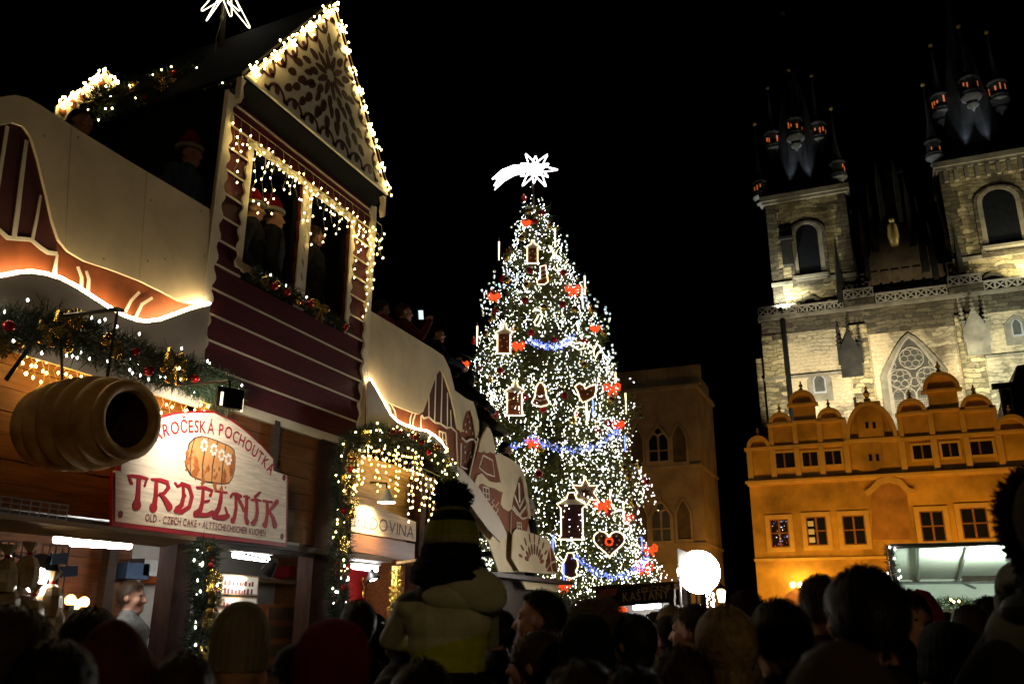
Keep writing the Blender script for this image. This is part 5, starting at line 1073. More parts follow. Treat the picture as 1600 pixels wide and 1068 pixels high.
# bulb clusters along the gable edges
def edge_lights(P, Q, n, lab, seed, spread=.045, par=None, r=.011):
    rng = np.random.default_rng(seed); P = np.array(P); Q = np.array(Q); t = np.sort(rng.random(n)); t = t+.03*np.sin(t*60); C = P+(Q-P)*t[:, None]+rng.normal(0, spread, (n, 3))*[.5, 1, 1]
    o = empty('edge_lights', tuple((P+Q)/2), label=lab, cat='light string'); octas('bulbs', C, r, r*1.3, 'bulb_warm', o); MB().tube([tuple(P), tuple((P+Q)/2+[0, 0, .01]), tuple(Q)], .006, 4).build('wires', 'wire', o); return o
edge_lights((GXp+.03, *G0), (GXp+.03, *GA), 125, 'dense warm bulbs along the left slope of the lace gable', 31, .03)
edge_lights((GXp+.03, *G1), (GXp+.03, *GA), 95, 'warm bulbs along the steep right edge of the lace gable', 32, .025)
# small second gable far behind, its edges lit too
sg2 = [(6.826,8.199),(7.469,9.157),(7.713,9.033)]
g2 = MB().xpoly([sg2[0], sg2[1], sg2[2], (sg2[2][0], sg2[2][1]-.4), (sg2[0][0], sg2[0][1]-.3)], -9.5, -9.53).build('lace_gable', 'icing', label='small distant lace gable edged with bulbs above the left balcony', cat='gable')
rw = MB(); 
for k in range(5): rw.ell((-9.49, sg2[0][0]+.1+(sg2[1][0]-sg2[0][0])*k/5, sg2[0][1]+(sg2[1][1]-sg2[0][1])*k/5-.02), (.01, .06, .07), 8, 6)
rw.each('painted_dot', 'ginger', g2)
MB().b2((-9.9, sg2[0][0]-.5, 0), (-9.54, sg2[2][0]+.5, sg2[0][1]-.25)).build('support_wall', 'dark_wood', g2)
edge_lights((-9.46, *sg2[0]), (-9.46, *sg2[1]), 55, 'bulbs along the slope of the small distant gable', 33, .03, r=.018)
edge_lights((-9.46, *sg2[1]), (-9.46, *sg2[2]), 14, 'bulbs on the short steep edge of the small distant gable', 34, .03, r=.018)
starm = MB()
for k in range(8):
    for s_ in (0,): starm.box((0, 0, 0), (.006, .16, .014), rx=k*PI/8)
star_mesh = starm.mesh('straw_star', 'gold_foil'); red_mesh = MB().ell((0, 0, 0), .036, 14, 10).mesh('bauble', 'red_bauble', smooth=True); gold_mesh = MB().ell((0, 0, 0), .036, 14, 10).mesh('bauble', 'gold_bauble', smooth=True)
def bow_mesh():
    m = MB()
    for s_ in (-1, 1): m.prism([(0, 0, 0), (0, s_*.09, .06), (0, s_*.10, -.03)], (.03, 0, 0)); m.prism([(0, 0, 0), (0, s_*.03, -.14), (0, s_*.075, -.13)], (.02, 0, 0))
    return m.mesh('bow', 'gold_foil')
bowm = bow_mesh()
def garland(path, rad, n, lab, seed, nb=40, reds=4, golds=4, stars=2, bows=1, ln=.075, bulb='bulb_cold'):
    t = empty('fir_garland', path[len(path)//2], label=lab, cat='garland')
    V, R0, D = needle_quads(path, rad, n, ln, .007, seed); quads('fir_needles', V, 'needle', t)
    MB().tube(path, .02, 5).build('stem', 'bark', t)
    rng = np.random.default_rng(seed+1); idx = rng.choice(len(R0), nb, replace=False)
    out = lambda i: R0[i]*0+resid(i)
    C = R0[idx]+D[idx]*rad*.55; C[:, 0] = np.maximum(C[:, 0], R0[idx][:, 0]+.03); octas('bulbs', C, .0095, .0125, bulb, t)
    P = resample(path, 60); off = Vector(wloc(t))
    for kind, me, nm in ((reds, red_mesh, 'bauble'), (golds, gold_mesh, 'bauble'), (stars, star_mesh, 'straw_star'), (bows, bowm, 'bow')):
        for k in range(kind):
            p = P[rng.integers(3, 57)]; a = rng.uniform(-1.2, .9); q = Vector(p)+Vector((rad*math.cos(a)*1.0, rng.uniform(-.04, .04), rad*math.sin(a)*1.0))-off
            o = mesh_obj(nm, me, t, q); s_ = rng.uniform(.75, 1.15); o.scale = (s_, s_, s_)
    return t
garland([(-4.98, *p) for p in [(3.064,3.132),(3.261,3.308),(3.488,3.44),(3.748,3.534),(4.047,3.567),(4.384,3.557),(4.755,3.551),(5.164,3.565),(5.505,3.552),(5.658,3.443)]], .13, 9000, 'big fir garland with gold stars and cold lights below the left gingerbread board', 41, 46, 4, 9, 4, 4)
garland([(-5.02, *p) for p in [(5.56,2.301),(5.574,2.127),(5.635,1.933),(5.637,1.738),(5.625,1.547),(5.622,1.266)]], .085, 4200, 'fir garland hanging down the post between the pastry stall openings', 42, 26, 4, 4, 4, 1)
garland([(-5.05, *p) for p in [(7.523,2.082),(7.528,2.425),(7.507,2.807),(7.486,3.197),(7.562,3.478),(7.923,3.63),(8.397,3.676),(8.995,3.726),(9.528,3.709),(9.859,3.525),(9.945,3.291)]], .10, 8500, 'fir garland arching round the MEDOVINA sign', 43, 80, 9, 6, 3, 3, bulb='bulb_warm')
garland([(-5.05, *p) for p in [(7.597,1.449),(7.584,1.748),(7.519,2.113)]], .08, 2600, 'lower end of fir garland beside the mead counter', 44, 18, 2, 2, 1, 0)
garland([(-6.3, *p) for p in [(4.817,6.198),(5.171,6.519),(5.677,6.985),(6.263,7.506),(6.728,7.845)]], .13, 5200, 'dark fir garland along the balcony roof under the rooftop star', 45, 34, 4, 5, 2, 2, bulb='bulb_warm')
garland([(-5.16, *p) for p in [(5.931,4.793),(6.292,4.797),(6.707,4.775),(7.098,4.781),(7.589,4.742)]], .05, 2400, 'sparse fir garland on the window sills of the red tower', 46, 5, 5, 6, 1, 2, ln=.05)
# roof rail carrying the garland, and a dark canopy roof over the balcony
MB().tube([(-6.32, *p) for p in [(4.791,6.167),(5.7,6.974),(6.838,7.887)]], .03, 6).build('roof_rail', 'dark_wood', pv)
# warm strings under the garlands
icicles([(-5.22, *p) for p in [(3.858,3.471),(4.326,3.51),(4.87,3.53),(5.658,3.579)]], 34, .1, .5, .065, 'golden icicle lights under the big fir garland behind the pastry model', 51, 'bulb_gold', .010)
icicles([(-5.30, *p) for p in [(8.075,3.591),(8.676,3.655),(9.615,3.75)]], 27, .12, .62, .075, 'dense golden icicle lights over the MEDOVINA sign', 52, 'bulb_gold', .0080)
icicles([(-5.12, *p) for p in [(8.983,3.496),(9.821,3.442)]], 9, .3, 1.0, .085, 'long icicle strands hanging beside the MEDOVINA sign', 53, 'bulb_warm', .0095)
# rooftop star of light tubes on a mast
sc_ = Vector((-6.3, *(6.318,8.635))); rs = empty('rooftop_star', (-6.3, *(6.365,7.717)), label='spiky white light-tube star on a mast above the balcony roof', cat='star')
random.seed(61); sm_ = MB()
for k in range(14):
    th = math.acos(1-2*(k+.5)/14); ph = k*2.399; d = Vector((math.sin(th)*math.cos(ph), math.sin(th)*math.sin(ph), math.cos(th))); u = d.orthogonal().normalized(); ln = .47 if k % 2 else .38
    sm_.tube([sc_+d*.05+u*.06, sc_+d*ln*.97+u*.012, sc_+d*ln, sc_+d*ln*.97-u*.012, sc_+d*.05-u*.06], .006, 5)
sm_.each('light_spike', 'star_tube', rs); MB().ell(sc_, .07, 10, 8).build('hub', 'grey_metal', rs)
MB().tube([(-6.3, *(6.383,7.602)), sc_], .032, 8).build('mast', 'bark', rs)
MB().tube([(-6.27, *(6.263,7.682)), (-6.27, *(6.245,7.924)), (-6.27, *(6.294,8.218)), (-6.27, *(6.302,8.444))], .006, 4).build('cable', 'wire', rs)
MB().ell((-6.26, *(6.281,8.223)), (.02, .022, .035), 8, 6).build('plug', 'wire', rs)
# ================================================================== CHRISTMAS TREE
TB = np.array([-10.1, 28.2]); TT = np.array([-10.95, 27.9])
def tree_ax(z): return TB+(TT-TB)*(z/18.0)
def tree_r(z): return np.interp(z, [0.8, 2, 3.5, 6, 9, 11.5, 13.5, 15.6, 17.6, 18], [3.05, 3.15, 3.1, 2.95, 2.8, 2.42, 1.7, .85, .2, .05])
ct = empty('christmas_tree', (TB[0], TB[1], 0), label='tall spruce Christmas tree covered in white lights on the square', cat='tree')
MB().tube([(*tree_ax(z), z) for z in (0, 4, 9, 14, 17.9)], [.30, .26, .19, .1, .03], 10).build('trunk', 'bark', ct)
def tier_(a, z): return 1+.13*math.sin(a*3+z*2.1)+.09*math.sin(z*4.1+1.3*math.sin(a))
rng = np.random.default_rng(7); NBR = 560
zb = 1.0+16.6*(1-np.sqrt(rng.random(NBR)))*1.0; zb = np.clip(zb, 1.0, 17.4); br = MB(); VV = []; tips = []; SP = []
for i in range(NBR):
    z = zb[i]; a = rng.uniform(0, 2*PI); R = tree_r(z)*rng.uniform(.74, 1.08)*tier_(a, z); c = tree_ax(z); d = np.array([math.cos(a), math.sin(a)])
    k = 7; t = np.linspace(0, 1, k); pts = np.stack([c[0]+d[0]*R*t, c[1]+d[1]*R*t, z+.25*R*(t-t*t*1.5)-.10*t], 1)
    br.tube([tuple(p) for p in pts[::2]], [.05, .035, .02, .008][:len(pts[::2])], 4); SP.append(pts)
    n = int(60+70*R/3)
    V, _, _ = needle_quads(pts[2:], .20+.06*R, n, .27, .040, 1000+i, droop=.35); VV.append(V)
br.build('branches', 'bark', ct, kind='stuff'); quads('needles', np.concatenate(VV), 'needle_tree', ct)
C = []
for i in range(2900):          # hanging strands of white lights
    z = 1.0+16.9*(1-math.sqrt(rng.random())); a = rng.uniform(0, 2*PI); ln = rng.uniform(.2, 1.1); n = int(ln/.135)+1; f = rng.uniform(.74, 1.05)*tier_(a, z)
    if math.sin(a*5+z*1.7)+math.sin(a*2-z*2.9) < -.75: continue
    for j in range(n):
        zz = z-j*.135
        if zz < .9: break
        r = tree_r(z)*f+.01*j; c = tree_ax(zz); C.append((c[0]+r*math.cos(a)+rng.normal(0, .06), c[1]+r*math.sin(a)+rng.normal(0, .06), zz+rng.normal(0, .05)))
for pts in SP:                 # lights along the branches
    for j in range(9):
        u = rng.uniform(2.2, 6); i0 = int(min(u, 5)); p = pts[i0]+(pts[i0+1]-pts[i0])*(u-i0); C.append(tuple(p+rng.normal(0, .08, 3)))
C = np.array(C); mi = rng.choice([0, 0, 0, 1, 1], len(C)); r_ = rng.uniform(.0065, .0155, len(C))
octas('fairy_lights', C, r_, r_*1.7, ['tree_led', 'tree_led_warm'], ct, mi)
# --- comet star on the top
comet_c = Vector((-10.721,27.59,18.227)); cm = empty('comet_star', (TT[0], TT[1], 17.6), label='white glowing comet star with a tail on top of the Christmas tree', cat='star')
vr = Vector((math.cos(YAW), math.sin(YAW), 0)); vu = Vector((0, 0, 1)); PXM = 29.6/1345*1.10
def cpt(dx, dy, o=0.0): return comet_c+vr*(dx*PXM)-vu*(dy*PXM)+Vector((math.sin(YAW), -math.cos(YAW), 0))*o
spk = [(-15, -27), (1, -23), (20, -26), (22, -9), (36, 1), (21, 14), (17, 31), (-2, 25), (-20, 30), (-23, 13), (-22, -10)]
m = MB()
for (dx, dy) in spk:
    L_ = math.hypot(dx, dy); nx, ny = -dy/L_, dx/L_; m.tube([cpt(dx*.18+nx*6.5, dy*.18+ny*6.5), cpt(dx*.96+nx*.7, dy*.96+ny*.7), cpt(dx, dy), cpt(dx*.96-nx*.7, dy*.96-ny*.7), cpt(dx*.18-nx*6.5, dy*.18-ny*6.5)], .020, 6)
m.each('light_spike', 'comet_tube', cm)
m = MB()
for tl in ([(-8, -7), (-34, -6), (-52, 2), (-68, 18), (-62, 15)], [(-68, 18), (-59, 17), (-65, 30)], [(-65, 30), (-57, 25), (-64, 37)], [(-64, 37), (-50, 22), (-35, 12), (-14, 5)], [(-10, 0), (-34, 2), (-52, 12), (-60, 20)]): m.tube([cpt(*p) for p in tl], .020, 6)
m.each('tail_tube', 'comet_tube', cm)
m = MB(); m.prism([cpt(*p, .02) for p in [(-8, -6), (-34, -5), (-52, 3), (-66, 18), (-59, 20), (-62, 32), (-50, 21), (-35, 11), (-12, 5)]], Vector((math.sin(YAW), -math.cos(YAW), 0))*-.04); m.prism([cpt(14*math.cos(2*PI*k/10), 12*math.sin(2*PI*k/10), .02) for k in range(10)], Vector((math.sin(YAW), -math.cos(YAW), 0))*-.04)
m.each('sparkling_panel', 'comet_fill', cm)
MB().tube([(*TT, 17.3), cpt(0, 20, -.05)], .04, 6).build('stem', 'black_metal', cm)
# --- ornaments hung on the tree
CAMV = Vector((math.sin(YAW), -math.cos(YAW), 0))
rb_mesh = MB().ell((0, 0, 0), .125, 16, 10).mesh('bauble', 'red_bauble', smooth=True); gb_mesh = MB().ell((0, 0, 0), .125, 16, 10).mesh('bauble', 'gold_bauble', smooth=True)
cap_mesh = MB().lathe([(.03, .115), (.03, .15), (.012, .16), (.012, .2)], (0, 0, 0), 8).mesh('hanger', 'gold')
def bauble(p, me, lab, grp):
    o = mesh_obj('bauble', me, None, Vector(p)); tag(o, lab, 'bauble', grp); mesh_obj('hanger', cap_mesh, o)
REDS = [(-11.26,27.772,17.165),(-10.417,27.512,16.267),(-10.589,27.225,15.815),(-11.571,27.082,14.727),(-10.447,26.348,13.488),(-9.928,26.604,13.642),(-9.423,26.961,13.47),(-11.572,26.517,13.402),(-10.461,25.905,12.202),(-9.261,26.364,12.043),(-12.333,27.251,13.224),(-11.692,26.102,12.049)] + [(-12.89,26.932,11.324),(-10.116,25.632,10.886),(-9.399,25.855,10.608),(-8.556,26.657,10.717),(-12.272,26.101,9.954),(-11.188,25.496,9.649),(-10.232,25.335,8.598),(-9.013,25.767,8.639),(-9.642,25.44,8.163),(-8.699,25.949,7.988),(-11.848,25.672,8.475),(-11.345,25.444,8.149),(-7.918,26.999,7.888),(-8.145,26.52,7.566),(-9.756,25.311,6.064)] + [(-9.751,25.312,6.068),(-7.225,28.889,6.212),(-7.876,26.529,4.904)]
GOLDS = [(-10.875,27.344,16.364),(-10.131,27.601,15.719),(-11.665,27.045,14.466),(-10.488,26.125,12.858),(-11.328,26.352,13.253),(-8.921,26.654,11.915),(-8.596,27.577,12.151),(-9.083,28.502,13.325),(-9.794,25.956,11.859),(-11.008,26.945,15.096),(-9.793,26.46,13.121)] + [(-12.015,26.066,11.216),(-10.716,25.61,11.1),(-8.272,27.966,11.375),(-10.679,25.499,10.245),(-8.557,26.391,9.818),(-11.611,25.609,9.394),(-10.721,25.336,8.836),(-9.603,25.482,8.736),(-7.899,27.272,8.748),(-8.784,25.866,7.806),(-9.689,25.363,6.857),(-7.437,28.856,6.753),(-7.626,27.502,6.443),(-11.819,26.072,11.764),(-7.979,27.956,9.869)] + [(-7.554,27.819,6.196),(-7.458,27.952,5.356)]
def zone(z): return 'near the comet star at the top of the tree' if z > 13 else ('round the gingerbread houses in the upper middle of the tree' if z > 9 else ('round the striped bell in the middle of the tree' if z > 6.5 else 'round the gingerbread star low on the tree'))
for p in REDS: bauble(p, rb_mesh, 'shiny red bauble '+zone(p[2]), 'red baubles on the tree')
for p in GOLDS: bauble(p, gb_mesh, 'shiny gold bauble '+zone(p[2]), 'gold baubles on the tree')
def flat(p, sc):
    """plane facing the crowd at a point of the crown"""
    c = Vector(p)+CAMV*.18; s_ = PXM*sc
    return lambda dx, dy, o=0.0: c+vr*(dx*s_)-vu*(dy*s_)+CAMV*o
def rope(o, P, pts, mt, r=.021, closed=True): MB().tube([P(*q, .03) for q in pts], r, 6, closed).build('rope_light', mt, o)
def ornament(p, sc, outline, lab, cat, board='ginger', cap=None, dots=(), lines=(), glowm='rope_white'):
    P = flat(p, sc); o = empty('tree_ornament', Vector(p)+CAMV*.18, label=lab, cat=cat)
    MB().prism([P(*q) for q in outline], CAMV*-.05).build('board', board, o)
    if cap: MB().prism([P(*q, .012) for q in cap], CAMV*-.01).build('snow_cap', 'icing', o)
    for L_ in lines: MB().tube([P(*q, .015) for q in L_], .018, 4).build('icing_line', 'icing', o)
    m = MB()
    for d in dots: m.ell(P(*d, .012), .028, 6, 4)
    if dots: m.each('icing_dot', 'icing', o)
    rope(o, P, outline, glowm)
    return o, P
house = [(-12, 20), (12, 20), (9, 17), (9, -8), (13, -11), (4, -17), (3, -24), (-1, -24), (-2, -17), (-13, -10), (-9, -8), (-9, 17)]
cap_ = [(-11, -9), (11, -10), (4, -16), (3, -23), (-1, -23), (-2, -16)]
dts = [(-5, 0), (4, 2), (-3, 9), (5, 11), (0, -3)]
ornament((-10.466,26.621,14.195), .85, house, 'gingerbread house ornament outlined in light high under the comet star', 'ornament', cap=cap_, dots=dts)
ornament((-11.114,25.608,10.69), 1.0, house, 'gingerbread house ornament in the thick of lights above the striped bell', 'ornament', cap=cap_, dots=dts)
ornament((-10.598,25.32,8.503), 1.1, house, 'gingerbread house ornament beside the striped bell', 'ornament', cap=cap_, dots=dts)
ornament((-8.801,25.61,4.719), 1.25, [(-13, 23), (13, 23), (11, 19), (11, -8), (15, -12), (5, -18), (3, -24), (-3, -24), (-5, -18), (-15, -12), (-11, -8), (-11, 19)], 'lantern-shaped ornament outlined in pink-white light above the blue garland', 'ornament', board='ginger_dark', cap=[(-14, -12), (14, -12), (5, -17), (-5, -17)])
ornament((-9.732,25.432,8.574), 1.0, [(-12, 10), (-8, 2), (-6, -12), (-2, -18), (2, -18), (6, -12), (8, 2), (12, 10), (8, 13), (0, 15), (-8, 13)], 'gingerbread bell ornament with cream stripes', 'ornament', lines=([(-8, 4), (0, 7), (8, 4)], [(-7, -2), (0, 1), (7, -2)]))
hrt = [(16*math.sin(t)**3*1.25, -(13*math.cos(t)-5*math.cos(2*t)-2*math.cos(3*t)-math.cos(4*t))*1.15) for t in [2*PI*i/28 for i in range(28)]]
o, P = ornament((-7.866,26.398,3.97), 1.0, hrt, 'big gingerbread heart ornament with white rope light and red ring', 'ornament', board='ginger_dark', dots=[(q[0]*.66, q[1]*.62) for q in hrt[1::2]]); MB().tube([P(4.5*math.cos(t), 4.5*math.sin(t)-1, .04) for t in [2*PI*i/10 for i in range(10)]], .035, 6, True).build('red_ring', 'rope_red', o)
st6 = [((17 if k % 2 == 0 else 9.5)*math.sin(PI*k/6), (17 if k % 2 == 0 else 9.5)*math.cos(PI*k/6)) for k in range(12)]
ornament((-8.446,25.939,5.465), 1.1, st6, 'six-pointed gingerbread star ornament above the lantern', 'ornament', lines=([(q[0]*.7, q[1]*.7) for q in st6]+[(st6[0][0]*.7, st6[0][1]*.7)], [(q[0]*.45, q[1]*.45) for q in st6]+[(st6[0][0]*.45, st6[0][1]*.45)]))
ornament((-8.475,26.241,8.755), 1.0, [(-14, -8), (-8, -13), (-2, -10), (0, -5), (6, -9), (14, -11), (15, -4), (12, 6), (2, 12), (-4, 14), (-8, 8), (-10, 0)], 'bird-shaped gingerbread ornament lit round its edge', 'ornament', dots=[(-5, -5), (3, 2), (8, -3)])
ornament((-9.973,26.374,13.147), 1.0, [(-4, -14), (4, -16), (6, 0), (7, 10), (2, 14), (-8, 14), (-9, 8), (-4, 4)], 'stocking-shaped gingerbread ornament with diagonal stripes', 'ornament', lines=([(-4, -6), (5, -10)], [(-4, 0), (6, -4)], [(-4, 6), (6, 2)]))
ornament((-8.814,25.498,3.28), 1.0, [(-8, 14), (-12, 8), (-10, 0), (-7, -6), (-4, -14), (3, -14), (4, -8), (8, -6), (9, 2), (6, 8), (8, 14), (0, 17)], 'rounded lit ornament low on the tree above the red bow', 'ornament', board='ginger_dark')
def loop_light(p, pts, lab, r=.024, mt='rope_white'):
    P = flat(p, 1.0); o = empty('light_figure', Vector(p)+CAMV*.18, label=lab, cat='light'); MB().tube([P(*q) for q in pts], r, 6).build('rope_light', mt, o); MB().tube([P(*pts[0]), P(pts[0][0], pts[0][1]-6)], .008, 4).build('hook', 'wire', o)
loop_light((-9.962,25.741,11.364), [(-6, -10), (-2, -12), (5, -11), (7, -4), (5, 4), (1, 10), (-2, 11), (-4, 6), (0, 0), (2, -5)], 'small lit candy-cane figure near the tree middle')
loop_light((-8.341,26.918,10.409), [(-10, -8), (-4, -4), (0, 0), (4, -8), (8, -5), (10, 1), (5, 5), (2, 12), (-1, 8), (0, 0), (-8, 6)], 'lit butterfly figure on the right side of the crown')
loop_light((-8.764,26.313,10.427), [(-12, -4), (-4, 2), (3, 6), (9, 4), (11, -2), (5, -4), (-2, -3), (-8, -6)], 'lit leaf-shaped figure next to the butterfly')
loop_light((-8.551,26.089,8.048), [(-8, 10), (-10, 0), (-4, -8), (4, -8), (9, 0), (8, 10), (4, 12)], 'lit horseshoe figure below the bird ornament')
loop_light((-7.793,26.736,5.279), [(-2, -14), (-4, -4), (-2, 6), (4, 14)], 'curved crescent light beside the orange bow above the heart')
loop_light((-7.583,27.146,5.009), [(0, -12), (0, 0), (1, 12)], 'straight short light tube beside the crescent light')
loop_light((-9.796,26.997,14.204), [(-6, -12), (-2, -4), (4, 4), (9, 10), (6, 13)], 'slanting lit stroke beside the highest gingerbread house', mt='tree_led_warm')
def red_bow(p, s_, lab):
    P = flat(p, s_); o = empty('light_bow', Vector(p)+CAMV*.18, label=lab, cat='bow', group='red light bows on the tree')
    for sx in (-1, 1):
        MB().tube([P(sx*1, 0), P(sx*7, -7), P(sx*11, -4), P(sx*10, 3), P(sx*5, 3)], .045, 5, True).build('loop', 'rope_red', o); MB().tube([P(sx*5, -1, .02), P(sx*8, -2, .02), P(sx*6, 1, .02)], .04, 5, True).build('inner_loop', 'rope_red', o)
        MB().tube([P(0, 1), P(sx*3, 6), P(sx*6, 10)], .045, 5).build('ribbon_end', 'rope_red', o)
    MB().ell(P(0, 0, .03), .07, 8, 6).build('knot', 'rope_red', o)
for p, s_ in zip([(-9.071,26.961,12.707),(-11.863,26.429,12.645),(-10.908,27.146,15.692)], (.95, .8, .55)): red_bow(p, s_, 'glowing red-orange bow on the outer branches of the upper tree')
for p, s_ in zip([(-10.54,25.518,10.406),(-8.386,27.22,11.266),(-13.164,26.761,10.375),(-7.908,27.442,9.156),(-7.754,27.545,7.903),(-9.972,25.31,7.05)], (.7, .55, .6, 1.0, .65, .75)): red_bow(p, s_, 'glowing red-orange bow on the middle branches of the tree')
for p, s_ in zip([(-8.026,26.347,5.117),(-7.489,27.393,4.816),(-7.219,28.901,3.934),(-7.242,28.14,3.294),(-9.013,25.375,2.687)], (.95, .55, .9, 1.05, .8)): red_bow(p, s_, 'glowing red-orange bow near the heart and blue garland low on the tree')
def icicle_tube(p, ln, mt, lab):
    c = Vector(p)+CAMV*.25; o = empty('icicle_tube', c, label=lab, cat='light', group='icicle tubes on the tree'); MB().tube([c, c-Vector((0, 0, ln))], [.03, .018], 6).build('tube', mt, o); MB().tube([c+Vector((0, 0, .15)), c], .008, 4).build('hook', 'wire', o)
for p in [(-12.111,27.375,15.203),(-10.003,27.738,15.523),(-8.918,27.506,12.911),(-9.132,28.489,13.779)] + [(-12.775,27.001,11.816),(-11.501,25.513,8.842),(-7.828,28.783,9.266),(-7.983,28.129,9.885),(-8.451,26.229,8.395)] : icicle_tube(p, .75, 'rope_white', 'thin white icicle tube dangling from the edge of the crown')
for p in [(-8.293,26.437,8.509),(-10.779,25.292,7),(-7.677,27.927,7.583)] + [(-7.351,28.371,4.29),(-9.013,25.399,3.278),(-9.316,25.328,4.147)]: icicle_tube(p, .55, 'tree_led_blue', 'bluish icicle tube dangling low on the tree')
def blue_garland(pts, lab, seed):
    P = resample([Vector(p)+CAMV*.3 for p in pts], 90); o = empty('blue_garland', P[45], label=lab, cat='garland'); r2 = np.random.default_rng(seed)
    MB().tube([tuple(p) for p in P[::3]], .02, 4).build('cord', 'wire', o); Q = np.repeat(P, 3, 0)+r2.normal(0, .06, (270, 3)); octas('bulbs', Q, .018, .025, ['tree_led_blue', 'tree_led'], o, r2.choice([0]*14+[1], 270))
blue_garland([(-8.684,25.586,3.521),(-8.515,25.687,3.333),(-8.249,25.885,3.124),(-8.013,26.108,3.011),(-7.788,26.379,2.963),(-7.544,26.787,3.011),(-7.361,27.271,3.153),(-7.258,27.91,3.383),(-7.336,28.885,3.673)], 'blue light garland sagging below the gingerbread heart', 1)
blue_garland([(-10.866,25.3,6.822),(-10.402,25.269,6.969),(-9.973,25.315,7.183),(-9.716,25.365,7.042),(-9.468,25.435,6.907),(-9.183,25.55,6.803),(-8.909,25.7,6.758),(-8.605,25.926,6.803),(-8.358,26.169,6.88),(-8.088,26.538,7.085),(-7.882,26.974,7.391),(-7.757,27.431,7.671)], 'blue light garland sagging round the middle of the tree', 2)
blue_garland([(-10.18,25.572,10.55),(-9.985,25.594,10.419),(-9.798,25.634,10.323),(-9.544,25.721,10.251),(-9.258,25.883,10.304),(-9.036,26.073,10.475),(-8.869,26.267,10.684)], 'short blue light garland high on the tree', 3)
# ================================================================== CHESTNUT STALL
KY = 19.3
cs = empty('chestnut_stall', (-4.9, KY+.8, 0), label='small wooden chestnut stall with dark PEČENÉ KAŠTANY fascia under the tree', cat='market stall')
fa = [(-6.092,2.384),(-4.3,2.462),(-4.334,2.075),(-5.687,1.984),(-6.07,2.081)]
MB().ypoly(fa, KY, KY+.06).build('fascia', 'dark_sign', cs)
MB().ypoly([(-6.151,2.427),(-4.283,2.503),(-4.285,2.462),(-6.153,2.371)], KY-.06, KY+1.8).build('roof_edge', 'orange_wood', cs)
tx = MB(); text_mesh('PEČENÉ', lambda x, z: (x, KY-.006, z), .14, [(-5.02,2.293),(-4.362,2.342)], tx, bold=.0); tx.build('upper_lettering', 'gold_letter', cs, kind='stuff')
tx = MB(); text_mesh('KAŠTANY', lambda x, z: (x, KY-.006, z), .27, [(-5.449,2.092),(-4.414,2.156)], tx, bold=.01); tx.build('main_lettering', 'gold_letter', cs, kind='stuff')
MB().ypoly([(-6.033,2.356),(-5.556,2.38),(-5.621,2.216),(-5.948,2.163)], KY-.01, KY+.01).build('painted_embers', 'box_orange', cs)
x0, x1 = fa[0][0], fa[1][0]
for x in (x0+.1, x1-.1): MB().b2((x-.05, KY+.07, 0), (x+.05, KY+.17, 2.4)).build('post', 'dark_wood', cs)
for x in (x0+.1, x1-.1): MB().b2((x-.05, KY+1.6, 0), (x+.05, KY+1.7, 2.4)).build('post', 'dark_wood', cs)
MB().b2((x0, KY+.05, .9), (x1, KY+.5, .96)).build('counter', 'pale_wood', cs); MB().b2((x0, KY+.1, 0), (x1, KY+.16, .9)).build('counter_front', 'orange_wood', cs)
MB().b2((x0, KY+1.7, 0), (x1, KY+1.76, 2.4)).build('rear_wall', 'interior_white', cs)
a, b = [(-5.384,1.964),(-4.762,2.019)]; tube_lamp2 = empty('fluorescent_lamp', (a[0], 19.9, a[1]), label='fluorescent tube glowing inside the chestnut stall', cat='lamp')
MB().tube([(a[0], 19.9, a[1]), (b[0], 19.9, b[1])], .05, 8).build('tube', 'tube_light', tube_lamp2); MB().b2((a[0]-.05, 19.87, a[1]+.06), (b[0]+.05, 19.93, a[1]+.10)).build('fitting', 'plastic_white', tube_lamp2)
rp = (-5.57,1.919); MB().ell((rp[0], 19.6, rp[1]), (.12, .08, .07), 10, 8).build('ember_lamp', 'rope_red', label='reddish lamp low inside the chestnut stall', cat='lamp')
# bare twigs in front of the low white wall left of the chestnut stall
tw = empty('bare_twigs', (-5.4, 15.2, 0), label='dark bare twigs before the white board under the tree', cat='twigs'); random.seed(12); tg = MB(); tb = (-5.507,1.516)
for k in range(5):
    x = tb[0]+random.uniform(-.1, .1); tg.tube([(x, 15.2, 0), (x+random.uniform(-.05, .05), 15.2, 1.4), (x+random.uniform(-.2, .2), 15.2+random.uniform(-.1, .1), 2.3+random.uniform(-.2, .1))], [.02, .015, .006], 5)
tg.each('twig', 'bark', tw)
a, b = [(-6.028,1.451),(-5.395,2.069)]; MB().b2((a[0], 15.6, 0), (b[0], 15.65, b[1])).build('white_screen', 'plastic_white', label='plain white board standing behind the bare twigs', cat='board')
# ================================================================== FLOODLIGHT MAST
fc = Vector((0, 14.0, 0)); f0 = (-2.715,2.428); fc.x = f0[0]; fc.z = f0[1]
fm = empty('flood_mast', (fc.x, 14.0, 0), label='glaring white floodlight on a pole beside the chestnut stall', cat='floodlight')
fd = Vector((.12, -1, -.02)).normalized(); Mf = fd.to_track_quat('Z', 'Y').to_matrix()
for dx, dz, r_ in ((0, 0, .33),):
    cc_ = fc+Vector((dx, 0, dz)); MB().lathe([(.12*r_, -.35*r_-.1), (.7*r_, -.2), (r_, 0), (r_*1.04, .05)], cc_, 20, M=Mf).build('reflector', 'grey_metal', fm, smooth=True)
    MB().lathe([(r_, .052), (r_*.86, .10), (r_*.5, .14), (.001, .16)], cc_, 20, M=Mf).build('lamp_glass', 'flood_face', fm, smooth=True)
MB().tube([(fc.x, 14.22, 0), (fc.x, 14.22, fc.z)], .045, 8).build('pole', 'black_metal', fm)
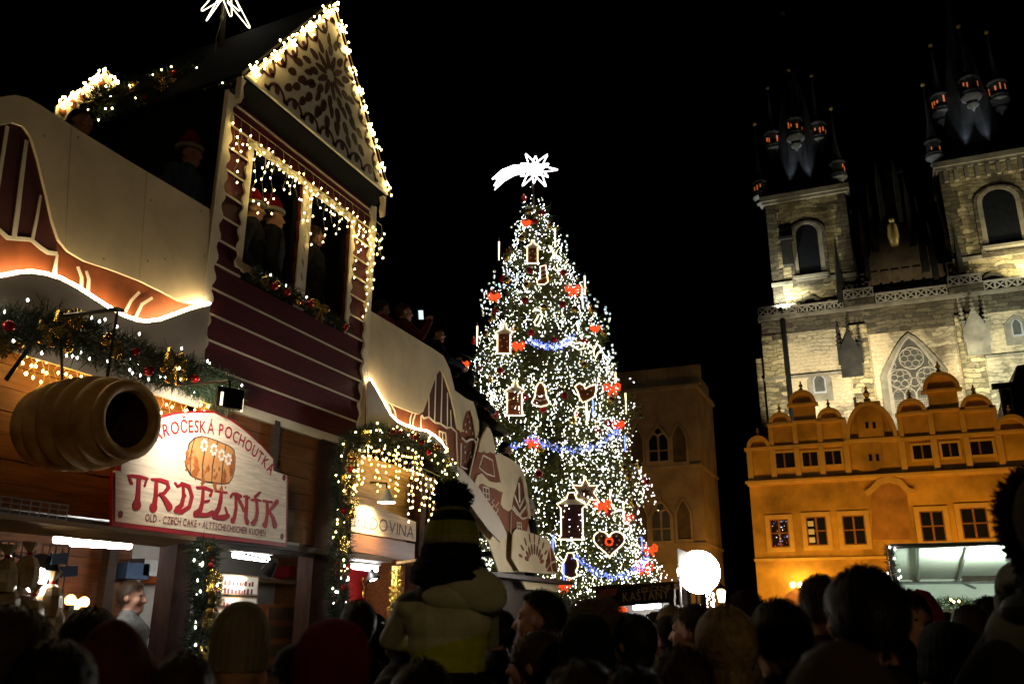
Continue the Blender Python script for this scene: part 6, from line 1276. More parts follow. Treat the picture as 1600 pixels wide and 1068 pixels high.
bn = [(-2.995,2.783),(-2.837,2.721),(-2.841,2.306),(-2.991,2.308)]; bo = MB().ypoly(bn, 13.8, 13.82).build('banner', 'banner_cloth', label='white upright banner glowing beside the floodlight', cat='banner')
MB().tube([(bn[3][0], 13.84, 0), (bn[3][0], 13.84, bn[0][1])], .02, 6).build('pole', 'grey_metal', bo)
wb = [(-4.64,2.396),(-4.335,2.423),(-4.356,2.063),(-4.659,2.035)]; MB().ypoly(wb, 21.0, 21.03).build('notice_board', 'plastic_white', label='small bright white board at the corner of the chestnut stall', cat='panel')
lc = [(-4.658,2.323),(-4.486,2.355)]; Cb = []
random.seed(14)
for k in range(70): Cb.append((random.uniform(lc[0][0], lc[1][0]+.2), 24, random.uniform(1.8, 2.75)))
lcl = empty('light_curtain', (lc[0][0], 24, 1.8), label='small curtain of cold bulbs hanging below the floodlight', cat='light string'); octas('bulbs', Cb, .022, .03, 'tree_led', lcl); MB().tube([(lc[0][0]-.1, 24, 2.8), (lc[1][0]+.3, 24, 2.8)], .01, 4).build('wires', 'wire', lcl)
MB().tube([(lc[0][0]-.1, 24, 0), (lc[0][0]-.1, 24, 2.8)], .03, 6).build('pole', 'black_metal', lcl)
ll = (-6.834,2.747); sl2 = empty('street_lantern', (ll[0], 40, 0), label='small glowing street lantern far off between the houses', cat='lantern')
MB().lathe([(.12, -.3), (.2, .15), (.05, .3)], (ll[0], 40, ll[1]), 6).build('lantern_glass', 'lantern_globe', sl2); MB().tube([(ll[0], 40, 0), (ll[0], 40, ll[1]-.3)], .06, 8).build('pole', 'black_metal', sl2); MB().lathe([(.24, 0), (.02, .25)], (ll[0], 40, ll[1]+.25), 6).build('cap', 'black_metal', sl2)
# ================================================================== WHITE MARKET TENT
tn = empty('market_tent', (3.0, 15, 0), label='white canvas market tent lit from inside before the ochre house', cat='tent')
TF, TBk = 13.5, 17.0
tl, tr_ = (0.088,2.709), (1.74,2.741); bl, brr = (0.115,2.397), (2.093,2.373)
ZF, ZB = (tl[1]+tr_[1])/2+.0, bl[1]; XR = 6.5
MB().prism([(tl[0], TF, ZF), (XR, TF, ZF), (XR, TBk, ZB), (tl[0]+.05, TBk, ZB)], (0, 0, .02)).build('roof_canvas', 'canvas', tn)
MB().b2((tl[0]+.05, TBk, 1.2), (XR, TBk+.02, ZB-.002)).build('back_canvas', 'canvas', tn)
MB().prism([(tl[0], TF+.02, ZF-.01), (tl[0]+.05, TBk, ZB-.01), (tl[0]+.05, TBk, .2), (tl[0], TF+.02, .2)], (-.02, 0, 0)).build('side_canvas', 'canvas', tn)
rb_ = MB()
for k in range(7):
    x = tl[0]+.35+k*.62; rb_.tube([(x, TF, ZF-.03), (x+.05, TBk, ZB-.03)], .022, 6)
rb_.each('roof_rib', 'grey_metal', tn)
MB().tube([(tl[0], TF, ZF-.02), (XR, TF, ZF-.02)], .03, 6).build('front_beam', 'grey_metal', tn); MB().tube([(tl[0]+.1, TBk-.04, ZB-.06), (XR, TBk-.04, ZB-.06)], .025, 6).build('rear_beam', 'grey_metal', tn)
for x in (tl[0]+.97, tl[0]+2.2): MB().tube([(x, TF+.05, ZF-.04), (x+.25, TF+.05+.02, ZF-.02)], .018, 5).build('brace', 'grey_metal', tn); MB().tube([(x, TBk-.1, ZB-.02), (x+.3, TBk-.1, ZB-.16)], .018, 5).build('brace', 'grey_metal', tn)
for x in (tl[0], XR): MB().tube([(x, TF, 0), (x, TF, ZF)], .04, 8).build('post', 'grey_metal', tn)
for x in (tl[0]+.05, XR): MB().tube([(x, TBk, 0), (x, TBk, ZB)], .04, 8).build('post', 'grey_metal', tn)
MB().b2((tl[0]+.1, TBk-.8, 0), (XR, TBk-.3, .95)).build('counter', 'dark_wood', tn)
lx = (1.354,2.714)[0]; tlm = empty('tent_lamp', (lx, 13.9, ZF-.15), label='lamp under the front beam of the white market tent', cat='lamp')
MB().tube([(lx-.35, 13.95, ZF-.44), (lx+.35, 13.95, ZF-.44)], .012, 6).build('tube', 'tube_light', tlm); MB().b2((lx-.4, 13.85, ZF-.48), (lx+.4, 14.05, ZF-.46)).build('reflector', 'grey_metal', tlm); MB().b2((lx-.4, 13.85, ZF-.459), (lx+.4, 13.862, ZF-.415)).build('front_lip', 'grey_metal', tlm)
light('lamp_glow', 'AREA', (lx, 13.95, ZF-.42), 150, (.78, 1.0, .84), tlm, (lx, 14.45, ZF+.6), .35)
V, R0, D0 = needle_quads([(tl[0]-.03, TF-.05, ZF), (tl[0]+.02, TF-.05, 1.0)], .05, 1500, .06, .008, 71); tgar = empty('post_garland', (tl[0], TF-.05, 1.0), label='fir garland with bulbs wound on the corner post of the white tent', cat='garland'); quads('fir_needles', V, 'needle', tgar); octas('bulbs', R0[::70]+D0[::70]*.06+[0, -.05, 0], .014, .018, 'bulb_cold', tgar)
MB().tube([(tl[0]-.03, TF-.05, ZF), (tl[0]+.02, TF-.05, 1.0)], .012, 5).build('stem', 'bark', tgar)
gp = [(p[0], 15.5, p[1]) for p in [(0.536,1.946),(0.721,1.974),(0.901,1.983),(1.163,1.954),(1.509,1.944)]]
V, R0, D0 = needle_quads(gp, .06, 1200, .07, .010, 72); tg2 = empty('fir_garland', gp[2], label='dark fir garland with a few bulbs on the counter under the white tent', cat='garland'); quads('fir_needles', V, 'needle', tg2); octas('bulbs', R0[::90]+D0[::90]*.05+[0, -.05, 0], .016, .02, 'bulb_warm', tg2)
MB().tube(gp, .012, 5).build('stem', 'bark', tg2); MB().b2((gp[0][0]-.2, 15.5, 0), (gp[-1][0]+.2, 15.6, gp[0][2]-.05)).build('counter_board', 'dark_wood', tg2)
# street lantern added out of view behind the camera to brighten boards and crowd
slp = (4.6, -5.2); added_lantern = empty('street_lantern', (*slp, 0), label='cast-iron street lantern with a glowing glass head, added unseen behind the camera for its light', cat='lantern')
MB().lathe([(.22, 0), (.22, .25), (.11, .4), (.075, .8), (.06, 4.3), (.10, 4.4)], (*slp, 0), 12).build('pole', 'black_metal', added_lantern, smooth=True)
MB().lathe([(.13, 0), (.24, .45), (.22, .47)], (*slp, 4.42), 6).build('lantern_glass', 'lantern_globe', added_lantern); MB().lathe([(.30, 0), (.10, .2), (.04, .3), (.02, .42)], (*slp, 4.89), 6).build('cap', 'black_metal', added_lantern)
light('lantern_glow', 'POINT', (slp[0]-.3, slp[1]+.3, 4.62), 150, (1.0, 0.70, 0.33), added_lantern, size=.25)
# ================================================================== PEOPLE
def capsule(mb, a, b, ra, rb, n=12, flat=None):
    a = Vector(a); b = Vector(b); d = b-a; L_ = d.length; M = d.normalized().to_track_quat('Z', 'Y').to_matrix() if L_ > 1e-6 else Matrix.Identity(3); prof = []
    for i in range(5): t = -PI/2+PI/2*i/4; prof.append((max(ra*math.cos(t), 1e-4), ra*math.sin(t)))
    for i in range(5): t = PI/2*i/4; prof.append((max(rb*math.cos(t), 1e-4), L_+rb*math.sin(t)))
    mb.lathe(prof, a, n, M=M)
def body_mesh(name, arms, legs='stand', hs=1.0, stout=1.0, voxel=.0115):
    """one continuous figure facing +y: volumes are fused by a voxel remesh and smoothed"""
    P = []   # (kind, data, region): 0 skin, 1 jacket, 2 trousers, 3 shoes, 4 gloves/hands
    def C(a, b, ra, rb, t): P.append(('c', (a, b, ra, rb), t))
    def E(c, r, t): P.append(('e', (c, r), t))
    nk = 1.50
    def H(p): return tuple((Vector(p)-Vector((0, 0, nk)))*hs+Vector((0, 0, nk)))
    def HE(c, r, t=0): E(H(c), tuple(q*hs for q in r), t)
    def HC(a, b, ra, rb, t=0): C(H(a), H(b), ra*hs, rb*hs, t)
    HE((0, -.012, 1.655), (.077, .098, .095)); HE((0, .03, 1.605), (.062, .068, .092)); HE((0, .078, 1.532), (.030, .024, .022)); HC((0, .092, 1.638), (0, .114, 1.598), .009, .0165)
    HC((-.038, .080, 1.655), (.038, .080, 1.655), .014, .014); HE((-.042, .066, 1.598), (.026, .026, .03)); HE((.042, .066, 1.598), (.026, .026, .03)); HC((-.018, .094, 1.560), (.018, .094, 1.560), .009, .009); HC((-.016, .090, 1.549), (.016, .090, 1.549), .0095, .0095)
    HE((-.080, -.006, 1.62), (.013, .024, .034)); HE((.080, -.006, 1.62), (.013, .024, .034)); HC((0, -.015, 1.42), (0, -.002, 1.57), .060, .056)
    s = stout
    for z, rx, ry in ((.90, .185, .145), (1.02, .18, .138), (1.14, .19, .143), (1.25, .205, .150), (1.34, .20, .140)): E((0, 0, z), (rx*s, ry*s, .17), 1)
    E((0, 0, 1.40), (.165*s, .11*s, .075), 1); C((0, -.01, 1.42), (0, -.008, 1.475), .088, .082, 1)
    for sx in (-1, 1):
        sh, el, wr, fg = arms[0 if sx < 0 else 1]; E(sh, (.088*s, .085*s, .085), 1); C((sx*.08, 0, 1.39), sh, .075, .078, 1); C(sh, el, .074*s, .060, 1); C(el, wr, .060, .046, 1)
        w_ = Vector(wr); g = Vector(fg); d = (g-w_).normalized(); q = d.cross(Vector((0, 0, 1))); q = q.normalized() if q.length > .1 else Vector((1, 0, 0)); k = q.cross(d)
        pm = w_+d*.06; E(tuple(pm), (.038, .038, .034), 4); C(tuple(w_), tuple(pm), .032, .034, 4)
        for j, ln in enumerate((.072, .082, .077, .060)):
            o_ = q*((j-1.5)*.020); b0 = w_+d*.085+o_; b1 = b0+d*ln*.55-k*.008; b2_ = b1+d*ln*.35-k*.026; C(tuple(b0), tuple(b1), .0105, .0100, 4); C(tuple(b1), tuple(b2_), .0100, .0088, 4)
        t0 = w_+d*.035-q*.03*(1 if sx > 0 else 1); t1 = t0+d*.04-q*.028; C(tuple(t0), tuple(t1), .013, .011, 4); C(tuple(t1), tuple(t1+d*.03+q*.004), .011, .009, 4)
    if legs == 'stand':
        for sx in (-1, 1): C((sx*.095, 0, .86), (sx*.105, .012, .48), .100, .072, 2); C((sx*.105, .012, .48), (sx*.11, -.015, .10), .070, .050, 2); E((sx*.115, .055, .045), (.050, .130, .046), 3); C((sx*.11, -.015, .10), (sx*.112, -.01, .05), .05, .05, 3)
        C((0, 0, .80), (0, 0, .92), .15, .165, 1)
    else:
        for sx in (-1, 1): C((sx*.10, .0, .86), (sx*.17, .34, .86), .105, .085, 2); C((sx*.17, .34, .86), (sx*.16, .40, .42), .080, .055, 2); E((sx*.16, .45, .37), (.05, .12, .05), 3)
        E((0, -.02, .86), (.19, .16, .10), 2)
    mb = MB()
    for kd, dt, t in P:
        if kd == 'c': capsule(mb, *dt)
        else: mb.ell(dt[0], dt[1], 14, 10)
    me = mb.mesh(name, 'skin'); o = mesh_obj(name, me); md = o.modifiers.new('r', 'REMESH'); md.mode = 'VOXEL'; md.voxel_size = voxel; md.use_smooth_shade = True
    ms = o.modifiers.new('s', 'SMOOTH'); ms.factor = .5; ms.iterations = 3
    bpy.context.view_layer.update(); out = bpy.data.meshes.new_from_object(o.evaluated_get(bpy.context.evaluated_depsgraph_get())); bpy.data.objects.remove(o); bpy.data.meshes.remove(me); out.name = name
    n = len(out.polygons); ctr = np.zeros(n*3, dtype=np.float32); out.polygons.foreach_get('center', ctr); ctr = ctr.reshape(-1, 3); best = np.full(n, 9.0); tg = np.zeros(n, dtype=np.int32)
    for kd, dt, t in P:
        if kd == 'c':
            a, b, ra, rb = np.array(dt[0]), np.array(dt[1]), dt[2], dt[3]; ab = b-a; u = np.clip(((ctr-a)@ab)/max(ab@ab, 1e-9), 0, 1); ds = np.linalg.norm(ctr-a-u[:, None]*ab, axis=1)-(ra+(rb-ra)*u)
        else:
            c, r = np.array(dt[0]), np.array(dt[1]); q = (ctr-c)/r; l_ = np.linalg.norm(q, axis=1); ds = (l_-1)*r.min()
        m_ = ds < best; best[m_] = ds[m_]; tg[m_] = t
    out.materials.clear()
    for nm in ('skin', 'cloth_black', 'cloth_black', 'cloth_black', 'skin'): out.materials.append(MATS[nm])
    out.polygons.foreach_set('material_index', tg); out.polygons.foreach_set('use_smooth', [True]*n); out.update(); return out
def arm_pair(L_, R_): return (L_, R_)
dn = lambda s: ((s*.20, 0, 1.36), (s*.27, -.03, 1.08), (s*.25, .08, .84), (s*.245, .11, .74))
pk = lambda s: ((s*.20, 0, 1.36), (s*.28, -.08, 1.10), (s*.20, .12, .95), (s*.15, .18, .90))
up = lambda s: ((s*.20, .02, 1.36), (s*.27, .20, 1.22), (s*.09, .34, 1.50), (s*.03, .36, 1.60))
ho = lambda s: ((s*.20, 0, 1.37), (s*.42, .04, 1.28), (s*.20, .26, 1.24), (s*.12, .30, 1.30))
ln_ = lambda s: ((s*.20, .02, 1.35), (s*.29, .22, 1.16), (s*.10, .40, 1.10), (s*.02, .42, 1.10))
BODY = dict(stand=body_mesh('body_standing', (dn(-1), dn(1))), pockets=body_mesh('body_hands_in_pockets', (pk(-1), pk(1)), stout=1.06), camera=body_mesh('body_taking_photo', (up(-1), up(1))),
            phone=body_mesh('body_holding_phone', (ln_(-1), up(1))), lean=body_mesh('body_leaning', (ln_(-1), ln_(1))), carry=body_mesh('body_carrying', (ho(-1), ho(1)), stout=1.08), child=body_mesh('body_child_riding', (ln_(-1), ln_(1)), 'sit', 1.6, 1.2))
HC_ = np.array([0, -.012, 1.655]); HR_ = np.array([.077, .098, .095])
def hair_mesh(name, style, mt, n, ln, curl=0.0, seed=1, wd=.005, seg=4, lift=.006):
    """strands that hug the skull, run backwards and down, and fall freely once past it"""
    r2 = np.random.default_rng(seed); d = r2.normal(size=(n*4, 3)); d /= np.linalg.norm(d, axis=1, keepdims=True)
    front = np.clip(d[:, 1], 0, 1); low = np.where(d[:, 1] > 0, .05+.75*front, -.55); d = d[d[:, 2] > low][:n]; n = len(d); p = HC_+d*HR_*1.02; V = []
    L_ = ln*(.6+.7*r2.random(n)); ph = r2.random(n)*6.28; lf = 1.03+(lift/.09)*r2.random(n); prev = p.copy(); w0 = wd; jit = r2.normal(0, .28, (n, 3)); flow = np.array([0, -.55, -1.0])
    for k in range(seg):
        f = (k+1)/seg; q = (prev-HC_)/HR_; nn = q/HR_; nn /= np.linalg.norm(nn, axis=1, keepdims=True); g = flow+jit; g[:, 0] += np.sign(prev[:, 0])*.15
        on = (prev[:, 2] > 1.585); t = g-(g*nn).sum(1, keepdims=True)*nn*np.where(on, 1.0, 0.0)[:, None]
        if style == 'long': t = np.where(on[:, None], t, np.array([0, .02, -1.0])+jit*.12)
        t /= np.linalg.norm(t, axis=1, keepdims=True); step = t*(L_/seg)[:, None]; side = np.cross(t, nn+jit*.3); side /= np.linalg.norm(side, axis=1, keepdims=True)+1e-9
        if curl: step = step*.6+(np.cos(ph+k*2.1)[:, None]*side+np.sin(ph+k*2.1)[:, None]*nn)*curl+nn*curl*.55
        nx = prev+step
        if not curl:
            q = (nx-HC_)/HR_; l_ = np.linalg.norm(q, axis=1); on = nx[:, 2] > 1.575; tgt = lf*(1.0+.10*f); nx[on] = HC_+(nx[on]-HC_)*(tgt[on]/l_[on])[:, None]
        w1 = wd*(1-.7*f); V.append(np.stack([prev-side*w0/2, prev+side*w0/2, nx+side*w1/2, nx-side*w1/2], 1)); prev = nx; w0 = w1
    sm = MB().ell(tuple(HC_), tuple(HR_*1.05), 22, 16); sv = np.array(sm.v); F4 = []
    for f in sm.f:
        q = sv[list(f)]; c = (q.mean(0)-HC_)/(HR_*1.05)
        if c[2] > ((.05+.75*max(c[1], 0)) if c[1] > 0 else -.55): F4.append(q)
    V.append(np.array(F4)); o = quads(name, np.concatenate(V), mt, None, None, None); me = o.data; bpy.data.objects.remove(o); return me
HAIR = {}
for cn, mt in (('black', 'hair_black'), ('brown', 'hair_brown'), ('blond', 'hair_blond'), ('grey', 'hair_grey')):
    HAIR['short_'+cn] = hair_mesh('hair', 'short', mt, 1800, .055, seed=3, seg=3, wd=.006, lift=.012)
    if cn in ('black', 'brown'): HAIR['crop_'+cn] = hair_mesh('hair', 'crop', mt, 1500, .025, seed=4, seg=2, wd=.005, lift=.006)
    if cn != 'grey': HAIR['long_'+cn] = hair_mesh('hair', 'long', mt, 2200, .42, seed=5, seg=10, wd=.007, lift=.012); HAIR['curly_'+cn] = hair_mesh('hair', 'curly', mt, 2600, .06, .016, 6, .0055, 5)
def tuft(c, r, n, ln, mt, seed, name='pompom'):
    r2 = np.random.default_rng(seed); d = r2.normal(size=(n, 3)); d /= np.linalg.norm(d, axis=1, keepdims=True); s_ = np.cross(d, r2.normal(size=(n, 3))); s_ /= np.linalg.norm(s_, axis=1, keepdims=True)
    a = np.array(c)+d*r*.55*r2.random(n)[:, None]; b = np.array(c)+d*(r+ln*(r2.random(n)-.5))[:, None]; w_ = .004
    return np.stack([a-s_*w_, a+s_*w_, b+s_*w_*.5, b-s_*w_*.5], 1)
def beanie(name, mats, tall=.0, pom=None, brim=True, stripes=None, tilt=0.0):
    m = MB(); n = 96; rings = [(.088, -.055), (.104, -.058), (.110, -.035), (.108, .0), (.100, .012)] if brim else [(.094, -.06), (.100, -.05), (.101, 0)]
    for i in range(9):
        t = i/8; rings.append((.101*math.cos(t*PI/2*.985)**.80+.001, .012+(.112+tall)*math.sin(t*PI/2)))
    vs = []; fs = []; k = len(rings)
    for r, z in rings:
        for j in range(n):
            a = 2*PI*j/n; rr = r*(1+.022*math.cos(24*a)*(1 if z < .11 else .4)); vs.append((rr*math.cos(a)*.90, rr*math.sin(a)*1.08-.012-tilt*max(z, 0), z+1.70))
    for i in range(k-1):
        for j in range(n): fs.append((i*n+j, i*n+(j+1) % n, (i+1)*n+(j+1) % n, (i+1)*n+j))
    m.add(vs, fs); m.m = [(stripes((f//n)/(k-1), (f % n)/n) if stripes else 0) for f in range(len(fs))]
    return m.mesh(name, mats, smooth=True)
def hood_mesh(mt):
    m = MB().ell((0, -.02, 1.64), (.120, .135, .150), 24, 16); keep = []
    for f in m.f:
        c = sum((Vector(m.v[i]) for i in f), Vector())/len(f); d = (c-Vector((0, -.02, 1.64)))
        if not (d.y/.135 > .50 and d.z/.15 < .82): keep.append(f)
    m.f = keep; m.m = [0]*len(keep); m.cuts = [(0, 0)]; m.v = [(x, y-.03*max(0, (z-1.66)/.13)**2, z+.045*max(0, (z-1.66)/.13)**3) for x, y, z in m.v]
    m.tube([(.092*math.cos(t), .058+.01*math.sin(t), 1.635+.135*math.sin(t)) for t in [2*PI*i/22 for i in range(22)]], .012, 6, True); return m.mesh('hood', mt, smooth=True)
def santa_mesh():
    m = MB(); m.lathe([(.098, .0), (.092, .05), (.070, .11), (.04, .16), (.02, .18)], (0, -.012, 1.70), 18, 0, None, .92, 1.08)
    m.tube([(0, -.02, 1.86), (-.04, -.07, 1.88), (-.09, -.11, 1.83), (-.11, -.12, 1.77)], [.035, .028, .018, .012], 8)
    m.tube([(.098*.95*math.cos(t), .098*1.12*math.sin(t)-.012, 1.695) for t in [2*PI*i/20 for i in range(20)]], .022, 8, True, 1); m.ell((-.112, -.12, 1.755), .03, 10, 8, 1); return m.mesh('santa_hat', ['knit_red', 'knit_white'], smooth=True)
def cap_hat(mt):
    m = MB(); m.lathe([(.096, 0), (.098, .03), (.085, .075), (.05, .10), (.001, .108)], (0, -.012, 1.68), 20, 0, None, .92, 1.1); m.prism([(.075*math.sin(t)*1.0, .07+.085*math.cos(t), 1.685-.012*math.cos(t)) for t in [(-1+2*i/8)*1.35 for i in range(9)]], (0, 0, .008)); return m.mesh('cap', mt, smooth=True)
def scarf_mesh(mt):
    m = MB(); 
    for z, r in ((1.455, .104), (1.485, .098), (1.51, .088)): m.tube([(r*math.cos(t)*1.05, r*math.sin(t)*.95-.008, z+.008*math.sin(3*t)) for t in [2*PI*i/20 for i in range(20)]], .026, 7, True)
    return m.mesh('scarf', mt, smooth=True)
def fur_rim(mt):
    V = [tuft((.105*math.cos(t), .06, 1.64+.14*math.sin(t)), .034, 220, .022, mt, int(t*100)) for t in [2*PI*i/24 for i in range(24)]]; o = quads('fur_trim', np.concatenate(V), mt, None, None, None); me = o.data; bpy.data.objects.remove(o); return me
def glasses_mesh():
    m = MB()
    for s_ in (-1, 1): m.tube([(s_*.034+.024*math.cos(t), .108, 1.632+.019*math.sin(t)) for t in [2*PI*i/14 for i in range(14)]], .0025, 5, True); m.tube([(s_*.058, .105, 1.636), (s_*.082, .0, 1.634)], .0025, 5)
    m.tube([(-.01, .112, 1.636), (.01, .112, 1.636)], .0025, 5); return m.mesh('glasses', 'black_metal')
EYES = [MB().ell((s_*.034, .083, 1.636), (.010, .0065, .0055), 10, 6).mesh('eye', 'eye', smooth=True) for s_ in (-1, 1)]
def pom_on(c, r, n, ln, mt, seed):
    o = quads('pompom', tuft(c, r, n, ln, mt, seed), mt, None, None, None); me = o.data; bpy.data.objects.remove(o); return me
HEAD = {('hair', k): [('hair', v)] for k, v in HAIR.items()}
def hat(key, *parts, under='short_brown'): HEAD[('hat', key)] = [('hair', HAIR[under])]*0+list(parts)
for key, mt in (('cream', 'knit_cream'), ('maroon', 'knit_maroon'), ('grey', 'knit_grey'), ('black', 'knit_black'), ('white', 'knit_white')):
    hat(key, ('knitted_hat', beanie('knitted_hat', [mt], .025 if key == 'cream' else 0, brim=key not in ('cream', 'maroon'))))
hat('bicolor', ('knitted_hat', beanie('knitted_hat', ['knit_slate', 'knit_yellow'], 0, stripes=lambda h, a: 1 if (h > .35 and .0 < a < .40) else 0)))
hat('grey_pom', ('knitted_hat', beanie('knitted_hat', ['knit_grey'], .03)), ('pompom', pom_on((0, -.02, 1.87), .035, 500, .02, 'knit_grey', 2)))
hat('child', ('knitted_hat', beanie('knitted_hat', ['knit_lime', 'knit_black', 'knit_yellow'], .03, stripes=lambda h, a: (0, 1, 1, 1, 2, 2, 0, 0, 1, 1, 0, 0, 1)[min(12, int(h*13))])), ('pompom', pom_on((0, -.02, 1.878), .060, 1600, .03, 'knit_black', 3)))
HEAD[('hood', 'black')] = [('hood', hood_mesh('cloth_black'))]; HEAD[('hood', 'maroon')] = [('hood', hood_mesh('cloth_maroon'))]; HEAD[('hood', 'fur')] = [('hood', hood_mesh('cloth_brown')), ('fur_trim', fur_rim('hair_brown'))]
HEAD[('hat', 'santa')] = [('santa_hat', santa_mesh()), ('hair', HAIR['crop_brown'])]; HEAD[('hat', 'cap')] = [('cap', cap_hat('cloth_black')), ('hair', HAIR['short_black'])]
SCARF = {k: scarf_mesh('knit_'+k) for k in ('cream', 'black', 'lime', 'grey')}; GLASS = glasses_mesh()
npers = 0
def person(top, face, pose, jacket, head, label, trousers='cloth_black', scarf=None, eyes=False, glasses=False, floor=0.0, group=None, hand='skin', extra=None, top_h=1.76, wide=1.0):
    """top is the crown of the head in space; the figure stands on floor below it"""
    sc_ = (top[2]-floor)/top_h; o = empty('person', (top[0], top[1], floor), math.radians(face), label, 'person', group); o.scale = (sc_*wide, sc_*wide, sc_)
    b = mesh_obj('body', BODY[pose], o)
    for i, nm in enumerate(('skin', jacket, trousers, 'cloth_black', hand)): b.material_slots[i].link = 'OBJECT'; b.material_slots[i].material = MATS[nm]
    for nm, me in HEAD[head]:
        q = mesh_obj(nm, me, o)
        if pose == 'child': q.scale = (1.72, 1.72, 1.66); q.location.z = 1.5*(1-1.66)-(.15 if head[0] == 'hat' else 0)
    if scarf: mesh_obj('scarf', SCARF[scarf], o)
    if eyes:
        for e_ in EYES: mesh_obj('eye', e_, o)
    if glasses: mesh_obj('glasses', GLASS, o)
    return o
AW = 22.9     # heading of someone looking the same way as the camera
hr = lambda k: ('hair', k)
ht = lambda k: ('hat', k)
person((-1.804,1.426,1.742), AW-10, 'pockets', 'cloth_charcoal', hr('short_brown'), 'dark-haired person in charcoal coat in front of the wrapped sweets')
person((-1.804,1.731,1.74), AW+5, 'pockets', 'cloth_black', ('hood', 'maroon'), 'person with a dark maroon hood up, before the pastry vendor', top_h=1.86)
person((-2.37,2.15,1.745), AW+30, 'stand', 'cloth_black', hr('short_black'), 'black-haired person half hidden behind the maroon hood')
person((-1.842,2.239,1.75), AW+15, 'stand', 'cloth_olive', ht('cream'), 'person in ribbed cream knitted hat with pale green scarf, near the price boards', scarf='lime', top_h=1.83)
person((-1.229,1.824,1.706), AW+172, 'stand', 'cloth_brown', ht('maroon'), 'person in dark red knitted hat facing away from the stalls', eyes=True, top_h=1.81)
person((-1.936,2.673,1.676), AW+60, 'stand', 'cloth_charcoal', ht('cap'), 'person in a dark cap behind the dark red knitted hat', top_h=1.83)
person((-2.581,4.047,1.806), AW+25, 'pockets', 'cloth_black', hr('short_black'), 'dark silhouette of a person at the mead stall counter')
person((-2.597,4.273,1.743), AW-5, 'pockets', 'cloth_black', ('hood', 'black'), 'black-hooded shoulder figure beside the mead counter', top_h=1.83)
person((-1.96,3.487,1.815), AW+75, 'stand', 'cloth_charcoal', hr('short_brown'), 'man with glasses and short brown hair beside the gold tinsel', glasses=True, eyes=True)
fa_top = (-1.486,3.08,1.74)
dad = person((fa_top[0], fa_top[1], 1.78), AW+4, 'carry', 'cloth_black', hr('crop_black'), 'man in black jacket carrying a child on his shoulders', hand='cloth_black')
ch_top = (-1.444,2.856,2.122)
kid = person((ch_top[0], ch_top[1], ch_top[2]), AW+16, 'child', 'jacket_sage', ht('child'), 'child with striped pompom hat and sage and lime jacket riding on shoulders', floor=1.42-.86*.55, hand='cloth_black', top_h=1.95, wide=1.06)
# colour blocks of the child's jacket and the hood lying on its back
kb = [c for c in kid.children if c.name.startswith('body')][0]; km = BODY['child']
for nm in ('jacket_slate', 'jacket_lime'): km.materials.append(MATS[nm])
n_ = len(km.polygons); cc = np.zeros(n_*3, dtype=np.float32); km.polygons.foreach_get('center', cc); cc = cc.reshape(-1, 3); mi_ = np.zeros(n_, dtype=np.int32); km.polygons.foreach_get('material_index', mi_)
jk = mi_ == 1; mi_[jk & (cc[:, 2] > 1.37)] = 5; mi_[jk & (cc[:, 2] < 1.16+.25*cc[:, 0]) & (np.abs(cc[:, 0]) < .27)] = 6; mi_[jk & (cc[:, 2] < .99)] = 2; km.polygons.foreach_set('material_index', mi_)
for i_ in (5, 6): kb.material_slots[i_].link = 'OBJECT'; kb.material_slots[i_].material = MATS['jacket_slate' if i_ == 5 else 'jacket_lime']
hm = MB(); hm.ell((.12, -.15, 1.45), (.19, .065, .12), 18, 12, M=Matrix.Rotation(.45, 3, 'Y')); hm.ell((.02, -.13, 1.40), (.20, .06, .08), 18, 12)
mesh_obj('hood', hm.mesh('hood', 'jacket_sage', smooth=True), kid); sk = mesh_obj('scarf', SCARF['black'], kid); sk.scale = (1.75, 1.75, 1.5); sk.location.z = 1.49*(1-1.5)+.07
person((-1.51,3.919,1.854), AW+80, 'stand', 'cloth_black', hr('crop_black'), 'dark-haired man in profile lit red beside the child', eyes=True)
person((-1.275,3.259,1.68), AW+70, 'stand', 'cloth_brown', hr('long_brown'), 'woman with glasses looking left below the dark-haired man', glasses=True, eyes=True)
person((-1.295,4.1,1.832), AW-5, 'stand', 'cloth_black', hr('curly_blond'), 'person with fluffy curly blond hair under the tree', top_h=1.80, wide=1.12)
person((-0.967,2.945,1.717), AW+5, 'pockets', 'cloth_black', ht('black'), 'person in black hat in front of the curly blond hair', scarf='cream', top_h=1.80)
person((-1.109,4.051,1.744), AW+45, 'stand', 'cloth_maroon', hr('long_black'), 'woman with long black hair and dark red jacket looking at the tree')
person((-1.678,6.796,1.775), AW+50, 'stand', 'cloth_black', hr('short_black'), 'short black-haired person beside the long black hair')
person((-1.34,5.848,1.804), AW+10, 'stand', 'cloth_olive', hr('short_blond'), 'fair-haired person below the chestnut sign')
person((-0.922,4.507,1.794), AW+60, 'stand', 'cloth_olive', hr('short_brown'), 'brown-haired person in olive coat left of the long blond hair', eyes=True)
person((-0.485,2.859,1.761), AW-4, 'stand', 'cloth_charcoal', hr('long_blond'), 'woman with long straight blond hair under the floodlight', wide=1.06)
person((-0.86,5.938,1.86), AW-20, 'stand', 'cloth_black', hr('curly_brown'), 'person with backlit brown curls right of the blond hair')
person((-0.338,2.981,1.782), AW+10, 'pockets', 'cloth_navy', hr('short_black'), 'dark-haired person in navy coat before the arched doorway')
person((-0.268,3.991,1.904), AW-20, 'stand', 'cloth_brown', hr('crop_brown'), 'tall man with cropped brown hair beside the big dark head')
person((-0.061,2.499,1.851), AW-8, 'pockets', 'cloth_black', hr('short_black'), 'big dark-haired man seen from behind before the white tent', wide=1.05)
person((0.071,4.499,1.853), AW+150, 'stand', 'cloth_charcoal', hr('short_black'), 'dark-haired man facing left beside the tent garland', eyes=True)
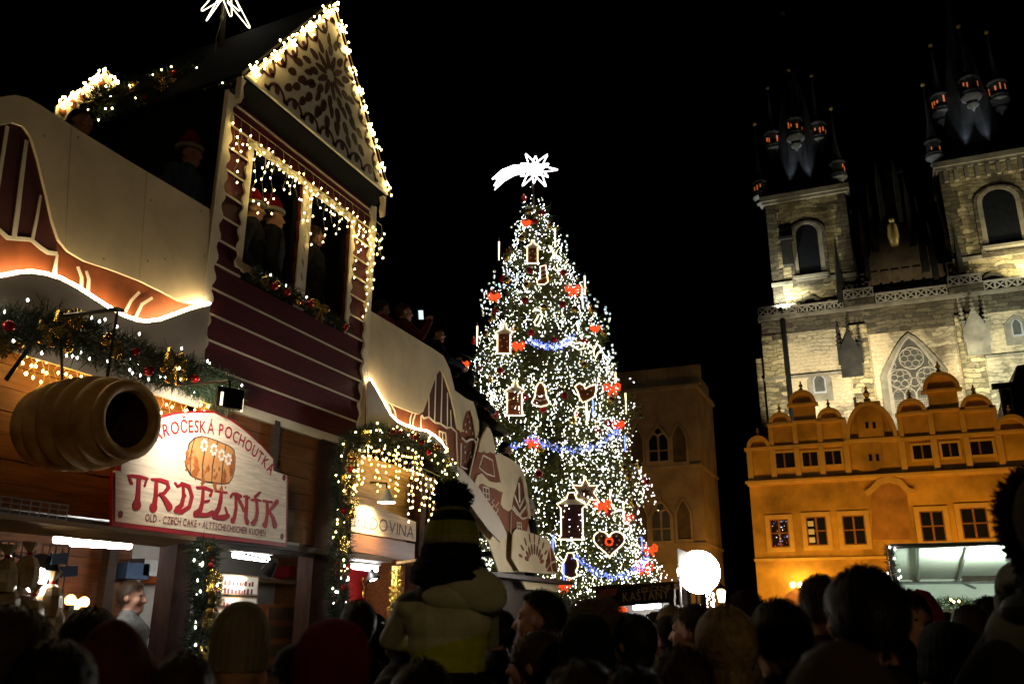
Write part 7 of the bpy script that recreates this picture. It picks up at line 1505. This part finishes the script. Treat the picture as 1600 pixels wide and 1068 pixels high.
person((0.143,2.997,1.707), AW-10, 'stand', 'cloth_black', ht('bicolor'), 'person in slate and yellow knitted hat below the tent', top_h=1.81)
person((0.21,5.996,1.856), AW-30, 'stand', 'cloth_black', ht('santa'), 'person wearing a santa hat under the white tent', top_h=1.86)
person((0.296,2.583,1.77), AW+165, 'stand', 'cloth_black', ht('grey_pom'), 'person in grey pompom hat facing out of the crowd beside the tent', eyes=True, top_h=1.86)
person((0.471,3.871,1.913), AW+10, 'stand', 'cloth_black', ht('grey'), 'person in plain grey knitted hat behind the grey pompom hat', top_h=1.80)
person((-0.084,1.347,1.664), AW-5, 'stand', 'cloth_black', ('hood', 'fur'), 'person in a brown fur-trimmed hood close before the big dark-haired man', top_h=1.80)
person((0.522,5.977,1.854), AW+5, 'stand', 'cloth_black', hr('short_black'), 'black-haired person under the right half of the white tent')
person((0.351,4.988,1.792), AW-15, 'stand', 'cloth_navy', hr('short_brown'), 'brown-haired person in navy coat under the white tent')
person((-0.639,1.895,1.633), AW+10, 'stand', 'cloth_black', hr('short_brown'), 'brown-haired person close below the black hat')
person((-0.52,1.879,1.623), AW, 'stand', 'cloth_charcoal', hr('short_black'), 'dark-haired person close below the long black hair')
person((-1.141,2.111,1.617), AW+8, 'stand', 'cloth_black', hr('short_black'), 'black-haired person low in front of the man carrying a child')
person((-0.562,2.539,1.647), AW+12, 'stand', 'cloth_brown', hr('short_brown'), 'brown-coated person in front of the woman with blond hair')
person((-0.024,3.4,1.685), AW, 'stand', 'cloth_black', hr('short_brown'), 'brown-haired person behind the big dark-haired man')
person((0.203,2.492,1.674), AW+5, 'stand', 'cloth_black', ('hood', 'black'), 'black-hooded person between the bicolour and pompom hats', top_h=1.83)
person((-1.665,1.438,1.671), AW+5, 'stand', 'cloth_black', hr('short_black'), 'dark-haired person low in front of the maroon hood')
person((-1.755,1.918,1.628), AW+5, 'stand', 'cloth_navy', hr('short_brown'), 'brown-haired person below the post garland')
# second child on shoulders, cut by the edge of the picture
bf = (0.369,2.574,1.697); person((bf[0], bf[1], 1.86), AW, 'carry', 'cloth_black', hr('crop_black'), 'man carrying a child in a fur hood at the right-hand edge of the crowd')
bk = (0.433,2.584,2.11); person((bk[0], bk[1], bk[2]), AW, 'child', 'cloth_black', ('hood', 'fur'), 'child in a dark fur-trimmed hood riding on shoulders', floor=1.48-.82*.62, hand='cloth_black', top_h=2.0, wide=1.1)
for _n in (kb,): pass
# distant crowd between the stalls and the houses
random.seed(77)
FAR = ['short_black', 'short_brown', 'short_grey', 'long_black', 'long_brown']; JK = ['cloth_black', 'cloth_navy', 'cloth_charcoal', 'cloth_brown', 'cloth_olive', 'cloth_maroon']
for k in range(46):
    y = random.uniform(7.5, 17); x = random.uniform(-4.2+.02*y, 1.2+.22*y) if k % 2 else random.uniform(-3.8, .5)
    zt_, fc_, po_, jk_, hk_ = random.uniform(1.58, 1.80), random.uniform(-60, 90), random.choice(('stand', 'pockets')), random.choice(JK), random.choice(FAR)
    where = 'beyond the front row towards the white tent' if x > 0 else ('before the chestnut stall' if y > 12 else 'halfway to the chestnut stall')
    person((x, y, zt_), fc_, po_, jk_, hr(hk_), 'visitor with %s %s hair in %s coat %s' % (hk_.split('_')[0], hk_.split('_')[1], jk_.split('_')[1], where), group='far crowd of visitors')
random.seed(99)
for k in range(20):
    y = random.uniform(4.6, 7.2); x = -3.1+k*.29+random.uniform(-.1, .1); zt_, jk_, hk_ = random.uniform(1.60, 1.80), random.choice(JK), random.choice(FAR+['curly_brown', 'short_blond'])
    person((x, y, zt_), random.uniform(-30, 80), random.choice(('stand', 'pockets')), jk_, hr(hk_), 'visitor with %s %s hair in %s coat in the middle of the crowd' % (hk_.split('_')[0], hk_.split('_')[1], jk_.split('_')[1]), group='visitors in the middle of the crowd')
# vendor and people upstairs
vp = (5.695,2.014); person((-5.85, *vp), -70, 'stand', 'cloth_grey', hr('short_brown'), 'pastry vendor with short brown hair and grey striped sweater inside the stall', eyes=True, floor=.15)
DK = 4.06
def up_(px, face, pose, jk, head, lab, x, floor=DK, **k): return person((x, *px), face, pose, jk, head, lab, floor=floor, **k)
up_((4.336,5.716), -80, 'lean', 'cloth_black', hr('short_brown'), 'dark-haired person behind the snowy board of the left balcony', -5.7)
up_((5.305,6.003), -75, 'pockets', 'cloth_blue', ht('santa'), 'person in santa hat and blue jacket at the end of the left balcony', -5.46, top_h=1.87, hand='cloth_blue')
up_((6.292,5.902), -60, 'stand', 'cloth_black', ht('santa'), 'person in santa hat leaning in the first tower window', -5.52, top_h=1.87)
up_((6.715,6.051), -40, 'stand', 'cloth_black', ht('santa'), 'smiling person in santa hat beside the first one in the tower window', -5.62, eyes=True, top_h=1.87)
up_((7.276,5.928), -75, 'stand', 'cloth_black', hr('long_brown'), 'woman leaning out of the second tower window', -5.5, eyes=True)
up_((9.276,5.774), -30, 'stand', 'cloth_magenta', hr('short_brown'), 'person in magenta jacket at the start of the right balcony', -5.8)
up_((9.595,5.808), -50, 'phone', 'cloth_maroon', hr('short_brown'), 'person photographing with a phone from the right balcony', -5.65)
up_((10.484,5.75), -70, 'lean', 'cloth_navy', hr('short_black'), 'dark-haired person leaning beside the phone photographer', -5.6)
up_((10.862,5.57), -40, 'camera', 'cloth_black', hr('short_black'), 'person with hands clasped high over the gingerbread roof', -5.75)
up_((11.597,5.389), -50, 'lean', 'cloth_black', ('hood', 'black'), 'black-hooded person on the stairs beside the tree', -5.62, floor=3.72, top_h=1.79, eyes=True)
up_((12.057,5.12), -60, 'lean', 'cloth_olive', hr('short_black'), 'person in olive coat on the stairs behind the black hood', -5.62, floor=3.45)
up_((13.002,4.518), -60, 'stand', 'cloth_black', hr('short_black'), 'dark figure on the lower stairs above the chevron door', -5.6, floor=2.9)
up_((14.032,3.693), -60, 'stand', 'cloth_black', ht('white'), 'person in white knitted hat at the foot of the stairs', -5.6, floor=1.85, top_h=1.80)
ph = Vector((-5.38, *(9.57,5.597))); phn = empty('mobile_phone', ph, label='glowing phone held up over the right balcony', cat='phone'); MB().box(ph, (.012, .075, .15), rz=-.9, rx=.1).build('case', 'black_metal', phn)
MB().box(ph+Vector((.010, -.004, 0)), (.004, .062, .125), rz=-.9, rx=.1).build('screen', 'phone_screen', phn)
